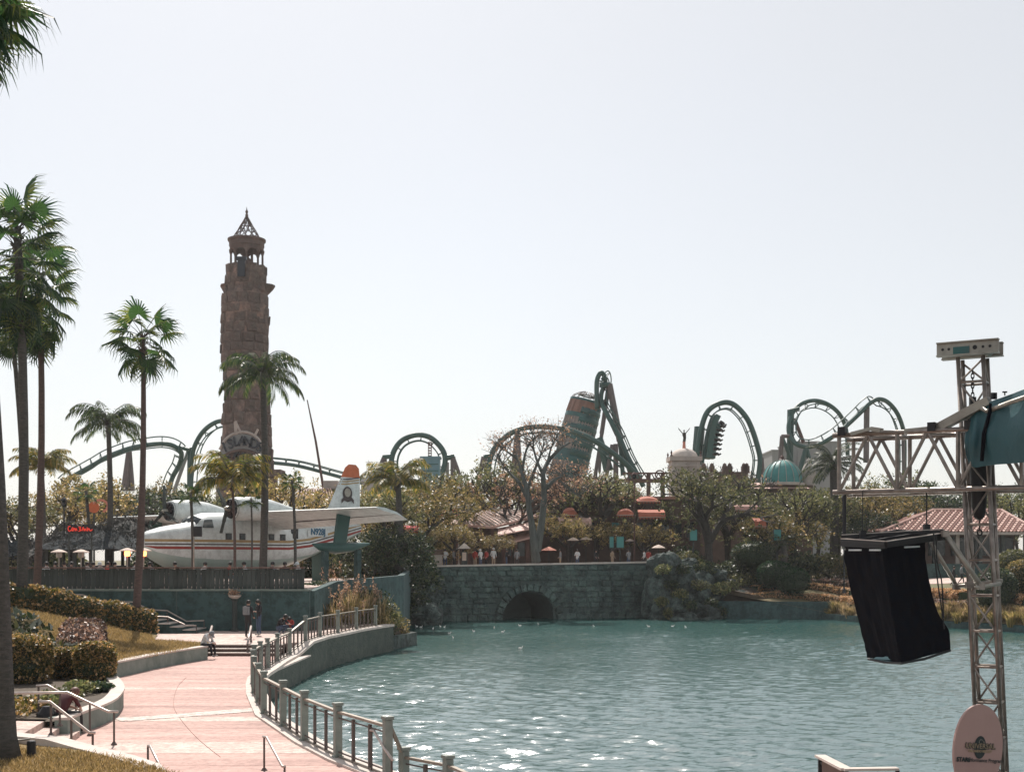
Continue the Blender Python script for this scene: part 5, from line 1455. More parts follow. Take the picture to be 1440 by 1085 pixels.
T = 0.02
seqr = [(.02, .16, 2.9, 2.85, 'rusty', 0), (.16, .20, 3.05, 3.05, 'teal_metal', 0), (.20, .34, 2.85, 2.8, 'ring_metal', 30), (.34, .38, 3.0, 3.0, 'teal_metal', 0), (.38, .46, 2.75, 2.75, 'teal_metal', 0), (.46, .56, 2.8, 2.75, 'ring_metal', 34), (.56, .60, 2.9, 2.855, 'teal_metal', 0),
        (.60, .66, 2.72, 2.7, 'ring_metal', 34), (.66, .70, 2.88, 2.85, 'teal_metal', 0), (.70, .77, 2.66, 2.62, 'ring_metal', 34), (.77, .81, 2.8, 2.75, 'teal_metal', 0), (.81, .93, 2.65, 2.45, 'copper', 16), (.93, .95, 2.6, 2.6, 'teal_metal', 0)]
for s_ in seqr: ringat(s_[0], s_[1], s_[2], s_[3], s_[4], 'ring' if s_[5] else 'band', ribs=s_[5])
g = MB()
for j in range(10):
    t0, t1 = .10 + j * .078, .10 + (j + 1) * .078 - .010; r0, r1 = 2.98 - .45 * t0, 2.98 - .45 * t1
    g.lathe((0, 0, 0), [(r0 * .9, t0 * LT), (r0 + .02, t0 * LT), (r0 + .26, (t0 * .7 + t1 * .3) * LT), (r1 + .28, (t0 * .3 + t1 * .7) * LT), (r1 + .02, t1 * LT), (r1 * .9, t1 * LT)], 20, a0=R(-100), a1=R(62))
g.v = [tuple(rm @ Vector(v_) + A0) for v_ in g.v]; g.build('teal_cladding', 'teal_metal', rt_)
g = MB()
for k in range(14):
    a = 6.283 * k / 14; pts = [rm @ Vector((2.45 * (1 - t * t * .75) * math.cos(a), 2.45 * (1 - t * t * .75) * math.sin(a), LT * (.95 + .08 * t))) + A0 for t in (0, .35, .7, 1)]
    g.tube(pts, .07, 4)
g.build('cage_top', 'ring_metal', rt_)
ringat(.99, 1.0, 1.6, 1.5, 'ring_metal', 'cap')
g = MB()
for k in range(2):
    a = R(-30 + k * 22); p0 = [rm @ Vector(((2.9 - t * .4) * math.cos(a), (2.9 - t * .4) * math.sin(a), LT * (.15 + .75 * t))) + A0 for t in (0, .5, 1)]
    g.tube(p0, .28, 6)
g.build('side_pipes', 'teal_metal', rt_)

# red-brown lattice gantry
gy = 165
gn = thing('lattice_gantry', 'rusty lattice walkway gantry on posts right of the coaster lift', 'gantry', at(918, 680, gy))
g = MB()
for py in (665, 674): g.beam(at(876, py, gy), at(941, py, gy), .2); g.beam(at(876, py, gy + 2.5), at(941, py, gy + 2.5), .2)
for k in range(14): g.beam(at(876 + 65 * k / 13, 674 if k % 2 else 665, gy), at(876 + 65 * (k + 1) / 13, 665 if k % 2 else 674, gy), .12)
g.build('lattice', 'rusty', gn)
for k, px in enumerate((891, 912, 932)):
    g = MB(); g.beam(at(px, 665, gy + .4), Vector((at(px, 665, gy).x, gy + .4, 3.4)), .5); g.build('post', 'rusty', gn)
g = MB(); c_ = at(927, 668, gy - .3); g.tube([c_ + Vector((math.cos(a) * .75 * (1 - a / 9), 0, math.sin(a) * .75 * (1 - a / 9))) for a in [q * .45 for q in range(15)]], .1, 5); g.build('scroll', 'rusty', gn)
g = MB(); g.box(at(905, 676, gy + 1.5), (6.5, 3, .3)); g.build('deck', 'wall_brown', gn)

# domed pavilion with winged statue
py_ = 150; sc = 1800 / py_
pv = thing('domed_pavilion', 'square stone pavilion tower with a shallow dome and corner finials', 'pavilion', at(962, 787, py_))
c0 = at(962, 787, py_ + 2)
def PZ(py): return at(962, py, py_).z
g = MB(); g.box((c0.x, c0.y, (PZ(647) + 3.4) / 2), (3.3, 3.3, PZ(647) - 3.4)); g.build('wall', 'cream', pv)
g = MB(); g.box((c0.x, c0.y, PZ(644)), (3.8, 3.8, .5)); g.box((c0.x, c0.y, PZ(654)), (3.55, 3.55, .2)); g.box((c0.x, c0.y, PZ(662)), (3.5, 3.5, .15)); g.build('cornice', 'cream', pv)
for sx in (-1, 1):
    g = MB(); g.box((c0.x + sx * 1.45, c0.y - 1.55, (PZ(649) + PZ(690)) / 2), (.4, .4, PZ(649) - PZ(690))); g.build('pilaster', 'cream', pv)
g = MB(); zb_ = PZ(641); g.lathe((c0.x, c0.y, zb_), [(1.62, 0), (1.6, .2), (1.35, .6), (.95, .9), (.45, 1.05), (0, 1.08)], 20); g.build('dome', 'kerb', pv, smooth=True)
for sx in (-1, 1):
    for sy in (-1, 1):
        g = MB(); g.lathe((c0.x + sx * 1.72, c0.y + sy * 1.72, PZ(642)), [(.14, 0), (.16, .2), (.06, .3), (.13, .5), (0, .85)], 6); g.build('finial', 'rusty', pv)
st = thing('winged_statue', 'dark winged figure statue on a reddish pedestal above the stone dome', 'statue', (c0.x, c0.y, PZ(632)))
zz = PZ(633)
figs = []
g = MB(); g.lathe((c0.x, c0.y, zz), [(.35, 0), (.28, .3), (.2, .5), (.16, 1.1), (.2, 1.2), (0, 1.22)], 8); g.build('pedestal', 'umbrella_pink', st)
g = MB(); z1 = zz + 1.2
g.tube([(c0.x, c0.y, z1), (c0.x + .05, c0.y, z1 + .35), (c0.x, c0.y, z1 + .65), (c0.x, c0.y, z1 + .82)], [.12, .12, .16, .06], 6)
g.lathe((c0.x, c0.y, z1 + .92), [(0, -.09), (.09, 0), (0, .1)], 6)
figs.append(g.build('figure', 'bark_dark', st))
for sx in (-1, 1):
    g = MB(); g.add([(c0.x + sx * .08, c0.y, z1 + .6), (c0.x + sx * .45, c0.y + .05, z1 + 1.05), (c0.x + sx * .5, c0.y, z1 + 1.2), (c0.x + sx * .2, c0.y - .03, z1 + .85), (c0.x + sx * .08, c0.y + .08, z1 + .72)], [(0, 1, 2, 3, 4)]); figs.append(g.build('wing', 'bark_dark', st))
for o in figs:
    o.location = (0, 0, (1 - 1.45) * (z1 - zz)); o.scale = (1.45, 1.45, 1.45)
# crenellated wall right of it
g = MB(); Y = 148; a, b_ = at(985, 787, Y), at(1052, 787, Y)
cw = thing('crenellated_wall', 'dark crenellated stone wall between the pavilion and the teal dome', 'wall', at(1018, 787, Y))
g.prism([(a.x, Y), (b_.x, Y), (b_.x, Y + 1), (a.x, Y + 1)], 3.4, at(0, 663, Y).z); g.build('wall', 'wall_brown', cw)
for px in (990, 1001, 1019, 1026, 1046, 1050):
    p_ = at(px, 660, Y + .5); g = MB(); g.box(p_, (.55, .8, .8)); g.lathe(p_ + Vector((0, 0, .4)), [(.25, 0), (.2, .25), (0, .4)], 6); g.build('merlon', 'wall_brown', cw)

# teal dome building
Y = 150; dc = at(1100, 787, Y + 2.6)
db = thing('domed_building', 'low building crowned by a ribbed teal dome', 'building', dc)
zd = at(1100, 677, Y).z
g = MB(); g.lathe((dc.x, dc.y, zd), [(2.42 * math.cos(a), 2.75 * math.sin(a)) for a in [R(q) for q in range(0, 91, 9)]], 32); g.build('dome', 'dome_teal', db, smooth=True)
for k in range(16):
    a0 = 2 * math.pi * k / 16; g = MB(); g.tube([(dc.x + 2.45 * math.cos(q) * math.cos(a0), dc.y + 2.45 * math.cos(q) * math.sin(a0), zd + 2.78 * math.sin(q)) for q in [R(d_) for d_ in range(0, 88, 11)]], .06, 4); g.build('rib', 'dome_rib', db)
g = MB(); g.lathe((dc.x, dc.y, zd + 2.6), [(.5, 0), (.45, .2), (.2, .35), (.25, .5), (0, .8)], 10); g.build('lantern', 'rusty', db)
g = MB(); g.lathe((dc.x, dc.y, zd - .35), [(2.7, 0), (2.75, .3), (2.4, .36)], 32); g.build('rim', 'kerb', db)
g = MB(); g.box((dc.x - .8, dc.y + .3, (zd + 3.1) / 2), (8, 4.5, zd - 3.8)); g.build('wall', 'wall_brown', db)
g = MB(); a = dc.x - 4.9; b2 = dc.x + 2.9; zl_ = zd - .3
g.add([(a, dc.y - 2.6, zl_ - .5), (b2, dc.y - 2.6, zl_ - .5), (b2 - 1.6, dc.y, zl_ + .35), (a + 1.6, dc.y, zl_ + .35), (a, dc.y + 2.6, zl_ - .5), (b2, dc.y + 2.6, zl_ - .5)], [(0, 1, 2, 3), (3, 2, 5, 4), (0, 3, 4), (1, 5, 2)]); g.build('roof', 'tile_pale', db)
def block(name, label, px0, px1, py0, Y, depth, m_, cat='building', parts=()):
    a, b_ = at(px0, 787, Y), at(px1, 787, Y); zt_ = at((px0 + px1) / 2, py0, Y).z
    root = thing(name, label, cat, ((a.x + b_.x) / 2, Y, 3.4))
    g_ = MB(); g_.prism([(a.x, Y), (b_.x, Y), (b_.x, Y + depth), (a.x, Y + depth)], 3.0, zt_); g_.build('wall', m_, root)
    g_ = MB(); g_.prism([(a.x - .15, Y - .15), (b_.x + .15, Y - .15), (b_.x + .15, Y + depth), (a.x - .15, Y + depth)], zt_ + .003, zt_ + .25); g_.build('parapet', m_, root)
    return root, a.x, b_.x, zt_
block('warehouse', 'small grey box building left of the looping track base', 1086, 1114, 634, 225, 10, 'grey_wall')
r1, xa, xb, zt_ = block('warehouse', 'large plain grey building beneath the round loop of track', 1114, 1178, 622, 230, 12, 'grey_wall')
for k in range(4):
    g = MB(); g.box((xa + (xb - xa) * (k + .5) / 4, 229.9, zt_ - 3), (.25, .25, 5)); g.build('pilaster', 'grey_wall', r1)
Y = 152; bc = at(1137, 787, Y); br = thing('bulb_turret', 'pale bulb-shaped plaster turret right of the teal dome', 'turret', bc)
zb_ = at(1137, 672, Y).z
g = MB(); g.lathe((bc.x, bc.y, zb_), [(.75, -7), (.75, 0), (.85, .4), (.8, 1.0), (.55, 1.5), (.35, 1.75), (.3, 2.0), (.1, 2.3), (0, 2.5)], 16); g.build('body', 'cream', br, smooth=True)
# blue box tower with mast
r1, xa, xb, zt_ = block('box_tower', 'blue-grey box on the skyline inside the right side of the small loop', 592, 618, 644, 172, 2.6, 'box_blue', 'tower')
for k in range(3):
    g = MB(); g.box(((xa + xb) / 2, 171.95, zt_ - .8 - k * .9), (xb - xa - .3, .15, .12)); g.build('band', 'teal_metal', r1)
g = MB(); p_ = at(604.5, 644, 173); zt2 = at(604, 610, 173).z
for sx, sy in ((-.2, -.2), (.2, -.2), (.2, .2), (-.2, .2)): g.beam((p_.x + sx, p_.y + sy, p_.z), (p_.x + sx, p_.y + sy, at(604, 621, 173).z), .08)
for k in range(6): g.box((p_.x, p_.y, p_.z + .3 + k * .36), (.5, .5, .12))
g.beam((p_.x, p_.y, p_.z), (p_.x, p_.y, zt2), .05)
o = g.build('lattice_mast', 'rusty'); tag(o, 'small red lattice mast on top of the blue-grey box', 'mast')
# pyramid roof
Y = 168; pc = at(529, 787, Y + 2)
pr = thing('pyramid_roof_hut', 'small tower with a dark pyramid roof just right of the seaplane fin', 'building', pc)
za, zb_ = at(0, 659, Y).z, at(0, 677, Y).z
g = MB(); w = 2.0; g.add([(pc.x - w, pc.y - w, zb_), (pc.x + w, pc.y - w, zb_), (pc.x + w, pc.y + w, zb_), (pc.x - w, pc.y + w, zb_), (pc.x, pc.y, za)], [(0, 1, 4), (1, 2, 4), (2, 3, 4), (3, 0, 4), (3, 2, 1, 0)]); g.build('roof', 'navy', pr)
g = MB(); g.box((pc.x, pc.y, (zb_ + 3.4) / 2 - .1), (3.6, 3.6, zb_ - 3.6)); g.build('wall', 'grey_wall', pr)
g = MB(); g.beam((pc.x - 1, pc.y, zb_), (pc.x - 1, pc.y, at(0, 645, Y).z), .06); g.beam((pc.x - 1.4, pc.y, at(0, 648, Y).z), (pc.x - .6, pc.y, at(0, 648, Y).z), .06); g.beam((pc.x - 1.3, pc.y, at(0, 651, Y).z), (pc.x - .7, pc.y, at(0, 651, Y).z), .08); g.build('antenna', 'steel', pr)
# leaning red pole
g = MB(); g.tube([at(456, 694, 150), at(444, 620, 150), at(432, 562, 150)], [.16, .13, .06], 7)
o = g.build('leaning_pole', 'rusty'); tag(o, 'thin red-brown leaning pole rising right of the stone tower', 'pole')

# slatted-roof hut
Y = 138
sh = thing('slatted_roof_house', 'house with a striped sloping roof behind the seaplane wing', 'house', at(440, 787, Y))
Q = [at(413, 712, Y), at(476, 712, Y), at(466, 687, Y + 3), at(420, 687, Y + 3)]
g = MB(); g.add(Q + [q + Vector((0, .1, -.25)) for q in Q], [(0, 1, 2, 3), (7, 6, 5, 4), (0, 4, 5, 1), (1, 5, 6, 2), (2, 6, 7, 3), (3, 7, 4, 0)]); g.build('roof', 'wall_brown', sh)
for k in range(14):
    t = (k + .5) / 14; a, b_ = Q[0].lerp(Q[1], t), Q[3].lerp(Q[2], t); g = MB(); g.beam(a + Vector((0, -.05, .06)), b_ + Vector((0, -.05, .06)), .12, .1); g.build('batten', 'tile_pale', sh)
g = MB(); a = at(417, 787, Y); b_ = at(472, 787, Y); g.prism([(a.x, Y + .5), (b_.x, Y + .5), (b_.x, Y + 4), (a.x, Y + 4)], 3.3, at(0, 712, Y).z - .1); g.build('wall', 'cream', sh)
g = MB(); g.box(at(466, 690, Y + 4), (1.6, 1.5, 2.2)); g.box(at(472, 697, Y + 4), (1.2, 1.5, 1.5)); g.build('chimney', 'cream', sh)

# restaurant with pink standing-seam roof
Y = 119
rs_ = thing('restaurant', 'restaurant with a broad pink standing-seam roof above the bridge', 'restaurant', at(680, 787, Y))
def RP(px, py, d): return at(px, py, Y + d)
Q = [RP(693, 740, 0), RP(757, 724.5, 1.5), RP(742, 720, 6), RP(652, 714, 6)]
Q2 = [RP(600, 733, 0), RP(693, 740, 0), RP(652, 714, 6), RP(622, 712, 6)]
for qi, q in enumerate((Q, Q2)):
    g = MB(); g.add(q + [v_ + Vector((0, .1, -.2)) for v_ in q], [(0, 1, 2, 3), (7, 6, 5, 4), (0, 4, 5, 1), (1, 5, 6, 2), (2, 6, 7, 3), (3, 7, 4, 0)]); ro = g.build('roof', 'tile_pale', rs_)
    for k in range(13):
        t = (k + .5) / 13; g = MB(); g.beam(q[0].lerp(q[1], t) + Vector((0, 0, .08)), q[3].lerp(q[2], t) + Vector((0, 0, .08)), .09, .12); g.build('seam', 'kerb', ro)
g = MB(); g.beam(RP(618, 711.5, 6), RP(744, 719.5, 6), .35, .3); g.build('ridge_cap', 'kerb', rs_)
a, b_ = RP(606, 787, 1), RP(748, 787, 1)
g = MB(); g.prism([(a.x, Y + 3), (b_.x, Y + 3), (b_.x, Y + 7), (a.x, Y + 7)], 3.3, at(0, 742, Y + 3).z); g.build('wall', 'wall_brown', rs_)
for k in range(9):
    g = MB(); px = 610 + k * 16.5; p_ = at(px, 787, Y + .4); g.box((p_.x, p_.y, (3.3 + at(0, 741, Y).z) / 2), (.28, .28, at(0, 741, Y).z - 3.3)); g.build('porch_post', 'wood_red', rs_)
for k in range(7):
    p_ = at(618 + k * 19, 772, Y + 2.95); g = MB(); g.box(p_, (1.0, .15, 1.5)); w_ = g.build('window_frame', 'wood_red', rs_); g = MB(); g.box(p_ + Vector((0, -.09, 0)), (.8, .05, 1.3)); g.build('pane', 'glass', w_)
for i, (pa, pb, m_) in enumerate([((700, 752), (752, 742), 'tile_pale'), ((712, 764), (752, 754), 'tile_pale')]):
    g = MB(); p1, p2 = at(pa[0], pa[1], Y - 1.2), at(pb[0], pb[1], Y - 1); g.add([p1, p2, p2 + Vector((0, 2, .7)), p1 + Vector((0, 2, .7)), p1 + Vector((0, 0, -.1)), p2 + Vector((0, 0, -.1)), p2 + Vector((0, 2, .6)), p1 + Vector((0, 2, .6))], [(0, 1, 2, 3), (7, 6, 5, 4), (0, 4, 5, 1), (1, 5, 6, 2), (2, 6, 7, 3), (3, 7, 4, 0)]); g.build('porch_roof', m_, rs_)
def awning(label, px0, px1, py0, py1, Y, m_, round_=False):
    a, b_ = at(px0, py1, Y), at(px1, py1, Y); zt_ = at(px0, py0, Y + 1).z
    root = thing('awning', label, 'awning', ((a.x + b_.x) / 2, Y, a.z))
    g_ = MB(); w = b_.x - a.x; n = 8; vs_ = []
    for i in range(n + 1):
        t = i / n; hgt = (zt_ - a.z) * (math.sin(math.pi * t) ** .5 if round_ else 1)
        vs_ += [(a.x + w * t, Y, a.z), (a.x + w * t, Y + .35, a.z + hgt * .6), (a.x + w * t, Y + 1.5, a.z + hgt)]
    g_.add(vs_, [(i * 3 + j, (i + 1) * 3 + j, (i + 1) * 3 + j + 1, i * 3 + j + 1) for i in range(n) for j in (0, 1)]); g_.build('canopy', m_, root)
    g_ = MB(); g_.add([(a.x + w * i / n * 1.0, Y - .01, a.z) for i in range(n + 1)] + [(a.x + w * (i + .5) / n, Y - .01, a.z - .22) for i in range(n)], [(i, n + 1 + i, i + 1) for i in range(n)]); g_.build('valance', m_, root)
    g_ = MB(); g_.beam((a.x, Y + .02, a.z), (a.x, Y + 1.5, a.z - .5), .06); g_.beam((b_.x, Y + .02, a.z), (b_.x, Y + 1.5, a.z - .5), .06); g_.beam((a.x, Y, a.z), (b_.x, Y, a.z), .06); g_.build('bracket', 'steel', root)
awning('red rounded awning at the left end of the pink restaurant roof', 616, 647, 713, 725, 116, 'awning_red', True)
awning('small red awning beside the seaplane wing tip', 566, 588, 738, 746, 108, 'awning_red')
awning('orange awning seen through the trees right of the forked trunk', 790, 814, 713, 724, 122, 'awning_orange', True)
awning('tan awning below the orange one right of the forked trunk', 786, 832, 727, 737, 121, 'tile_pale')
awning('upper orange awning under the gantry', 894, 930, 697, 705, 123, 'awning_orange', True)
awning('long orange awning left half, under the gantry', 868, 894, 714, 724, 120.5, 'awning_orange', True)
awning('long orange awning right half, left of the dark-trunked tree', 898, 936, 716, 727, 120.8, 'awning_orange')
awning('orange-red awning right of the dark-trunked tree', 1034, 1068, 709, 717, 121, 'tile')
awning('small orange awning low behind the round clipped shrubs', 1062, 1078, 728, 740, 116, 'awning_orange')
# cafe facade behind
Y = 126
cf = thing('cafe_building', 'long brown cafe building with teal windows behind the trees', 'building', at(860, 787, Y))
a, b_ = at(742, 787, Y), at(985, 787, Y)
g = MB(); g.prism([(a.x, Y), (b_.x, Y), (b_.x, Y + 6), (a.x, Y + 6)], 3.3, at(0, 702, Y).z); g.build('wall', 'wall_brown', cf)
g = MB(); g.prism([(a.x - .4, Y - .5), (b_.x + .4, Y - .5), (b_.x + .4, Y + 6), (a.x - .4, Y + 6)], at(0, 702, Y).z + .003, at(0, 698, Y).z); g.build('roof', 'tile', cf)
for k in range(12):
    px = 778 + k * 17.5; p_ = at(px, 745, Y - .05); g = MB(); g.box(p_, (.95, .15, 1.7)); w_ = g.build('window_frame', 'wood_red', cf)
    g = MB(); g.box(p_ + Vector((0, -.09, 0)), (.75, .05, 1.5)); g.build('pane', 'dome_teal' if k in (5,) else 'glass', w_)
for i, px in enumerate((860, 872, 975, 1093)):
    p_ = at(px, 762 if px < 900 else 752, 116.0); g = MB(); w = .34 if i == 0 else .62
    g.box(p_, (w, .3, .95)); o = g.build('teal_panel', 'dome_teal'); tag(o, ['narrow teal menu panel behind the bridge coping', 'wider teal menu panel beside the narrow one', 'teal kiosk panel left of the dark tree trunk', 'teal kiosk panel behind the squat stiff palm'][i], 'panel')
    g = MB(); g.box(p_ + Vector((0, .02, 0)), (w + .12, .2, 1.1)); g.box((p_.x, p_.y + .05, (p_.z + 3.1) / 2), (.1, .1, p_.z - 3.1)); g.build('frame', 'wood_dark', o)

# tiled pavilion on the right bank
Y = 123
tp2 = thing('tiled_pavilion', 'low brown pavilion with a hipped terracotta tile roof on the right bank', 'building', at(1345, 787, Y + 5))
eL, eR = at(1238, 748, Y), at(1462, 748, Y); rL, rR = at(1312, 718, Y + 6), at(1408, 718, Y + 6)
eLb, eRb = eL + Vector((0, 12, 0)), eR + Vector((0, 12, 0))
g = MB(); g.add([eL, eR, rR, rL, eLb, eRb], [(0, 1, 2, 3), (0, 3, 4), (1, 5, 2), (3, 2, 5, 4), (0, 4, 5, 1)]); g.build('roof_deck', 'wall_brown', tp2)
g = MB()
g2 = MB()
def tileface(A_, B_, C_, D_, n, rows):
    """A_-B_ eave, D_-C_ ridge; rows of half-round tiles stepping up the slope"""
    nrm = (B_ - A_).cross(D_ - A_).normalized()
    if nrm.z < 0: nrm = -nrm
    for i in range(n):
        t = (i + .5) / n; lo = A_.lerp(B_, t)
        for j in range(rows):
            s0, s1 = j / rows, (j + 1.12) / rows
            x0_, x1_ = s0, min(1, s1)
            full = A_.lerp(B_, t)
            # keep columns vertical: clip against the hips
            def pt(s_):
                l_, r_2 = A_.lerp(D_, s_), B_.lerp(C_, s_)
                x_ = lo.x
                return None if (x_ < min(l_.x, r_2.x) or x_ > max(l_.x, r_2.x)) else Vector((x_, l_.y, l_.z))
            p1, p2 = pt(x0_), pt(x1_)
            if p1 is None or p2 is None: continue
            w = abs(B_.x - A_.x) / n * .36; u_ = Vector((1, 0, 0))
            p1 = p1 + nrm * .07; p2 = p2 + nrm * .02
            (g if (i + j) % 2 else g2).add([p1 - u_ * w, p1 + nrm * .17, p1 + u_ * w, p2 + u_ * w * .8, p2 + nrm * .10, p2 - u_ * w * .8], [(0, 1, 4, 5), (1, 2, 3, 4), (0, 2, 1)])
tileface(eL, eR, rR, rL, 44, 11)
stuff(g.build('roof_tiles', mat('tile_dark', (0.26, 0.11, 0.08), (0.14, 0.06, 0.05), 3, 0.8, 0.3), tp2)); stuff(g2.build('pale_roof_tiles', 'tile_pale', tp2))
g = MB(); n = 40
for i in range(24):
    t = (i + .5) / 24; a = eL.lerp(eLb, t); s_ = 1 - abs(2 * t - 1); b_ = a + (rL - eL) * 1.0 * s_; b_.y = a.y
    g.beam(a + Vector((-.05, 0, .1)), a.lerp(Vector((eL.x + (rL.x - eL.x) * s_, a.y, eL.z + (rL.z - eL.z) * s_)), 1) + Vector((0, 0, .1)), .28, .12)
stuff(g.build('side_tiles', 'tile', tp2))
g = MB(); g.tube([rL + Vector((-.1, 0, .1)), rR + Vector((.1, 0, .1))], .16, 6); g.tube([eL + Vector((0, 0, .1)), rL + Vector((0, 0, .1))], .14, 6); g.tube([eR + Vector((0, 0, .1)), rR + Vector((0, 0, .1))], .14, 6); g.build('ridge_tiles', 'tile_pale', tp2)
g = MB(); g.box(((eL.x + eR.x) / 2, Y + 6, (eL.z + 2.3) / 2), (eR.x - eL.x - 3.2, 8, eL.z - 2.5)); g.build('wall', 'wall_brown', tp2)
g = MB(); g.beam(eL + Vector((0, -.02, -.12)), eR + Vector((0, -.02, -.12)), .15, .25); g.build('fascia', 'cream', tp2)
for k in range(7):
    p_ = at(1250 + k * 32, 787, Y + .8); g = MB(); g.box((p_.x, p_.y, (eL.z + 2.3) / 2), (.35, .35, eL.z - 2.4)); g.build('post', 'cream' if k % 3 == 0 else 'wood_dark', tp2)
for k in range(5):
    p_ = at(1285 + k * 32, 768, Y + 1.9); g = MB(); g.box(p_, (1.6, .2, 1.8)); w_ = g.build('window_frame', 'wood_dark', tp2); g = MB(); g.box(p_ + Vector((0, -.12, 0)), (1.4, .05, 1.6)); g.build('pane', 'glass', w_)
# low wall in front of pavilion, benches/planter stones
g = MB(); p1, p2 = at(1236, 800, 119), at(1460, 795, 116); g.ribbon([(p1.x, p1.y), (p2.x, p2.y)], .4, 2.0, 3.75)
o = g.build('garden_wall', 'wall_concrete'); tag(o, 'low garden wall in front of the tiled pavilion', 'wall')
for i, (px, py) in enumerate([(1160, 786), (1172, 782), (1182, 788), (1172, 792)]):
    p_ = onr(px, py + 4); g = MB(); g.box((p_.x, p_.y, p_.z + .35), (1.6, 1.2, .7)); g.box((p_.x, p_.y, p_.z + .75), (1.9, 1.4, .12)); o = g.build('stone_table', 'wall_brown'); tag(o, ['leftmost brown slab table by the path left of the hanging speaker', 'farthest brown slab table by the path', 'slab table closest to the hanging speaker', 'nearest low slab table by the pink hedge'][i], 'table')

# ================================================================== SEAPLANE
HD = R(230)
np0 = Vector(((193 - 720) / 1800 * 78.9, 78.9, 2.7))
sp_ = thing('seaplane', 'white twin-engine seaplane with gold and red stripes parked on the terrace', 'seaplane', np0, HD)
SEC = [(0.0, 2.35, 2.45, .05, 2.75), (-.25, 2.0, 2.25, .40, 3.0), (-.9, 1.45, 1.9, .75, 3.25), (-1.8, 1.0, 1.7, 1.0, 3.5), (-2.9, .7, 1.55, 1.18, 3.68), (-3.5, .6, 1.5, 1.25, 3.78), (-4.1, .5, 1.5, 1.3, 4.25), (-4.7, .45, 1.45, 1.33, 4.42),
       (-6.5, .35, 1.4, 1.35, 4.5), (-9.0, .3, 1.4, 1.35, 4.5), (-11, .75, 1.5, 1.28, 4.42), (-13, 1.3, 1.75, 1.1, 4.32), (-15, 1.95, 2.3, .8, 4.22), (-17, 2.65, 2.9, .45, 4.12), (-18.7, 3.3, 3.45, .15, 3.95)]
def zs(x): return 2.08 + max(0, -x - 12) * .2
def sect(s_):
    x, zk, zc_, W_, zt_ = s_
    b0_ = zs(x)
    zr = [b0_, b0_ + .17, b0_ + .27, b0_ + .36, b0_ + .46, b0_ + .62]
    zr = [min(max(q, zc_ + .02 * (i + 1)), zt_ - .08 + .01 * i) for i, q in enumerate(zr)]
    rows = [(0, zk), (W_ * .55, zk * .55 + zc_ * .45), (W_ * .97, zc_)] + [(None, q) for q in zr]
    zm = (zc_ + zt_) / 2 + .05
    last = zr[-1]
    rows += [(None, last + (zt_ - last) * t) for t in (.25, .5, .7, .85, .95, 1.0)]
    out = []
    for w_, q in rows:
        if w_ is None:
            w_ = W_ * (1 - min(1, max(0, (q - zm) / max(.05, zt_ - zm))) ** 2.3) ** (1 / 2.3)
        out.append((w_, q))
    return x, out
g = MB(); secs = [sect(s_) for s_ in SEC]; nr = len(secs[0][1]); full = []
for x, rows in secs:
    ring = [(x, w_, z) for w_, z in rows] + [(x, -w_, z) for w_, z in reversed(rows[1:-1])]
    full.append(ring)
NR = len(full[0]); base = len(g.v)
for ring in full: g.v += ring
def rowmat(j):
    jj = j if j < nr - 1 else (2 * (nr - 1) - 1 - j)
    return {0: 1, 1: 1, 3: 4, 5: 3, 7: 2}.get(jj, 0)
for i in range(len(full) - 1):
    for j in range(NR):
        j2 = (j + 1) % NR
        mi = rowmat(j)
        if i < 1 and mi > 1: mi = 0
        g.f.append((i * NR + j, i * NR + j2, (i + 1) * NR + j2, (i + 1) * NR + j)); g.m.append(mi)
g.build('fuselage', ['white_paint', 'keel_paint', 'gold', 'stripe_dark', 'stripe_red'], sp_, smooth=True, world=False)
def wingbox(name, sgn, y0, y1, le0, le1, c0_, c1_, z0, z1, th0, th1, m_='white_paint', par=sp_, vertical=False, drop=0):
    b_ = MB(); prof = [(0, 0), (.08, .55), (.3, 1.0), (.65, .6), (1, 0), (.65, -.35), (.3, -.6), (.08, -.4)]
    vs_ = []
    for (y, le, c_, z, th) in ((y0, le0, c0_, z0, th0), (y1, le1, c1_, z1, th1)):
        for (t, h_) in prof:
            vs_.append((le - t * c_, sgn * y, z + h_ * th - (drop * t + (max(0, t - .62) * drop * 1.3)) * c_) if not vertical else (le - t * c_, h_ * th, y))
    n_ = len(prof)
    b_.add(vs_, [(j, (j + 1) % n_, n_ + (j + 1) % n_, n_ + j) for j in range(n_)] + [tuple(range(n_)), tuple(range(2 * n_ - 1, n_ - 1, -1))])
    return b_.build(name, m_, par, world=False)
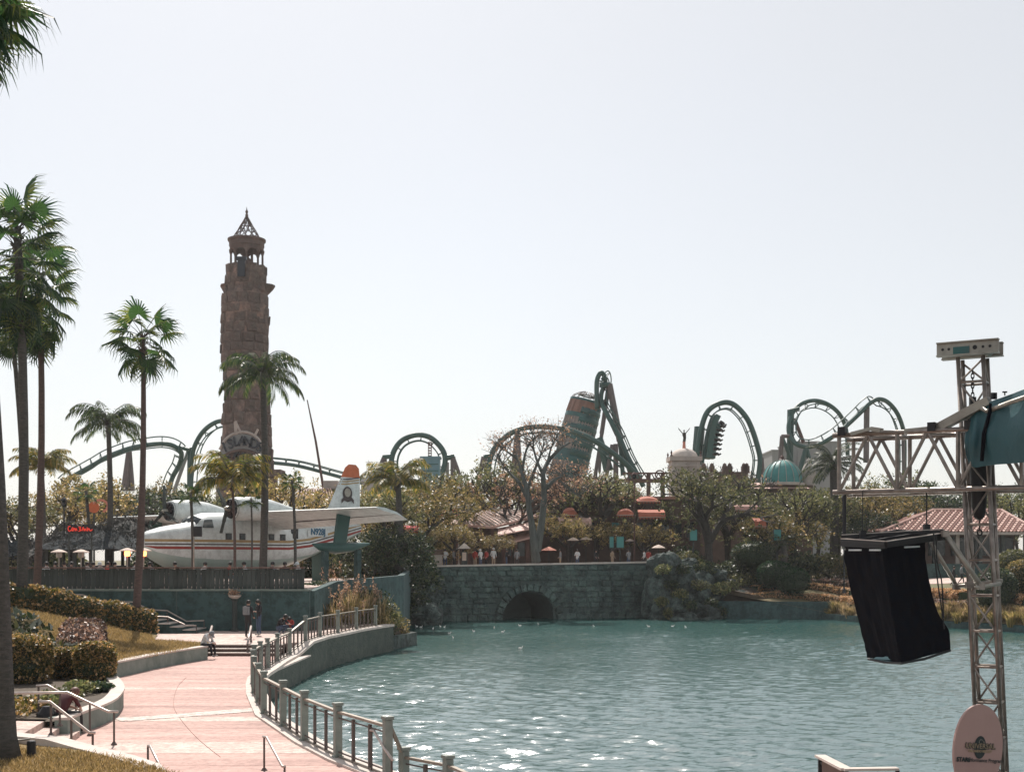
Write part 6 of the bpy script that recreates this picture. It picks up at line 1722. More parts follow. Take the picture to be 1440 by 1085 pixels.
for sgn in (1, -1):
    w_ = wingbox('wing', sgn, .6, 13.9, -6.2, -6.9, 4.1, 2.7, 4.42, 4.5, .26, .14, drop=.17)
    b_ = MB(); b_.add([(-8.9, sgn * 4.2, 3.90), (-8.7, sgn * 13.8, 4.16), (-8.65, sgn * 13.8, 4.12), (-8.95, sgn * 4.2, 3.82)], [(0, 1, 2, 3)]); b_.build('aileron_gap', 'stripe_dark', w_, world=False)
    # nacelle, cowl and propeller
    b_ = MB(); pts = [(-4.6, sgn * 3.3, 4.62), (-5.0, sgn * 3.3, 4.62), (-6.2, sgn * 3.3, 4.66), (-7.6, sgn * 3.3, 4.62), (-9.2, sgn * 3.3, 4.5), (-11.2, sgn * 3.3, 4.42)]
    b_.tube(pts, [.66, .74, .76, .68, .42, .06], 16); nc = b_.build('nacelle', 'white_paint', sp_, smooth=True, world=False)
    b_ = MB(); b_.tube([(-4.52, sgn * 3.3, 4.62), (-4.70, sgn * 3.3, 4.62)], [.60, .685], 16); b_.build('engine_face', 'navy', nc, world=False)
    b_ = MB()
    for k in range(9):
        a = k * 6.283 / 9; b_.tube([(-4.50, sgn * 3.3 + .16 * math.cos(a), 4.62 + .16 * math.sin(a)), (-4.50, sgn * 3.3 + .5 * math.cos(a), 4.62 + .5 * math.sin(a))], .08, 5)
    stuff(b_.build('cylinders', 'stripe_dark', nc, world=False))
    b_ = MB(); b_.tube([(-4.05, sgn * 3.3, 4.62), (-4.2, sgn * 3.3, 4.62), (-4.5, sgn * 3.3, 4.62)], [.05, .15, .2], 8); hub = b_.build('propeller_hub', 'steel', nc, world=False)
    for k in range(3):
        a = R(8 if sgn > 0 else 92) + k * 2.094; d = Vector((0, math.cos(a), math.sin(a)))
        b_ = MB(); c_ = Vector((-4.28, sgn * 3.3, 4.62)); b_.beam(c_ + d * .1, c_ + d * .9, .10, .22, up=(1, 0, 0)); b_.beam(c_ + d * .9, c_ + d * 1.65, .06, .20, up=(1, 0, 0)); b_.build('propeller_blade', 'wood_dark', nc, world=False)
    # wing float on its strut
    b_ = MB(); b_.tube([(-5.6, sgn * 9.8, 2.35), (-6.2, sgn * 9.8, 2.2), (-7.4, sgn * 9.8, 2.12), (-8.8, sgn * 9.8, 2.2), (-10.3, sgn * 9.8, 2.42)], [.04, .24, .36, .30, .06], 8); fl_ = b_.build('float', 'float_green', sp_, smooth=True, world=False)
    b_ = MB(); b_.add([(-7.3, sgn * 9.75, 2.4), (-8.2, sgn * 9.75, 2.4), (-8.6, sgn * 9.75, 4.25), (-7.6, sgn * 9.75, 4.35), (-7.3, sgn * 9.95, 2.4), (-8.2, sgn * 9.95, 2.4), (-8.6, sgn * 9.95, 4.25), (-7.6, sgn * 9.95, 4.35)], [(0, 1, 2, 3), (7, 6, 5, 4), (0, 4, 5, 1), (1, 5, 6, 2), (2, 6, 7, 3), (3, 7, 4, 0)]); b_.build('float_strut', 'float_green', fl_, world=False)
    wingbox('tailplane', sgn, .1, 4.2, -15.6, -16.4, 2.3, 1.5, 4.35, 4.5, .12, .06)
fin = wingbox('fin', 1, 4.0, 7.35, -15.0, -16.85, 3.7, 1.85, 0, 0, .16, .10, vertical=True)
wingbox('fin_cap', 1, 7.352, 8.05, -16.85, -17.25, 1.85, 1.35, 0, 0, .105, .085, 'orange', fin, True)
wingbox('fin_tip', 1, 8.052, 8.3, -17.25, -17.6, 1.35, .7, 0, 0, .085, .04, 'orange', fin, True)
for k, (z, m_) in enumerate(((7.22, 'stripe_dark'), (7.05, 'gold'), (6.86, 'gold'))):
    b_ = MB()
    for sgn in (1, -1):
        x0_ = -15.0 - (z - 4.0) / 3.35 * 1.85
        b_.add([(x0_ - .02, sgn * .03, z), (x0_ - .6, sgn * .135, z + .03), (-18.6, sgn * .03, z + .20), (-18.6, sgn * .03, z + .12), (x0_ - .6, sgn * .135, z - .06), (x0_ - .02, sgn * .03, z - .06)], [(0, 1, 4, 5), (1, 2, 3, 4)])
    b_.build('fin_stripe', m_, fin, world=False)
# round emblem with ribbon on the fin
b_ = MB(); y = .155
b_.add([(-17.35 + .46 * math.cos(a), y, 6.18 + .50 * math.sin(a)) for a in [R(q * 18) for q in range(20)]], [tuple(range(20))])
b_.build('emblem_disc', 'stripe_dark', fin, world=False)
b_ = MB(); b_.add([(-17.35 + .3 * math.cos(a), y + .01, 6.25 + .32 * math.sin(a)) for a in [R(q * 18) for q in range(20)]], [tuple(range(20))]); b_.build('emblem_center', 'steel', fin, world=False)
b_ = MB(); rb = [(-16.75, 5.72), (-17.0, 5.95), (-17.35, 5.86), (-17.7, 5.95), (-17.95, 5.72), (-17.95, 5.45), (-17.7, 5.66), (-17.35, 5.56), (-17.0, 5.66), (-16.75, 5.45)]
b_.add([(x, y + .02, z) for x, z in rb], [tuple(range(10))]); b_.build('emblem_ribbon', 'stripe_dark', fin, world=False)
mt = Matrix(((-1, 0, 0), (0, 0, 1), (0, 1, 0))).to_4x4()
me = text_mesh('N928J', .62, 'blue_ink', 'lettering', .01, .015)
o = link('lettering', me, sp_, (-13.75, 1.09, 3.33)); 
rx = Matrix(((-1, 0, 0), (0, 0, 1), (0, 1, 0)))
o.rotation_euler = (rx.to_4x4() @ Matrix.Identity(4)).to_euler(); 
o.rotation_euler = (Matrix.Rotation(R(8.5), 3, 'Z') @ rx).to_euler()
b_ = MB(); b_.box((-13.75, 1.05, 3.33), (2.1, .03, .60), rot=Matrix.Rotation(R(8.5), 3, 'Z')); b_.build('registration_panel', 'white_paint', sp_, world=False)
for x in (-5.9, -7.0, -9.4, -10.4):
    b_ = MB(); b_.box((x, 1.345 if x > -10 else 1.30, 2.92), (.48, .06, .42)); w_ = b_.build('window_frame', 'stripe_dark', sp_, world=False); b_ = MB(); b_.box((x, 1.39 if x > -10 else 1.345, 2.92), (.38, .02, .32)); b_.build('pane', 'glass', w_, world=False)
b_ = MB(); b_.box((-11.5, 1.22, 3.35), (.62, .06, 1.0)); b_.build('cabin_door', 'navy', sp_, world=False)
b_ = MB()
for sgn in (1, -1):
    b_.add([(-3.55, sgn * .10, 3.84), (-3.75, sgn * .95, 3.62), (-4.08, sgn * 1.02, 3.98), (-4.03, sgn * .12, 4.24)], [(0, 1, 2, 3)])
b_.v = [(x + .05, y_, z + .03) for x, y_, z in b_.v]; b_.build('windshield', 'glass', sp_, world=False)
for sgn in (1, -1):
    b_ = MB(); b_.add([(-3.9, sgn * 1.30, 3.45), (-4.75, sgn * 1.34, 3.45), (-4.75, sgn * 1.16, 3.98), (-4.15, sgn * 1.14, 3.95)], [(0, 1, 2, 3)]); b_.build('side_window', 'glass', sp_, world=False)
for (x, y_) in ((-5, 0), (-9, .2), (-14.8, .1)):
    b_ = MB(); b_.box((x, y_, .2 if x > -12 else .8), (.5, 1.2, .7 if x > -12 else 2.2)); b_.build('cradle', 'float_green', sp_, world=False)
for x in (-6.6, -9.3):
    b_ = MB(); b_.box((x, 9.8, 1.0), (.36, .3, 2.1)); b_.build('support_pylon', 'wall_concrete', sp_, world=False)

# ================================================================== TERRACE: screen, heaters, roofs
YS = 66.2
fence = thing('timber_screen', 'weathered timber board screen along the edge of the terrace, above the concrete wall', 'fence', (at(240, 787, YS).x, YS, 2.6))
xa, xb = at(-60, 800, YS).x, at(425, 800, YS).x
sm = MB(); sm.box((0, 0, .52), (.222, .045, 1.02)); sme = sm.mesh('slat', 'wood_dark')
n = int((xb - xa) / .235)
for k in range(n):
    link('slat', sme, fence, (xa + (k + .5) * (xb - xa) / n - fence.location.x, rnd.uniform(-.012, .012), rnd.uniform(-.02, .02)), (0, rnd.uniform(-.012, .012), rnd.uniform(-.03, .03)), (rnd.uniform(.9, 1.05), 1, 1))
g = MB(); g.box(((xa + xb) / 2, YS + .02, 3.70), (xb - xa + .2, .42, .07)); g.build('top_board', 'wood_red', fence)
g = MB(); g.box(((xa + xb) / 2, YS + .08, 3.50), (xb - xa, .08, .12)); g.box(((xa + xb) / 2, YS + .08, 2.80), (xb - xa, .08, .12)); g.build('stringer', 'wood_dark', fence)
for k in range(12):
    g = MB(); g.box((xa + (xb - xa) * k / 11, YS + .12, 3.18), (.16, .16, 1.15)); g.build('post', 'wood_dark', fence)
glow = bpy.data.materials.new('heater_glow'); glow.use_nodes = True; M['heater_glow'] = glow
pn = glow.node_tree.nodes['Principled BSDF']; pn.inputs['Base Color'].default_value = (.5, .1, .05, 1); pn.inputs['Emission Color'].default_value = (1, .16, .05, 1); pn.inputs['Emission Strength'].default_value = 9
for i, (px, py, lit) in enumerate([(83, 776, 0), (114, 776, 0), (179, 774, 1), (202, 774, 1)]):
    p_ = at(px, py, 69.5 + i * .3)
    lab = ['leftmost patio heater with a pale disc shade on the terrace', 'patio heater with a pale disc shade behind the red neon sign pole', 'glowing patio heater left of the slender palm trunk', 'glowing patio heater immediately right of the slender palm trunk, by the plane nose'][i]
    h_ = thing('patio_heater', lab, 'patio heater', (p_.x, p_.y, 2.66))
    g = MB(); g.lathe((p_.x, p_.y, p_.z), [(0, .16), (.12, .14), (.42, .02), (.44, -.02), (.40, -.01), (.1, .08)], 20); g.build('shade', 'umbrella_cream', h_)
    g = MB(); g.lathe((p_.x, p_.y, p_.z - .3), [(.12, 0), (.16, .1), (.15, .26), (.1, .34)], 14); g.build('burner', 'heater_glow' if lit else 'steel', h_)
    g = MB(); g.lathe((p_.x, p_.y, 2.66), [(.24, 0), (.24, .04), (.2, .06), (.2, .55), (.05, .6), (.035, .65), (.035, p_.z - 2.66 - .25)], 12); g.build('stand', 'steel', h_)
# thatched bar behind heaters
Y = 80
tbh = thing('thatched_bar', 'open bar hut with a wide dark thatched roof behind the patio heaters', 'hut', at(140, 787, Y + 3))
c_ = at(140, 787, Y + 3.2)
g = MB(); zt_ = at(0, 740, Y + 3).z; ze = at(0, 772, Y).z; n_ = 28; lv = 5; vs_ = []
for j in range(lv + 1):
    t = j / lv
    for i in range(n_):
        a = 6.283 * i / n_; r_ = 3.9 * (1 - t) ** .8 + .05 + (.16 * math.sin(i * 7.1 + j) if j < lv else 0)
        vs_.append((c_.x + r_ * 1.05 * math.cos(a), c_.y + r_ * .8 * math.sin(a), ze + (zt_ - ze) * t ** 1.15 + .1 * math.sin(i * 3.3 + j * 2)))
g.add(vs_, [(j * n_ + i, j * n_ + (i + 1) % n_, (j + 1) * n_ + (i + 1) % n_, (j + 1) * n_ + i) for j in range(lv) for i in range(n_)]); g.build('thatched_roof', 'thatch_dark', tbh)
rs = np.random.RandomState(3); N_ = 1500; a = rs.rand(N_) * 6.283; t = rs.rand(N_) ** .8; r_ = 3.95 * (1 - t) ** .8
C = np.stack([r_ * 1.05 * np.cos(a), r_ * .8 * np.sin(a), ze - 3.4 + .75 + (zt_ - ze) * t ** 1.15 + .05], 1)
Vq = leaf_quads(C, .4, up=0, aspect=.12, rs=rs); o = link('straw', quads_mesh('straw', Vq, 'thatch'), tbh, (0, 0, c_.z * 0 + 3.4 - .75 - tbh.location.z)); stuff(o)
for k in range(6):
    a = k * 1.047 + .3; g = MB(); g.beam((c_.x + 3.3 * math.cos(a), c_.y + 2.6 * math.sin(a), 2.66), (c_.x + 3.3 * math.cos(a), c_.y + 2.6 * math.sin(a), ze + .3), .18); g.build('post', 'wood_dark', tbh)
g = MB(); g.box((c_.x, c_.y + .2, 3.2), (5, 2.4, 1.1)); g.build('counter', 'wood_dark', tbh)
def drift(name, label, pts, Y, m_, seed, cat='roof'):
    """slumped thatch roof from a pixel outline with real depth"""
    root = thing(name, label, cat, at(pts[0][0], pts[0][1], Y))
    r_ = random.Random(seed); b_ = MB(); top = pts; n = len(top)
    rows = 5; vs_ = []
    for j in range(rows):
        for i, (a, b0_) in enumerate(top):
            p_ = at(a, b0_, Y); t = j / (rows - 1)
            vs_.append((p_.x + r_.uniform(-.15, .15), Y - 2.6 * t, p_.z - 1.25 * t + r_.uniform(-.18, .18)))
    b_.add(vs_, [(j * n + i, (j + 1) * n + i, (j + 1) * n + i + 1, j * n + i + 1) for j in range(rows - 1) for i in range(n - 1)]); b_.build('thatch_cover', m_, root)
    rs = np.random.RandomState(seed); N_ = 900; P = np.array(vs_); idx = rs.randint(0, len(P), N_)
    C = P[idx] + rs.normal(size=(N_, 3)) * .3; o = link('straw', quads_mesh('straw', leaf_quads(C - np.array(tuple(root.location)), .55, up=0, aspect=.13, rs=rs), m_), root); stuff(o)
    for k in (0, n // 2, n - 1):
        p_ = at(top[k][0], top[k][1], Y - 1.2); g_ = MB(); g_.beam((p_.x, p_.y, 2.66), (p_.x, p_.y, p_.z - .5), .2); g_.build('post', 'wood_dark', root)
drift('thatched_roof', 'ragged pale thatch roof left of the red neon sign', [(52, 762), (70, 752), (85, 746), (100, 748), (116, 752)], 86, 'thatch', 1)
drift('thatched_roof', 'ragged thatch roof between the queen palm and the plane nose', [(150, 742), (165, 734), (180, 732), (195, 736), (212, 744)], 88, 'thatch', 2)
drift('thatched_roof', 'upper ragged thatch roof above the plane nose', [(158, 728), (175, 726), (196, 727), (222, 736), (236, 742)], 94, 'thatch', 3)
drift('thatched_roof', 'dark thatch canopy left edge behind the tall palm trunks', [(-10, 768), (15, 760), (40, 756), (62, 764)], 88, 'thatch_dark', 4)
# neon sign (unreadable red script)
Y = 79.5; ns = thing('neon_sign', 'red glowing neon script sign on a dark board above the thatched bar', 'sign', at(112, 743, Y))
g = MB(); g.box(at(113, 743, Y + .1), (1.75, .12, .55)); g.build('board', 'black', ns)
neon = bpy.data.materials.new('neon_red'); neon.use_nodes = True; M['neon_red'] = neon
pn = neon.node_tree.nodes['Principled BSDF']; pn.inputs['Base Color'].default_value = (.5, .02, .01, 1); pn.inputs['Emission Color'].default_value = (1, .08, .05, 1); pn.inputs['Emission Strength'].default_value = .3
def stroke(pxs, r_=.035):
    g_ = MB(); g_.tube(catmull([at(a, b_, Y - .02) for a, b_ in pxs], 4), r_, 5); g_.build('neon_tube', 'neon_red', ns)
stroke([(99, 740), (96.5, 740), (95.8, 744), (97.5, 746.5), (100, 745)])
stroke([(100.5, 745), (102, 741.5), (103.5, 743.5), (102.5, 746), (101, 745), (104, 744), (105, 742), (105.8, 746), (107, 742.5), (108.3, 746)])
stroke([(110.5, 741), (113.5, 741), (112, 743.5), (114, 745), (110.5, 746.5)]); stroke([(115.5, 746), (117, 741), (118.5, 746), (119.8, 743), (121.2, 746)]); stroke([(122.5, 741), (123, 746), (125, 742.5), (127, 746), (130, 744)])
g = MB(); g.tube([at(112 + 4 * math.cos(a), 736 + 3.2 * math.sin(a), Y) for a in [q * .5 for q in range(14)]], .03, 4); g.build('hoop', 'steel', ns)
for px in (97, 129): g = MB(); p_ = at(px, 747, Y + .12); g.beam((p_.x, p_.y, 2.66), p_, .09); g.build('post', 'wood_dark', ns)
# orange disc sign
Y = 96; p_ = at(132, 713, Y); ds = thing('round_sign', 'round orange sign with a curled bracket between the queen palm and the neon sign', 'sign', p_)
g = MB(); g.lathe((0, 0, 0), [(0, .05), (.42, .05), (.42, -.05), (0, -.05)], 20); g.v = [(x + p_.x, z + p_.y, y_ + p_.z) for x, y_, z in g.v]; g.build('disc', 'orange', ds)
g = MB(); g.tube([p_ + Vector((.5 + .55 * math.cos(a), 0, .1 + .45 * math.sin(a))) for a in [q * .4 for q in range(-3, 8)]], .09, 5); g.build('curl', 'umbrella_pink', ds)
g = MB(); g.beam((p_.x, p_.y + .05, 2.66), (p_.x, p_.y + .05, p_.z - .3), .12); g.build('post', 'wood_dark', ds)
# black loudspeaker box and white lamp on poles by the plane
p_ = at(278, 747, 73.5); lb = thing('box_loudspeaker', 'black box loudspeaker in front of the seaplane cockpit', 'loudspeaker', p_)
g = MB(); g.box(p_, (.42, .38, .58)); g.box(p_ + Vector((0, -.2, 0)), (.34, .04, .48)); g.build('cabinet', 'black', lb)
g = MB(); g.beam(p_ + Vector((.05, .15, -.2)), (p_.x - .32, p_.y + .3, p_.z - .3), .05); g.beam((p_.x - .3, p_.y + .32, 2.66), (p_.x - .3, p_.y + .32, p_.z + .1), .07); g.build('bracket', 'steel', lb)
def lamp_post(label, px, py, Y, zb_, kind=0, m_='black'):
    p_ = at(px, py, Y); r_ = thing('lamp_post', label, 'lamp post', (p_.x, Y, zb_))
    g_ = MB(); g_.lathe((p_.x, Y, zb_), [(.16, 0), (.14, .3), (.07, .4), (.055, p_.z - zb_ - .35)], 8); g_.build('pole', m_, r_)
    g_ = MB(); g_.lathe((p_.x, Y, p_.z - .35), [(.06, 0), (.17, .1), (.2, .3), (.12, .42)], 8); g_.build('lantern', 'glass', r_)
    g_ = MB(); g_.lathe((p_.x, Y, p_.z + .05), [(.26, 0), (.16, .14), (.03, .26), (0, .34)], 8); g_.build('lantern_cap', m_, r_)
lamp_post('tall dark lamp post left of the metal truss, above the hanging speaker', 1187, 700, 100, 1.5)
lamp_post('pale lamp mast rising through the pink restaurant roof', 645, 688, 116, 3.4, m_='cream')
lamp_post('slim lamp post standing behind the small round sign', 90, 705, 84, 2.66)
lamp_post('rusty lamp post in front of the gantry', 892, 668, 118, 3.4, m_='rusty')
# parasols beyond the bridge
def parasol(label, px, py, w, Y, m_, z0=3.42):
    p_ = at(px, py, Y); r_ = thing('parasol', label, 'parasol', (p_.x, Y, z0))
    g_ = MB(); rr = w / 2 * Y / 1800; g_.lathe((p_.x, Y, p_.z), [(0, .0), (rr * .5, -rr * .22), (rr, -rr * .5), (rr * .96, -rr * .52), (0, -.05)], 8); g_.build('canopy', m_, r_)
    g_ = MB(); g_.beam((p_.x, Y, z0), (p_.x, Y, p_.z), .06); g_.build('pole', 'wood_dark', r_)
parasol('pink parasol just right of the forked tree trunk', 772, 768, 22, 114, 'umbrella_pink')
parasol('cream parasol behind the middle of the bridge, left one of two', 806, 755, 18, 117, 'umbrella_cream')
parasol('cream parasol behind the middle of the bridge, right one of two', 824, 754, 18, 118, 'umbrella_cream')
parasol('cream parasol at the right end of the bridge near the rocks', 926, 765, 20, 115, 'umbrella_cream')
parasol('small cream parasol behind the teal menu panels', 886, 757, 14, 119, 'umbrella_cream')
# stalls: stone pillar and lantern kiosk
Y = 108; p_ = at(616, 787, Y); ps = thing('stone_pillar', 'squat stone pillar with a slab cap at the left end of the bridge coping', 'pillar', (p_.x, Y, 3.42))
g = MB(); g.box((p_.x, Y, 3.95), (.7, .7, 1.2)); g.build('shaft', 'cream', ps); g = MB(); g.box((p_.x, Y, 4.65), (.95, .95, .22)); g.box((p_.x, Y, 4.88), (.8, .8, .2)); g.build('cap', 'wall_brown', ps)
Y = 109.5; p_ = at(653, 787, Y); ks = thing('lantern_kiosk', 'small kiosk with a pointed roof and pale front panel behind the bridge coping', 'kiosk', (p_.x, Y, 3.42))
g = MB(); g.box((p_.x, Y, 4.1), (.5, .45, 1.4)); g.build('body', 'wood_dark', ks); g = MB(); g.box((p_.x, Y - .24, 4.4), (.36, .03, .7)); g.build('panel', 'umbrella_cream', ks)
g = MB(); zr = at(0, 766, Y).z; g.add([(p_.x - .55, Y - .5, zr - .3), (p_.x + .55, Y - .5, zr - .3), (p_.x + .55, Y + .5, zr - .3), (p_.x - .55, Y + .5, zr - .3), (p_.x, Y, zr + .2)], [(0, 1, 4), (1, 2, 4), (2, 3, 4), (3, 0, 4), (3, 2, 1, 0)]); g.build('roof', 'kerb', ks)

# ================================================================== STAIRS ALONG THE TERRACE WALL
st_ = thing('wall_stairs', None, None); struct(st_)
xl = at(160, 860, 65).x; xr = at(284, 880, 65).x
for k in range(7):
    a = xl + (xr - xl) * k / 7; b2 = xl + (xr - xl) * (k + 1) / 7
    g = MB(); g.prism([(a, 63.7), (b2 - .002, 63.7), (b2 - .002, 65.97), (a, 65.97)], -.3, 1.5 - .15 * k); g.build('step', 'wall_concrete', st_)
    g = MB(); g.prism([(a, 63.66), (b2 - .002, 63.66), (b2 - .002, 65.95), (a, 65.95)], 1.502 - .15 * k, 1.54 - .15 * k); g.build('tread', 'kerb', st_)

def handrail(label, pts, posts, m_='handrail', r=.028):
    """pts: (px,py,Y) of the rail; posts: list of (index or point, ground z)"""
    P = [at(*p_) for p_ in pts]
    r_ = thing('handrail', label, 'handrail', (P[0].x, P[0].y, P[0].z - .7))
    g_ = MB(); g_.tube(P, r, 8); g_.build('rail', m_, r_, smooth=True)
    for (t, zb_) in posts:
        i = min(len(P) - 2, int(t)); q = P[i].lerp(P[i + 1], t - i)
        g_ = MB(); g_.tube([(q.x, q.y, zb_), (q.x, q.y, q.z)], r * .85, 6); g_.build('post', 'baluster', r_)
        g_ = MB(); g_.lathe((q.x, q.y, zb_), [(.07, 0), (.07, .02), (.045, .05), (.03, .07)], 8); g_.build('foot', 'baluster', r_)
    return r_
handrail('upper handrail along the terrace wall stairs', [(160, 846, 65.6), (187, 846, 65.6), (212, 857, 65.6), (235, 858, 65.6), (262, 873, 65.6), (287, 872, 65.6)], [(1, 1.4), (3, 1.0), (5, .45)], r=.035)
handrail('nearer handrail along the terrace wall stairs', [(150, 853, 63.8), (186, 855, 63.8), (212, 866, 63.8), (236, 867, 63.8), (262, 879, 63.8), (276, 879, 63.8)], [(1, 1.4), (3, 1.0), (5, .45)], r=.035)
handrail('short pale handrail above the long hedge', [(100, 835, 65.3), (117, 836, 65.3), (136, 843, 65.3)], [(0, 1.8), (2, 1.6)], r=.03)
handrail('left handrail of the three broad steps', [(298, 880, 57.0), (291, 905, 54.9)], [(0, .45), (1, 0)], r=.05)
handrail('right handrail of the three broad steps', [(353, 880, 57.0), (348, 905, 54.9)], [(0, .45), (1, 0)], r=.05)
handrail('longest handrail at left, running level then sloping past the person', [(-60, 975, 28.4), (95, 973, 28.4), (152, 1000, 28.4), (166, 1000, 28.4)], [(.93, .42), (1.55, .2), (2.6, 0.0)], r=.03)
handrail('nearer sloping handrail by the lawn kerb', [(54, 986, 26.95), (70, 986, 26.95), (125, 1029, 26.95), (134, 1030, 26.95)], [(1.03, .40), (1.55, .2), (2.6, .0)], r=.032)
handrail('far handrail behind the person at left', [(51, 964, 30.5), (67, 963, 30.5), (86, 974, 30.5), (112, 990, 30.5)], [(.2, .42), (2.8, 0.2)], r=.03)
handrail('short handrail by the curved kerb at the bottom', [(208, 1048, 24.9), (211, 1048, 24.85), (236, 1098, 23.4)], [(0, -.2), (1.9, -.7)])
handrail('middle handrail of the lowest steps', [(370, 1035, 25.0), (375, 1036, 24.9), (397, 1077, 23.9), (401, 1077, 23.85)], [(.3, -.02), (2.8, -.6)], r=.026)
handrail('short handrail beside the large corner post', [(521, 1026, 24.7), (526, 1027, 24.6), (541, 1052, 23.9), (552, 1068, 23.5)], [(.3, -.02), (2.9, -.6)], r=.026)

# ================================================================== PROMENADE RAILING
pm = MB(); pm.box((0, 0, .55), (.15, .15, 1.1)); pm.box((0, 0, 1.14), (.19, .19, .06)); pm.box((0, 0, .04), (.2, .2, .08)); pme = pm.mesh('post', 'rail_post')
bm_ = MB(); bm_.box((0, 0, .49), (.075, .055, .86)); bme = bm_.mesh('baluster', 'baluster')
def railing(label, pts, nb, H=1.08, skip_first=False):
    root = thing('railing', label, 'railing', pts[0])
    for i, p_ in enumerate(pts):
        q = pts[min(len(pts) - 1, i + 1)] - pts[max(0, i - 1)]; a = math.atan2(q.y, q.x)
        if not (skip_first and i == 0): link('post', pme, root, p_ - root.location, (0, 0, a))
    up = Vector((0, 0, 1))
    for nm, hh, w, hgt, m_ in (('top_rail', .98, .085, .05, 'rail_bronze'), ('upper_wire', .86, .025, .025, 'baluster'), ('lower_wire', .16, .03, .03, 'baluster'), ('bottom_bar', .07, .05, .04, 'rail_bronze')):
        g_ = MB()
        for a, b_ in zip(pts, pts[1:]): g_.beam(a + up * hh, b_ + up * hh, w, hgt)
        g_.build(nm, m_, root)
    for i, (a, b_) in enumerate(zip(pts, pts[1:])):
        k_ = nb[i] if hasattr(nb, '__len__') else nb
        for k in range(k_):
            q = a.lerp(b_, (k + 1) / (k_ + 1)); an = math.atan2(b_.y - a.y, b_.x - a.x)
            link('baluster', bme, root, q - root.location, (0, 0, an))
    return root
railing('bronze post and bar railing curving along the pink walkway above the water', rail_lo, [2, 2, 2, 2, 2, 2, 1, 1, 2, 2, 3, 3])
railing('green-grey railing on top of the curved sea wall by the upper platform', [rail_lo[-1]] + rail_hi, [3, 4, 4, 4, 4], skip_first=True)
lw = [at(568, 1056, 24.2), at(630, 1072, 23.2), at(692, 1096, 21.2)]
lw = [Vector((p_.x, p_.y, -.6)) for p_ in lw]
railing('lower railing at the bottom of the picture, past the large corner post', lw, 1)
p_ = rail_lo[0]; g = MB(); g.beam(p_ + Vector((.05, 0, .98)), lw[0] + Vector((0, 0, .98)), .085, .05)
o = g.build('link_rail', 'rail_bronze'); tag(o, 'sloping rail linking the corner post to the lower railing', 'rail')
# ledge outside the railing corner
g = MB(); a_, b_ = onz(373, 941, -.05), onz(424, 920, -.05); g.ribbon([(a_.x + .15, a_.y - .1), (b_.x + .15, b_.y - .1)], .5, -1.3, -.12); struct(g.build('wall_ledge', 'seawall')); g = MB(); g.ribbon([(a_.x + .15, a_.y - .1), (b_.x + .15, b_.y - .1)], .56, -.118, -.05); struct(g.build('ledge_cap', 'kerb'))

# small garden light by the near palm
p_ = onz(44, 1062, .33); gl = thing('garden_light', 'small dark cylinder light with a bent cable beside the near palm trunk', 'garden light', p_)
g = MB(); g.lathe(p_, [(.085, 0), (.085, .27), (.07, .29), (0, .29)], 12); g.build('housing', 'black', gl)
g = MB(); g.tube(catmull([p_ + Vector((-.02, 0, .33)), p_ + Vector((-.25, .02, .30)), p_ + Vector((-.42, .05, .36)), p_ + Vector((-.5, .05, .5))], 4), .02, 5); g.build('cable', 'steel', gl)
# wall torch on terrace wall
p_ = at(331, 836, 65.7); wt = thing('wall_planter', 'stone bowl planter on a dark column against the terrace wall', 'planter', (p_.x, 65.6, .45))
g = MB(); g.lathe((p_.x, 65.55, .45), [(.2, 0), (.2, .1), (.14, .2), (.13, 1.5), (.2, 1.65)], 10); g.build('column', 'wood_dark', wt)
g = MB(); g.lathe((p_.x, 65.55, 2.1), [(.12, 0), (.3, .12), (.34, .2), (.1, .2)], 12); g.build('bowl', 'kerb', wt)
C = nrs.normal(size=(160, 3)) * np.array([.16, .16, .08]) + np.array([0, -.05, 2.42 - .45]); link('flowers', quads_mesh('flowers', leaf_quads(C, .12), 'leaf_pink'), wt)

# water birds
def bird(label, px, py, m_='bird_white'):
    p_ = onz(px, py, WZ); r_ = thing('water_bird', label, 'bird', p_, rnd.random() * 6.28, 'white birds resting on the water')
    g_ = MB(); g_.tube([(-.24, 0, .12), (-.15, 0, .09), (0, 0, .07), (.12, 0, .09), (.17, 0, .17), (.19, 0, .26)], [.01, .08, .11, .07, .035, .03], 8); g_.build('body', m_, r_, smooth=True, world=False)
    g_ = MB(); g_.lathe((.21, 0, .28), [(0, -.05), (.045, 0), (0, .05)], 8); g_.tube([(.24, 0, .28), (.31, 0, .265)], [.018, .005], 5, mi=1); g_.build('head', [m_, 'orange'], r_, world=False); return r_
for px, py in [(586, 881), (592, 882), (605, 878), (609, 884), (619, 881), (625, 882), (632, 891), (637, 897), (666, 888), (695, 883), (731, 880), (707, 889), (757, 878), (835, 881), (975, 866), (912, 881), (946, 881), (964, 882), (732, 912)]:
    bird('small white bird floating on the lake', px, py).scale = (.55, .55, .55)

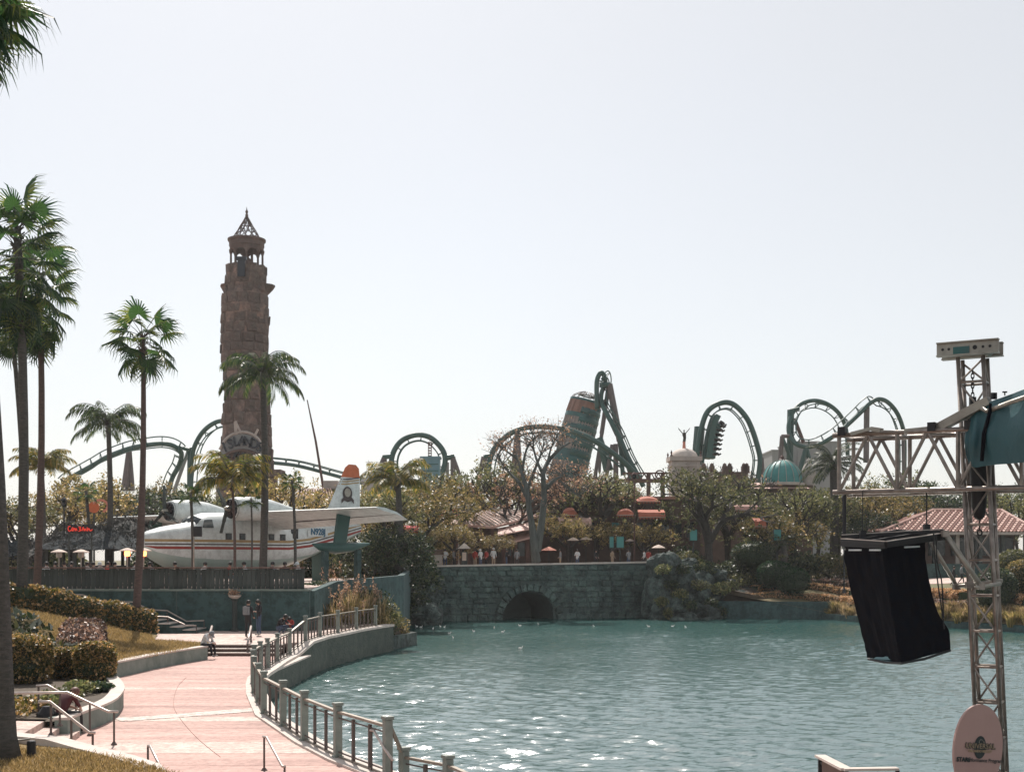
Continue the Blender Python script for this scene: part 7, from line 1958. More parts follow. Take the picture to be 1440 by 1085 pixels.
# ================================================================== STAGE RIG (right foreground)
DR = Vector((math.cos(R(-30)), math.sin(R(-30)), 0)); VR = Vector((math.sin(R(30)), math.cos(R(30)), 0)); UZ = Vector((0, 0, 1))
L0 = at(1180, 692, 20.6); zb_ = L0.z; zt_ = at(1180, 612, 20.6).z; WT = .86
rig = thing('stage_truss', 'long horizontal box truss of pale metal tubes over the water', 'truss', L0)
LEN = 5.2
def TP(s_, v_, z_): return Vector((L0.x, L0.y, 0)) + DR * s_ + VR * v_ * WT + UZ * z_
for nm, v_, z_ in (('chord', 0, zb_), ('chord', 1, zb_), ('chord', 0, zt_), ('chord', 1, zt_)):
    g = MB(); g.tube([TP(-.1, v_, z_), TP(LEN, v_, z_)], .042, 10); g.build('chord', 'alu', rig, smooth=True)
bays = [0, .92, 1.84, 2.76, 3.68, 4.6]
for i, s_ in enumerate(bays):
    for v_ in (0, 1):
        g = MB(); g.tube([TP(s_, v_, zb_), TP(s_, v_, zt_)], .034, 7); g.build('upright', 'alu', rig)
    for z_ in (zb_, zt_):
        g = MB(); g.tube([TP(s_, 0, z_), TP(s_, 1, z_)], .02, 6); g.build('cross_tube', 'alu', rig)
    if i < len(bays) - 1:
        s2 = (s_ + bays[i + 1]) / 2; s3 = bays[i + 1]
        for v_ in (0, 1):
            for a, b_ in ((TP(s_, v_, zb_), TP(s2, v_, zt_)), (TP(s2, v_, zt_), TP(s3, v_, zb_))):
                g = MB(); g.tube([a, b_], .028, 6); g.build('diagonal', 'alu', rig)
        for z_ in (zb_, zt_): g = MB(); g.tube([TP(s_, 0, z_), TP(s3, 1, z_)], .018, 6); g.build('diagonal', 'alu', rig)
for s_ in (.05, 1.45, 2.0, 2.35):
    g = MB(); c_ = TP(s_, 0, zt_); g.box(c_ + UZ * .06, (.12, .12, .14), rz=R(-30)); g.build('clamp', 'black', rig)
# mother grid sleeve around the tower
TC = TP(2.13, .5, 0)
twr = thing('tower_truss', 'upright four-legged truss tower carrying the stage roof', 'truss tower', (TC.x, TC.y, 0))
hs = .185
def LN(p_, z_): return p_ + UZ * z_ + Vector((-.048 * (z_ - 3.9), 0, 0))    # the tower leans slightly
ztop_ = at(1370, 503, TC.y).z
legs = [TC + DR * a * hs + VR * b_ * hs for a, b_ in ((-1, -1), (1, -1), (1, 1), (-1, 1))]
for l_ in legs:
    g = MB(); g.tube([LN(l_, -.05), LN(l_, ztop_)], .032, 10); g.build('leg', 'alu', twr, smooth=True)
z = 0.25; k = 0
while z < ztop_ - .1:
    g = MB()
    for i in range(4): g.tube([LN(legs[i], z), LN(legs[(i + 1) % 4], z)], .021, 6)
    g.build('collar', 'alu', twr)
    z2 = min(z + .55, ztop_ - .05)
    for i in range(4):
        a, b_ = legs[i], legs[(i + 1) % 4]
        if (k + i) % 2: a, b_ = b_, a
        g = MB(); g.tube([LN(a, z), LN(b_, z2)], .016, 6); g.build('brace', 'alu', twr)
    z += .55; k += 1
# hoist chain with hook and motor bag
TC0 = TC; TC = TC + Vector((-.048 * (ztop_ - 3.9), 0, 0))
hc = thing('hoist_chain', 'dark hoist chain and hook hanging inside the top of the tower', 'chain', TC + UZ * (ztop_ - .2))
g = MB(); zz = ztop_ - .15; i = 0
while zz > zt_ + .45:
    ax_ = DR if i % 2 else VR
    g.tube([TC + UZ * (zz - .055) + ax_ * .022 * math.cos(a) + UZ * .05 * math.sin(a) for a in [q * .785 for q in range(9)]], .009, 4); zz -= .075; i += 1
stuff(g.build('links', 'black', hc))
g = MB(); g.box(TC + UZ * (ztop_ - .75), (.09, .07, .28)); g.tube([TC + UZ * (ztop_ - .95) + DR * .06 * math.cos(a) + UZ * .08 * math.sin(a) for a in [R(q) for q in range(60, 330, 30)]], .02, 6); g.build('hook', 'black', hc)
TCt = TC; TC = TC0 + Vector((-.05, 0, 0))
cb = thing('chain_bag', 'black chain bag hanging inside the tower below the truss', 'bag', TC + UZ * zb_)
g = MB(); pts = [TC + VR * -.05 + UZ * (zb_ + d_) for d_ in (.75, .3, -.05, -.25, -.42, -.47)]; g.tube(pts, [.13, .14, .12, .11, .08, .02], 12); g.build('bag', 'black', cb, smooth=True)
g = MB(); g.tube([TC + UZ * (zb_ - .45), TC + UZ * (zb_ - .62)], .012, 5); g.tube([TC + UZ * (zb_ - .66) + DR * .035 * math.cos(a) + UZ * .045 * math.sin(a) for a in [q * .785 for q in range(9)]], .014, 5); g.build('hook', 'black', cb)
TC = TCt
# head block of channel beams
hb = thing('head_block', 'heavy steel channel beam block capping the tower', 'beam block', TC + UZ * ztop_)
for off, nm in ((-.19, 'front'), (.19, 'rear')):
    a, b_ = TC + VR * off - DR * .50 + UZ * (ztop_ + .13), TC + VR * off + DR * .42 + UZ * (ztop_ + .13)
    g = MB(); g.beam(a, b_, .03, .19); g.beam(a + UZ * .10, b_ + UZ * .10, .13, .018); g.beam(a - UZ * .10, b_ - UZ * .10, .13, .018); g.build('channel_beam', 'steel', hb)
    for k, t in enumerate((.1, .2, .62, .75, .86)):
        q = a.lerp(b_, t) - VR * .02; g = MB(); g.tube([q - VR * .004, q + VR * .0], .022 if k != 2 else .035, 10); g.build('bolt_hole', 'black', hb)
g = MB(); q = TC - VR * .215 - DR * .13 + UZ * (ztop_ + .10); g.box(q, (.24, .02, .11), rz=R(-30)); g.build('green_plate', 'teal_metal', hb)
g = MB(); q = TC - VR * .0 + DR * .2 + UZ * (ztop_ + .13)
g.lathe((0, 0, 0), [(0, -.05), (.12, -.05), (.12, -.03), (.09, 0), (.12, .03), (.12, .05), (0, .05)], 18); g.v = [tuple(q + DR * x + UZ * y_ + VR * z_ * 2.0) for x, y_, z_ in g.v]; g.build('pulley', 'steel', hb)
# roof beams and tarp
rb_ = thing('roof_beam', 'flat grey roof beams rising towards the dark teal tarp', 'beam', at(1300, 604, 20))
g = MB(); g.beam(at(1196, 610, 20.4), at(1227, 602, 20.3), .1, .05); g.beam(at(1227, 603, 20.3), at(1240, 605, 20.2), .12, .07); g.build('beam', 'steel', rb_)
g = MB(); g.beam(at(1272, 607, 20.1), at(1319, 602, 19.9), .12, .08); g.build('beam', 'steel', rb_)
g = MB(); g.beam(at(1319, 602, 19.9), at(1392, 563, 19.3), .14, .13); g.build('beam', 'steel', rb_)
g = MB(); g.beam(at(1238, 606, 20.2), at(1275, 607, 20.1), .05, .03); g.build('beam', 'alu', rb_)
tr_ = thing('stage_tarp', 'dark teal tarpaulin wrapped over the stage roof edge at right', 'tarpaulin', at(1400, 610, 19))
topc = [(1357, 606, 19.75), (1361, 594, 19.6), (1370, 580, 19.5), (1382, 570, 19.4), (1400, 562, 19.1), (1425, 553, 18.7), (1455, 542, 18.2), (1500, 528, 17.5)]
botc = [(1361, 648, 19.7), (1364, 654, 19.6), (1372, 657, 19.45), (1384, 655, 19.3), (1402, 653, 19.0), (1427, 651, 18.6), (1457, 648, 18.1), (1500, 645, 17.4)]
TPp, BPp = catmull([at(*q) for q in topc], 4), catmull([at(*q) for q in botc], 4)
g = MB(); nR, nC = 12, len(TPp)
for j in range(nR):
    t = j / (nR - 1)
    for i in range(nC):
        p_ = TPp[i].lerp(BPp[i], t); wv = .045 * math.sin(i * .9 + t * 2.0) * math.sin(math.pi * t) + .05 * noise.noise(Vector((i * .35, t * 3, 1)))
        g.v.append(tuple(p_ - VR * (wv + .10 * math.sin(math.pi * t))))
for j in range(nR - 1):
    for i in range(nC - 1): g.f.append((j * nC + i, (j + 1) * nC + i, (j + 1) * nC + i + 1, j * nC + i + 1)); g.m.append(0)
g.build('side_skirt', 'tarp', tr_, smooth=True)
g = MB()
for j in range(5):
    for i in range(nC):
        q = TPp[i] + VR * (2.2 * j / 4) + UZ * (.02 * j) + DR * (.5 * j / 4); g.v.append(tuple(q))
for j in range(4):
    for i in range(nC - 1): g.f.append((j * nC + i, j * nC + i + 1, (j + 1) * nC + i + 1, (j + 1) * nC + i)); g.m.append(0)
g.build('roof_sheet', 'tarp', tr_, smooth=True)
g = MB(); g.tube([at(1393, 567, 19.0), at(1392, 580, 19.05), at(1384, 610, 19.15), at(1381, 648, 19.2)], [.02, .03, .035, .03], 5); g.build('fold', 'mesh_cloth', tr_, smooth=True)
g = MB(); g.tube([at(1380, 573, 19.3), at(1388, 578, 19.2), at(1420, 566, 18.6), at(1460, 552, 18.0)], .035, 6); g.build('seam_rope', 'steel', tr_, smooth=True)
g = MB(); g.beam(at(1396, 561, 19.3), at(1396, 552, 19.3), .05); g.beam(at(1399, 561, 19.3), at(1399, 552, 19.3), .05); g.beam(at(1413, 556, 19), at(1413, 551, 19), .015); g.beam(at(1410, 551, 19), at(1416, 551, 19), .03, .02); g.build('fittings', 'black', tr_)
# hanging speaker in a black mesh cover
A_, Bc = at(1189, 768, 20.0), at(1322, 762, 19.5)
spk = thing('hanging_speaker', 'tall loudspeaker cluster wrapped in black mesh cloth hanging over the water', 'loudspeaker', at(1255, 760, 19.6))
rowsC = [((1187, 762), (1240, 764), (1303, 757)), ((1189, 790), (1243, 792), (1302, 785)), ((1197, 830), (1249, 832), (1309, 826)), ((1207, 870), (1256, 874), (1320, 862)), ((1216, 905), (1262, 908), (1334, 886)), ((1219, 924), (1268, 932), (1336, 914))]
g = MB()
LC = [catmull([at(*r_[0], 20.3) for r_ in rowsC], 5), catmull([at(*r_[1], 19.35) for r_ in rowsC], 5), catmull([at(*r_[2], 19.9) for r_ in rowsC], 5)]
nv, ns_ = len(LC[0]), 11
for j in range(nv):
    pl, pc_, pr_ = LC[0][j], LC[1][j], LC[2][j]; pb = pl + pr_ - pc_; mid_ = (pl + pr_) / 2; tt = j / (nv - 1)
    for si, (a, b_) in enumerate(((pl, pc_), (pc_, pr_), (pr_, pb), (pb, pl))):
        for q in range(ns_):
            w_ = a.lerp(b_, q / ns_); o_ = (w_ - mid_); o_.z = 0; o_.normalize()
            wr = .005 * math.sin(q * 2.3 + si * 2 + tt * 3) + .028 * noise.noise(Vector((q * .5 + si * 7, tt * 9, 2))) - .03 * math.sin(math.pi * q / ns_)
            g.v.append(tuple(w_ + o_ * wr + Vector((0, 0, 0))))
NN_ = ns_ * 4
for i in range(nv - 1):
    for j in range(NN_): g.f.append((i * NN_ + j, (i + 1) * NN_ + j, (i + 1) * NN_ + (j + 1) % NN_, i * NN_ + (j + 1) % NN_)); g.m.append(0)
g.f.append(tuple(range(NN_))); g.m.append(0)
g.build('mesh_cover', 'mesh_cloth', spk)
g = MB()
for k, (x0_, x1_, y_) in enumerate(((1194, 1211, 773), (1223, 1238, 773))): g.beam(at(x0_, y_, 20.06 - k * .5), at(x1_, y_, 19.78 - k * .5), .02, .025)
g.beam(at(1272, 769, 19.6), at(1293, 768, 19.72), .02, .025); g.build('gap_strip', 'white_paint', spk)
g = MB(); g.add([at(1228, 926, 20.1), at(1262, 928, 19.5), at(1262, 921, 19.5), at(1240, 917, 20.0)], [(0, 1, 2, 3)]); g.add([at(1228, 929, 20.6), at(1264, 931, 20.6), at(1262, 916, 20.6), at(1236, 916, 20.6)], [(0, 1, 2, 3)]); g.build('inner_lining', 'box_blue', spk)
g = MB(); g.tube([at(1221, 926, 20.2), at(1245, 931, 19.8), at(1268, 932, 19.3), at(1300, 926, 19.5), at(1336, 914, 19.9)], .02, 6); g.build('hem', 'black', spk)
g = MB()
FQ = [at(1184, 760, 20.4), at(1246, 764, 19.2), at(1327, 752, 19.7), at(1262, 746, 20.6)]
for a, b_ in zip(FQ, FQ[1:] + FQ[:1]): g.beam(a, b_, .06, .05)
for t in (.33, .66): g.beam(FQ[0].lerp(FQ[1], t), FQ[3].lerp(FQ[2], t), .06, .08)
g.beam(FQ[0] + UZ * .06, FQ[2] + UZ * .06, .09, .05); g.build('top_frame', 'black', spk); g = MB(); g.beam(FQ[0] + UZ * .035, FQ[1] + UZ * .035, .05, .012); g.beam(FQ[1] + UZ * .035, FQ[2] + UZ * .035, .05, .012); g.beam(FQ[0] + UZ * .095, FQ[2] + UZ * .095, .03, .012); g.build('pale_edge', 'kerb', spk)
g = MB(); g.beam(at(1184, 764, 20.35), at(1246, 767, 19.25), .04, .09); g.beam(at(1246, 766, 19.25), at(1327, 755, 19.75), .04, .08); g.build('frame_skirt', 'black', spk)
for k, (px, py, Yk) in enumerate(((1213, 757, 20.2), (1303, 748, 19.9))):
    g = MB(); g.box(at(px, py - 4, Yk), (.09, .09, .16)); g.tube([at(px, py - 6, Yk), at(px, 690, Yk + .1)], .007 if k == 0 else .011, 5); g.build('hanger', 'black', spk)
g = MB(); g.tube([at(1187, 757, 20.5), at(1187.5, 694, 20.6)], .032, 8); g.build('suspension_pole', 'black', spk)
# boom holding the speaker off the tower
bmr = thing('support_boom', 'pair of pale angled tubes bracing the hanging speaker from the tower', 'brace', at(1378, 822, TC.y))
for a, b_, r_ in (((1329, 750, 19.6), (1379, 824, 19.45), .045), ((1309, 762, 19.9), (1345, 823, 20.1), .032), ((1344, 824, 20.1), (1366, 822, 19.8), .03), ((1362, 822, 19.9), (1410, 816, 19.7), .03), ((1372, 826, 19.4), (1407, 820, 19.6), .03)):
    g = MB(); g.tube([at(*a), at(*b_)], r_, 8); g.build('tube', 'steel', bmr, smooth=True)
for q in ((1329, 750, 19.6), (1345, 824, 20.1), (1379, 824, 19.45), (1363, 822, 19.8)): g = MB(); g.box(at(*q), (.1, .1, .1)); g.build('coupler', 'alu', bmr)
cbl = thing('hanging_cables', 'two slack black cables hanging beside the speaker cover', 'cable', at(1318, 752, 19.5))
for pts in ([(1313, 748), (1314, 775), (1319, 820), (1325, 860), (1328, 884)], [(1317, 752), (1318, 790), (1324, 815), (1326, 845), (1327, 868)]):
    g = MB(); g.tube(catmull([at(a, b_, 19.4) for a, b_ in pts], 4), .011, 5); g.build('cable', 'black', cbl)
# stage platform with corner barrier
g = MB(); g.prism([(4.45, 8), (14, 8), (14, 21.5), (8, 21.5), (6.2, 18.2), (4.45, 18.0)], -3, -.06); struct(g.build('stage_platform', 'wood_dark'))
ba = thing('stage_barrier', 'corner of a brown barrier with a wide pale top rail at the bottom', 'barrier', at(1190, 1081, 17.8))
pA, pB, pC = at(1153, 1062, 19.0), at(1190, 1081, 17.8), at(1262, 1080, 17.85)
g = MB(); g.beam(pA, pB, .16, .035); g.build('top_rail', 'kerb', ba); g = MB(); g.beam(pB - Vector((.04, 0, 0)), pC, .14, .034); g.build('top_rail', 'kerb', ba)
for a, b_ in ((pA, pB), (pB, pC)):
    g = MB(); g.beam(a.lerp(b_, .12) - UZ * .55, a.lerp(b_, .95) - UZ * .55, .03, 1.0); g.build('panel', 'wall_brown', ba)
for q in (pA, pB, pC): g = MB(); g.beam(q - UZ * 1.2, q - UZ * .02, .05); g.build('post', 'black', ba)
g = MB(); g.beam(pA - UZ * .1, pB - UZ * .1, .02, .03); g.beam(pB - UZ * .1, pC - UZ * .1, .02, .03); g.build('wire', 'black', ba)
# oval sign
so = at(1376, 1052, 17.4)
sgn_ = thing('oval_sign', 'tan oval sign with a dark globe emblem and performance program lettering', 'sign', so)
sgn_.rotation_euler = (Matrix.Rotation(R(20), 3, 'Z') @ Matrix.Rotation(R(5), 3, 'Y')).to_euler()
g = MB(); EL = [(.405 * math.copysign(abs(math.cos(a)) ** .95, math.cos(a)), .60 * math.copysign(abs(math.sin(a)) ** .95, math.sin(a)) - (.0)) for a in [R(q * 7.5) for q in range(48)]]
n_ = len(EL); g.add([(x, 0, z) for x, z in EL] + [(x, .035, z) for x, z in EL], [tuple(range(n_)), tuple(range(2 * n_ - 1, n_ - 1, -1))] + [(i, n_ + i, n_ + (i + 1) % n_, (i + 1) % n_) for i in range(n_)]); g.f[0] = tuple(reversed(g.f[0])) if False else g.f[0]
g.build('board', 'sign_tan', sgn_, world=False)
g = MB(); g.add([(.02 + .10 * math.cos(a), -.006, .02 + .155 * math.sin(a)) for a in [R(q * 12) for q in range(30)]], [tuple(range(30))]); g.build('globe', 'sign_ink', sgn_, world=False)
g = MB()
for k in range(5):
    a0 = k * .6; g.tube([(.02 + .085 * math.cos(a0 + q * .2) * (.9 - .15 * k), -.009, .03 + .12 * math.sin(a0 + q * .25) * .8) for q in range(5)], .003, 3)
g.build('continents', 'steel', sgn_, world=False)
def sign_text(t, size, x, z, m_, bold=0.0, nm='lettering', y_=-.012): o_ = link(nm, text_mesh(t, size, m_, nm, .001, bold), sgn_, (x, y_, z), (R(90), 0, 0)); return o_
sign_text('UNIVERSAL', .098, .02, .035, 'sign_ink', .008, y_=-.011); sign_text('UNIVERSAL', .098, .02, .035, 'sign_gold', .0, y_=-.014)
sign_text('ORLANDO RESORT', .045, .02, -.032, 'sign_gold', .002, y_=-.013)
sign_text('STARS', .082, -.245, -.155, 'sign_ink', .004); sign_text('Performance Program', .07, .10, -.155, 'sign_ink', .001)
g = MB(); g.box((0, .06, -.9), (.07, .05, 1.5)); g.build('stand', 'steel', sgn_, world=False)

# ================================================================== PEOPLE
mat('cloth_white', (0.60, 0.62, 0.62), None, 3, 0.8, 0)
mat('cloth_black', (0.018, 0.018, 0.022), None, 3, 0.8, 0)
mat('cloth_grey', (0.22, 0.23, 0.24), None, 3, 0.8, 0)
mat('cloth_maroon', (0.07, 0.012, 0.016), None, 3, 0.8, 0)
mat('cloth_red', (0.40, 0.06, 0.05), None, 3, 0.8, 0)
mat('cloth_denim', (0.05, 0.08, 0.14), None, 3, 0.8, 0)
mat('cloth_tan', (0.36, 0.28, 0.20), None, 3, 0.8, 0)
mat('hair_dark', (0.015, 0.012, 0.01), None, 3, 0.6, 0)
mat('hair_red', (0.12, 0.04, 0.025), None, 3, 0.6, 0)
mat('shoe', (0.35, 0.33, 0.31), None, 3, 0.6, 0)
POSE = {
 'stand': dict(pel=(0, 0, .95), wai=(0, .01, 1.10), che=(0, .0, 1.33), nec=(0, -.01, 1.49), hea=(0, -.02, 1.60), top=(0, -.02, 1.68), sh=(.18, 0, 1.41), el=(.25, .03, 1.14), wr=(.22, -.12, .98), ha=(.19, -.19, .95), hi=(.09, 0, .90), kn=(.10, -.02, .50), an=(.10, .02, .09), to=(.11, -.14, .045)),
 'talk': dict(pel=(0, 0, .95), wai=(0, .01, 1.10), che=(0, .0, 1.33), nec=(0, -.02, 1.49), hea=(0, -.06, 1.59), top=(0, -.07, 1.67), sh=(.18, 0, 1.41), el=(.27, -.02, 1.16), wr=(.14, -.20, 1.15), ha=(.06, -.24, 1.17), hi=(.09, 0, .90), kn=(.11, -.03, .50), an=(.13, .02, .09), to=(.15, -.14, .045)),
 'sit': dict(pel=(0, 0, .52), wai=(0, .03, .68), che=(0, .0, .90), nec=(0, -.03, 1.05), hea=(0, -.07, 1.16), top=(0, -.09, 1.24), sh=(.18, 0, .97), el=(.22, -.06, .72), wr=(.15, -.26, .66), ha=(.10, -.34, .66), hi=(.10, -.02, .50), kn=(.13, -.43, .50), an=(.13, -.42, .09), to=(.14, -.56, .045)),
 'hunch': dict(pel=(0, 0, .52), wai=(0, -.03, .67), che=(0, -.16, .86), nec=(0, -.27, .96), hea=(0, -.36, .98), top=(0, -.43, 1.02), sh=(.17, -.20, .93), el=(.22, -.34, .68), wr=(.10, -.48, .62), ha=(.05, -.53, .58), hi=(.10, -.02, .50), kn=(.15, -.42, .52), an=(.13, -.48, .09), to=(.14, -.62, .045)),
 'crouch': dict(pel=(0, 0, .30), wai=(0, -.05, .45), che=(0, -.20, .64), nec=(0, -.30, .76), hea=(0, -.38, .82), top=(0, -.44, .87), sh=(.17, -.22, .72), el=(.24, -.40, .52), wr=(.12, -.54, .52), ha=(.06, -.60, .52), hi=(.10, 0, .29), kn=(.17, -.38, .45), an=(.13, -.10, .09), to=(.14, -.26, .045)),
 'walk': dict(pel=(0, 0, .94), wai=(0, .01, 1.09), che=(0, -.01, 1.32), nec=(0, -.03, 1.48), hea=(0, -.05, 1.59), top=(0, -.06, 1.67), sh=(.18, 0, 1.40), el=(.25, .10, 1.14), wr=(.25, .03, .92), ha=(.24, -.03, .84), hi=(.09, 0, .90), kn=(.09, -.16, .52), an=(.09, -.22, .12), to=(.10, -.37, .07)),
}
def person_mesh(pose, top_m, leg_m, sleeves=True, long_legs=True, seed=0):
    P = POSE[pose]; names = []; co = []; rad = []
    def av(nm, p_, r_): names.append(nm); co.append(p_); rad.append(r_); return len(co) - 1
    E, BM = [], []   # edges, material per edge  0 skin 1 top 2 legs 3 shoe
    pel = av('pel', P['pel'], (.15, .11)); wai = av('wai', P['wai'], (.135, .10)); che = av('che', P['che'], (.16, .115)); nec = av('nec', P['nec'], (.055, .055)); hea = av('hea', P['hea'], (.082, .095)); top = av('top', P['top'], (.07, .08))
    for a, b_, m_ in ((pel, wai, 1), (wai, che, 1), (che, nec, 1), (nec, hea, 0), (hea, top, 0)): E.append((a, b_)); BM.append(m_)
    hands = []
    for sx in (-1, 1):
        f = lambda k: (P[k][0] * sx, P[k][1], P[k][2])
        if pose == 'walk' and sx < 0:
            f = lambda k: ({'kn': (-.09, .02, .50), 'an': (-.09, .28, .20), 'to': (-.1, .18, .07), 'el': (-.25, -.02, 1.13), 'wr': (-.24, -.16, .96), 'ha': (-.23, -.24, .92)}.get(k) or (P[k][0] * sx, P[k][1], P[k][2]))
        sh = av('sh', f('sh'), (.07, .07)); el = av('el', f('el'), (.043, .043)); wr = av('wr', f('wr'), (.029, .029)); ha = av('ha', f('ha'), (.036, .022))
        hi = av('hi', f('hi'), (.095, .10)); kn = av('kn', f('kn'), (.062, .065)); an = av('an', f('an'), (.042, .045)); to = av('to', f('to'), (.04, .032))
        for a, b_, m_ in ((che, sh, 1), (sh, el, 1), (el, wr, 1 if sleeves else 0), (wr, ha, 0), (pel, hi, 2), (hi, kn, 2), (kn, an, 2 if long_legs else 0), (an, to, 3)): E.append((a, b_)); BM.append(m_)
        hands.append((Vector(f('wr')), Vector(f('ha')), sx))
    me = bpy.data.meshes.new('tmp'); me.from_pydata(co, E, [])
    ob = bpy.data.objects.new('tmp', me); COL.objects.link(ob)
    md = ob.modifiers.new('skin', 'SKIN'); md.use_smooth_shade = True
    sub = ob.modifiers.new('sub', 'SUBSURF'); sub.levels = 1
    for i, r_ in enumerate(rad): me.skin_vertices[0].data[i].radius = r_
    me.skin_vertices[0].data[0].use_root = True
    dg = bpy.context.evaluated_depsgraph_get()
    out = bpy.data.meshes.new_from_object(ob.evaluated_get(dg))
    bpy.data.objects.remove(ob)
    vs_ = [tuple(v.co) for v in out.vertices]; fs_ = [tuple(p_.vertices) for p_ in out.polygons]; ms = []
    for f_ in fs_:
        c_ = Vector((0, 0, 0))
        for i in f_: c_ += Vector(vs_[i])
        c_ /= len(f_); best, bm_i = 1e9, 0
        for (a, b_), m_ in zip(E, BM):
            A_, B_ = Vector(co[a]), Vector(co[b_]); d = B_ - A_; t = max(0, min(1, (c_ - A_).dot(d) / max(1e-6, d.dot(d)))); dist = (c_ - A_ - d * t).length / (rad[a][0] * (1 - t) + rad[b_][0] * t)
            if dist < best: best, bm_i = dist, m_
        ms.append(bm_i)
    g_ = MB(); g_.v = vs_; g_.f = fs_; g_.m = ms
    for wr, ha, sx in hands:
        d = (ha - wr).normalized(); s_ = d.cross(Vector((0, 0, 1))); s_ = s_.normalized() if s_.length > .1 else Vector((1, 0, 0)); dn_ = s_.cross(d)
        for k in range(4):
            o_ = ha + s_ * (k - 1.5) * .018; L = (.065, .075, .07, .055)[k]
            g_.tube([o_, o_ + d * L * .5, o_ + d * L * .85 - dn_ * .018 * 1.0, o_ + d * L - dn_ * .035], [.009, .0085, .008, .006], 5)
        o_ = wr.lerp(ha, .5) + s_ * .03 * sx; g_.tube([o_, o_ + (d + s_ * sx * .8).normalized() * .04, o_ + (d * 1.4 + s_ * sx * .6).normalized() * .065], [.011, .010, .007], 5)
    # nose and ears
    hp = Vector(P['hea']); g_.tube([hp + Vector((0, -.09, .03)), hp + Vector((0, -.118, -.01)), hp + Vector((0, -.09, -.025))], [.006, .014, .01], 5)
    for sx in (-1, 1): g_.tube([hp + Vector((sx * .08, .01, .03)), hp + Vector((sx * .098, .015, .01)), hp + Vector((sx * .082, .01, -.025))], [.008, .012, .006], 5)
    bpy.data.meshes.remove(out)
    return g_.mesh('body', ['skin', top_m, leg_m, 'shoe'], smooth=True)
def hair_mesh(pose, m_, long_=False, cap=False):
    P = POSE[pose]; h = Vector(P['hea']); t = (Vector(P['top']) - h).normalized()
    g_ = MB(); q = t.to_track_quat('Z', 'Y').to_matrix()
    pr = [(.098, -.02), (.112, .03), (.105, .09), (.075, .135), (.03, .155), (0, .16)]
    g_.lathe((0, 0, 0), pr, 12); 
    g_.v = [tuple(q @ Vector((x, y_ + .012 if not cap else y_, z)) + h) for x, y_, z in g_.v]
    if long_: g_.tube([h + Vector((0, .06, .08)), h + Vector((0, .10, -.02)), h + Vector((0, .10, -.2))], [.07, .085, .05], 8)
    if cap: g_.beam(h + q @ Vector((0, -.06, .06)), h + q @ Vector((0, -.2, .04)), .15, .015)
    return g_.mesh('hair' if not cap else 'hat', m_, smooth=True)
PM = {}
def person(label, p_, rz, pose, top_m, leg_m, hair='hair_dark', long_=False, cap=False, sc=1.0, group=None, sleeves=True, bag=None, long_legs=True):
    key = (pose, top_m, leg_m, sleeves, long_legs)
    if key not in PM: PM[key] = person_mesh(pose, top_m, leg_m, sleeves, long_legs)
    hk = ('h', pose, hair, long_, cap)
    if hk not in PM: PM[hk] = hair_mesh(pose, hair, long_, cap)
    r_ = thing('person', label, 'person', p_, rz, group); r_.scale = (sc, sc, sc)
    link('body', PM[key], r_); link('hat' if cap else 'hair', PM[hk], r_)
    if bag:
        g_ = MB(); P = POSE[pose]; c_ = Vector(P['che']) + Vector((0, .17, -.06)); g_.box(c_, (.28, .14, .38)); g_.box(c_ + Vector((0, .08, -.06)), (.2, .05, .2)); o_ = link('backpack', g_.mesh('backpack', bag), None, p_, (0, 0, rz), (sc, sc, sc))
        tag(o_, bag_label, 'backpack')
    return r_
bag_label = 'small grey backpack on the back of the left standing person'
p_ = onz(349, 897, .45); person('standing person with a grey backpack, left of the two by the terrace wall', p_, R(160), 'stand', 'cloth_black', 'cloth_black', 'hair_dark', bag='cloth_grey', sc=1.02)
p_ = onz(364, 893, .45); person('standing person with long dark hair, right of the two by the terrace wall', p_, R(-50), 'talk', 'cloth_black', 'cloth_denim', long_=True, sc=1.0)
p_ = onz(392, 892, .45); person('person in black crouching on the upper platform beside the railing', p_, R(60), 'crouch', 'cloth_black', 'cloth_denim', sc=1.05)
p_ = onz(409, 889, .45); person('child in a red top behind the sloping railing', p_, R(0), 'crouch', 'cloth_red', 'cloth_denim', sc=.85)
p_ = onz(283, 926, .0); person('person in a white shirt sitting on the end of the retaining wall', Vector((p_.x + .05, p_.y + .12, .06)), R(75), 'hunch', 'cloth_white', 'cloth_black', cap=True, hair='cloth_grey', sc=1.0)
# seated pad so the figure rests on the wall end
p_ = onz(80, 1030, .10); person('hunched person in a maroon sleeveless top behind the handrails at left', Vector((p_.x, p_.y + .3, -.02)), R(150), 'hunch', 'cloth_maroon', 'cloth_black', 'hair_red', long_=False, sleeves=False, sc=1.0)
g = MB(); g.box((p_.x, p_.y + .3, .22), (.5, .4, .44)); o = g.build('stone_block', 'concrete'); tag(o, 'low stone block under the hunched person in maroon', 'block')
g = MB(); hx = Vector((p_.x - .42, p_.y + .5, .0)); g.lathe(hx, [(.25, 0), (.28, .2), (.22, .5), (.1, .66), (0, .68)], 12)
o = g.build('dark_bag', 'cloth_black'); tag(o, 'large dark bundle beside the person in maroon at left', 'bag')
for i, (px, py, Y, rz, top_m) in enumerate([(1341, 818, 107, 80, 'cloth_black'), (1352, 818, 108, 80, 'cloth_grey')]):
    p_ = at(px, py, Y); q = h_right(p_.x, Y); person(['dark-clothed pedestrian leaning forward on the garden path behind the tower truss', 'pedestrian in grey on the garden path beside the dark-clothed one'][i], (p_.x, Y, q + .03), R(rz), 'walk', top_m, 'cloth_black')
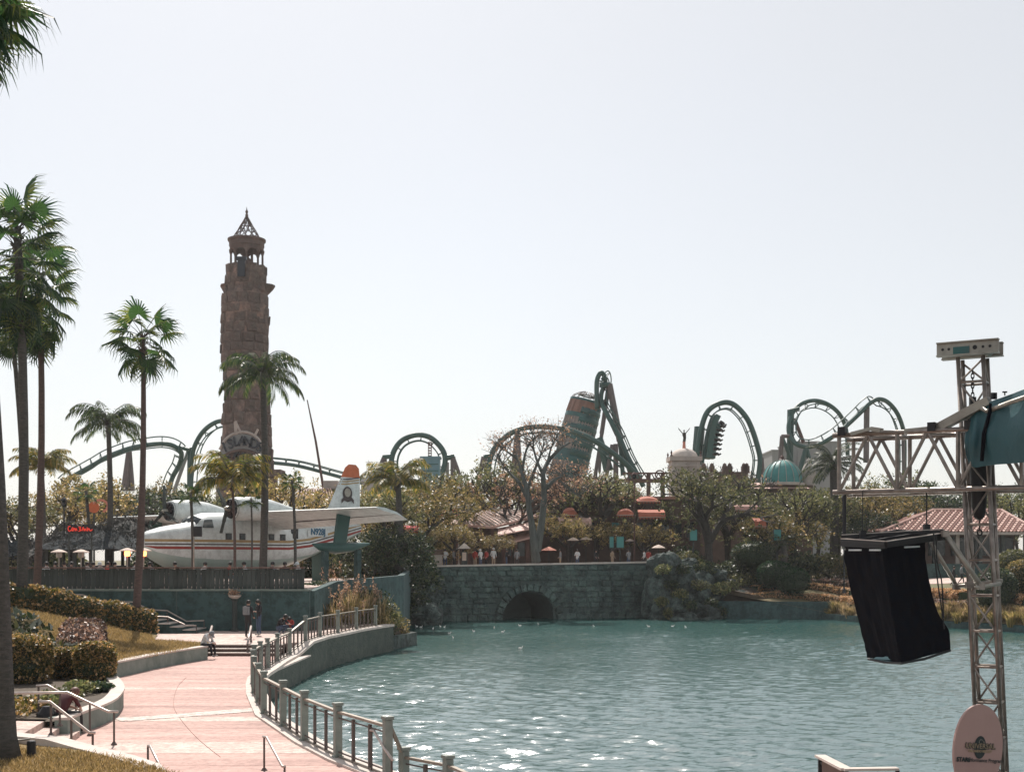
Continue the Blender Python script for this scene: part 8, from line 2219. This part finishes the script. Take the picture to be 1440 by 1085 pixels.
# diners on the terrace
LBD = ['diner %s' % s_ for s_ in (
 'in a white top at the far left of the terrace', 'in grey left of the leftmost patio heater', 'in a tan shirt under the leftmost patio heater', 'in dark clothes between the two unlit heaters', 'in white under the second patio heater',
 'in grey right of the second patio heater', 'in white hat in front of the thatched bar', 'in red by the queen palm trunk', 'in black left of the glowing heaters', 'in white between the glowing heaters', 'in grey under the plane nose',
 'in tan left of the thin palm before the cockpit', 'in white just right of the thin palm before the cockpit', 'in red below the first plane engine', 'in white left of the queen palm before the tower', 'in grey right of the queen palm before the tower', 'in black near the right end of the timber screen', 'in white hat at the right end of the timber screen')]
DP = [(66, 'cloth_white', 0), (76, 'cloth_grey', 0), (92, 'cloth_tan', 0), (100, 'cloth_black', 0), (122, 'cloth_white', 0), (133, 'cloth_grey', 0), (141, 'cloth_white', 1), (150, 'cloth_red', 0), (163, 'cloth_black', 0), (190, 'cloth_white', 0), (210, 'cloth_grey', 0),
      (248, 'cloth_tan', 0), (289, 'cloth_white', 0), (322, 'cloth_red', 0), (345, 'cloth_white', 0), (383, 'cloth_grey', 0), (400, 'cloth_black', 0), (420, 'cloth_white', 1)]
chm = MB(); chm.box((0, 0, .45), (.45, .45, .04)); chm.box((0, .2, .7), (.42, .03, .4))
for sx in (-.19, .19):
    for sy in (-.19, .19): chm.beam((sx, sy, 0), (sx, sy, .45), .03)
chme = chm.mesh('seat', 'wood_dark')
for i, ((px, tm, cp), lb_) in enumerate(zip(DP, LBD)):
    Y = 67.6 + (i * 7 % 5) * .45; x = at(px, 790, Y).x; rz = R([0, 90, -90, 180, 30, -60][i % 6])
    o = link('chair', chme, None, (x, Y, 2.66), (0, 0, rz)); tag(o, 'dark chair under the ' + lb_, 'chair')
    person(lb_, (x, Y, 2.66), rz, 'sit', tm, 'cloth_denim', 'hair_dark' if not cp else 'cloth_white', cap=bool(cp), sc=1.03)
for i, px in enumerate((84, 112, 145, 200, 235, 300, 333, 372, 408)):
    Y = 68.6; x = at(px, 790, Y).x; r_ = thing('cafe_table', ['small round table under the leftmost heater', 'small round table under the second heater', 'small round table by the queen palm trunk', 'small round table under the glowing heaters', 'small round table below the plane nose', 'small round table below the plane cockpit', 'small round table below the nearer engine', 'small round table right of the queen palm before the tower', 'small round table near the right end of the timber screen'][i], 'table', (x, Y, 2.66))
    g = MB(); g.lathe((x, Y, 2.66), [(.25, 0), (.25, .03), (.04, .05), (.035, .72), (.42, .73), (.42, .76), (0, .76)], 14); g.build('table_body', 'umbrella_cream', r_)
# crowd behind the bridge
CR = [(626, 'cloth_white', 'in white beside the stone pillar'), (638, 'cloth_grey', 'in grey left of the lantern kiosk'), (668, 'cloth_red', 'in red right of the lantern kiosk'), (676, 'cloth_white', 'in a white cap right of the lantern kiosk'), (684, 'cloth_red', 'in red between the kiosk and the tall white-shirted visitor'),
      (694, 'cloth_white', 'tall, in a white shirt and hat at the coping'), (712, 'cloth_black', 'in black by the restaurant door'), (727, 'cloth_grey', 'in grey left of the forked tree'), (788, 'cloth_grey', 'in grey right of the pink parasol'), (812, 'cloth_white', 'in white under the cream parasols'),
      (838, 'cloth_black', 'in black left of the teal panels'), (861, 'cloth_tan', 'in tan below the teal panels'), (884, 'cloth_grey', 'in grey right of the teal panels'), (906, 'cloth_white', 'in white at the right end of the bridge'), (912, 'cloth_red', 'in red beside the rock outcrop')]
for i, (px, tm, lb_) in enumerate(CR):
    Y = 108.5 + (px - 590) / 330 * 7.0 + (i % 3) * .5; x = at(px, 787, Y).x
    pz_ = 3.42
    person('visitor ' + lb_, (x, Y, pz_), R(i * 77 % 360), 'stand' if i % 3 else 'talk', tm, ['cloth_denim', 'cloth_black', 'cloth_tan'][i % 3], 'hair_dark' if i not in (3, 5) else 'cloth_white', cap=i in (3, 5), sc=1.0 if px == 694 else .93)
# understorey planting that closes the view beneath the trees
US = [(10, 96, 3.0, 'leaf_olive'), (45, 97, 3.2, 'leaf_dark'), (85, 98, 2.6, 'leaf_olive'), (215, 100, 3.0, 'leaf_dark'), (255, 101, 3.4, 'leaf_olive'), (300, 102, 3.6, 'leaf_dark'), (345, 103, 3.0, 'leaf_olive'), (395, 101, 3.6, 'leaf_gold'), (440, 103, 3.2, 'leaf_dark'), (485, 103, 3.0, 'leaf_olive'),
      (530, 104, 3.4, 'leaf_gold'), (575, 111, 3.4, 'leaf_olive'), (612, 114, 2.6, 'leaf_gold'), (1040, 121, 2.6, 'leaf_dark'), (1075, 122, 2.8, 'leaf_olive'), (1130, 123, 2.8, 'leaf_dark'), (1165, 123, 2.6, 'leaf_olive'), (1200, 122, 2.4, 'leaf_gold'), (1235, 124, 2.6, 'leaf_dark'), (960, 122, 2.8, 'leaf_dark'), (985, 120, 2.0, 'leaf_olive')]
USL = ['olive shrub at the far left edge below the trio of palms', 'dark shrub between the tall palm trunks', 'olive shrub behind the thatch left of the neon sign', 'dark shrub below the farther engine', 'olive shrub under the farther engine nacelle', 'dark shrub seen between the engines', 'olive shrub at the left foot of the lighthouse', 'golden shrub at the right foot of the lighthouse', 'dark shrub under the slatted roof', 'olive shrub below the fin', 'golden shrub right of the fin', 'olive shrub above the left end of the bridge', 'golden shrub behind the stone pillar',
       'dark shrub behind the flattened round shrub', 'olive shrub behind the nearest round shrub', 'dark shrub under the teal dome', 'olive shrub left of the dark lamp post', 'golden shrub right of the dark lamp post', 'dark shrub left of the tiled pavilion', 'dark shrub left of the dark-trunked tree', 'olive shrub at the foot of the dark-trunked tree']
for i, ((px, Y, hh, lm), lb_) in enumerate(zip(US, USL)):
    x = at(px, 787, Y).x; z = 2.66 if Y < 104.5 and px < 560 else (3.4 if px < 915 else h_right(x, Y))
    bush('shrub', lb_, x, Y, z - .1, 2.1, hh, lm, 2600, .26, seed=300 + i)
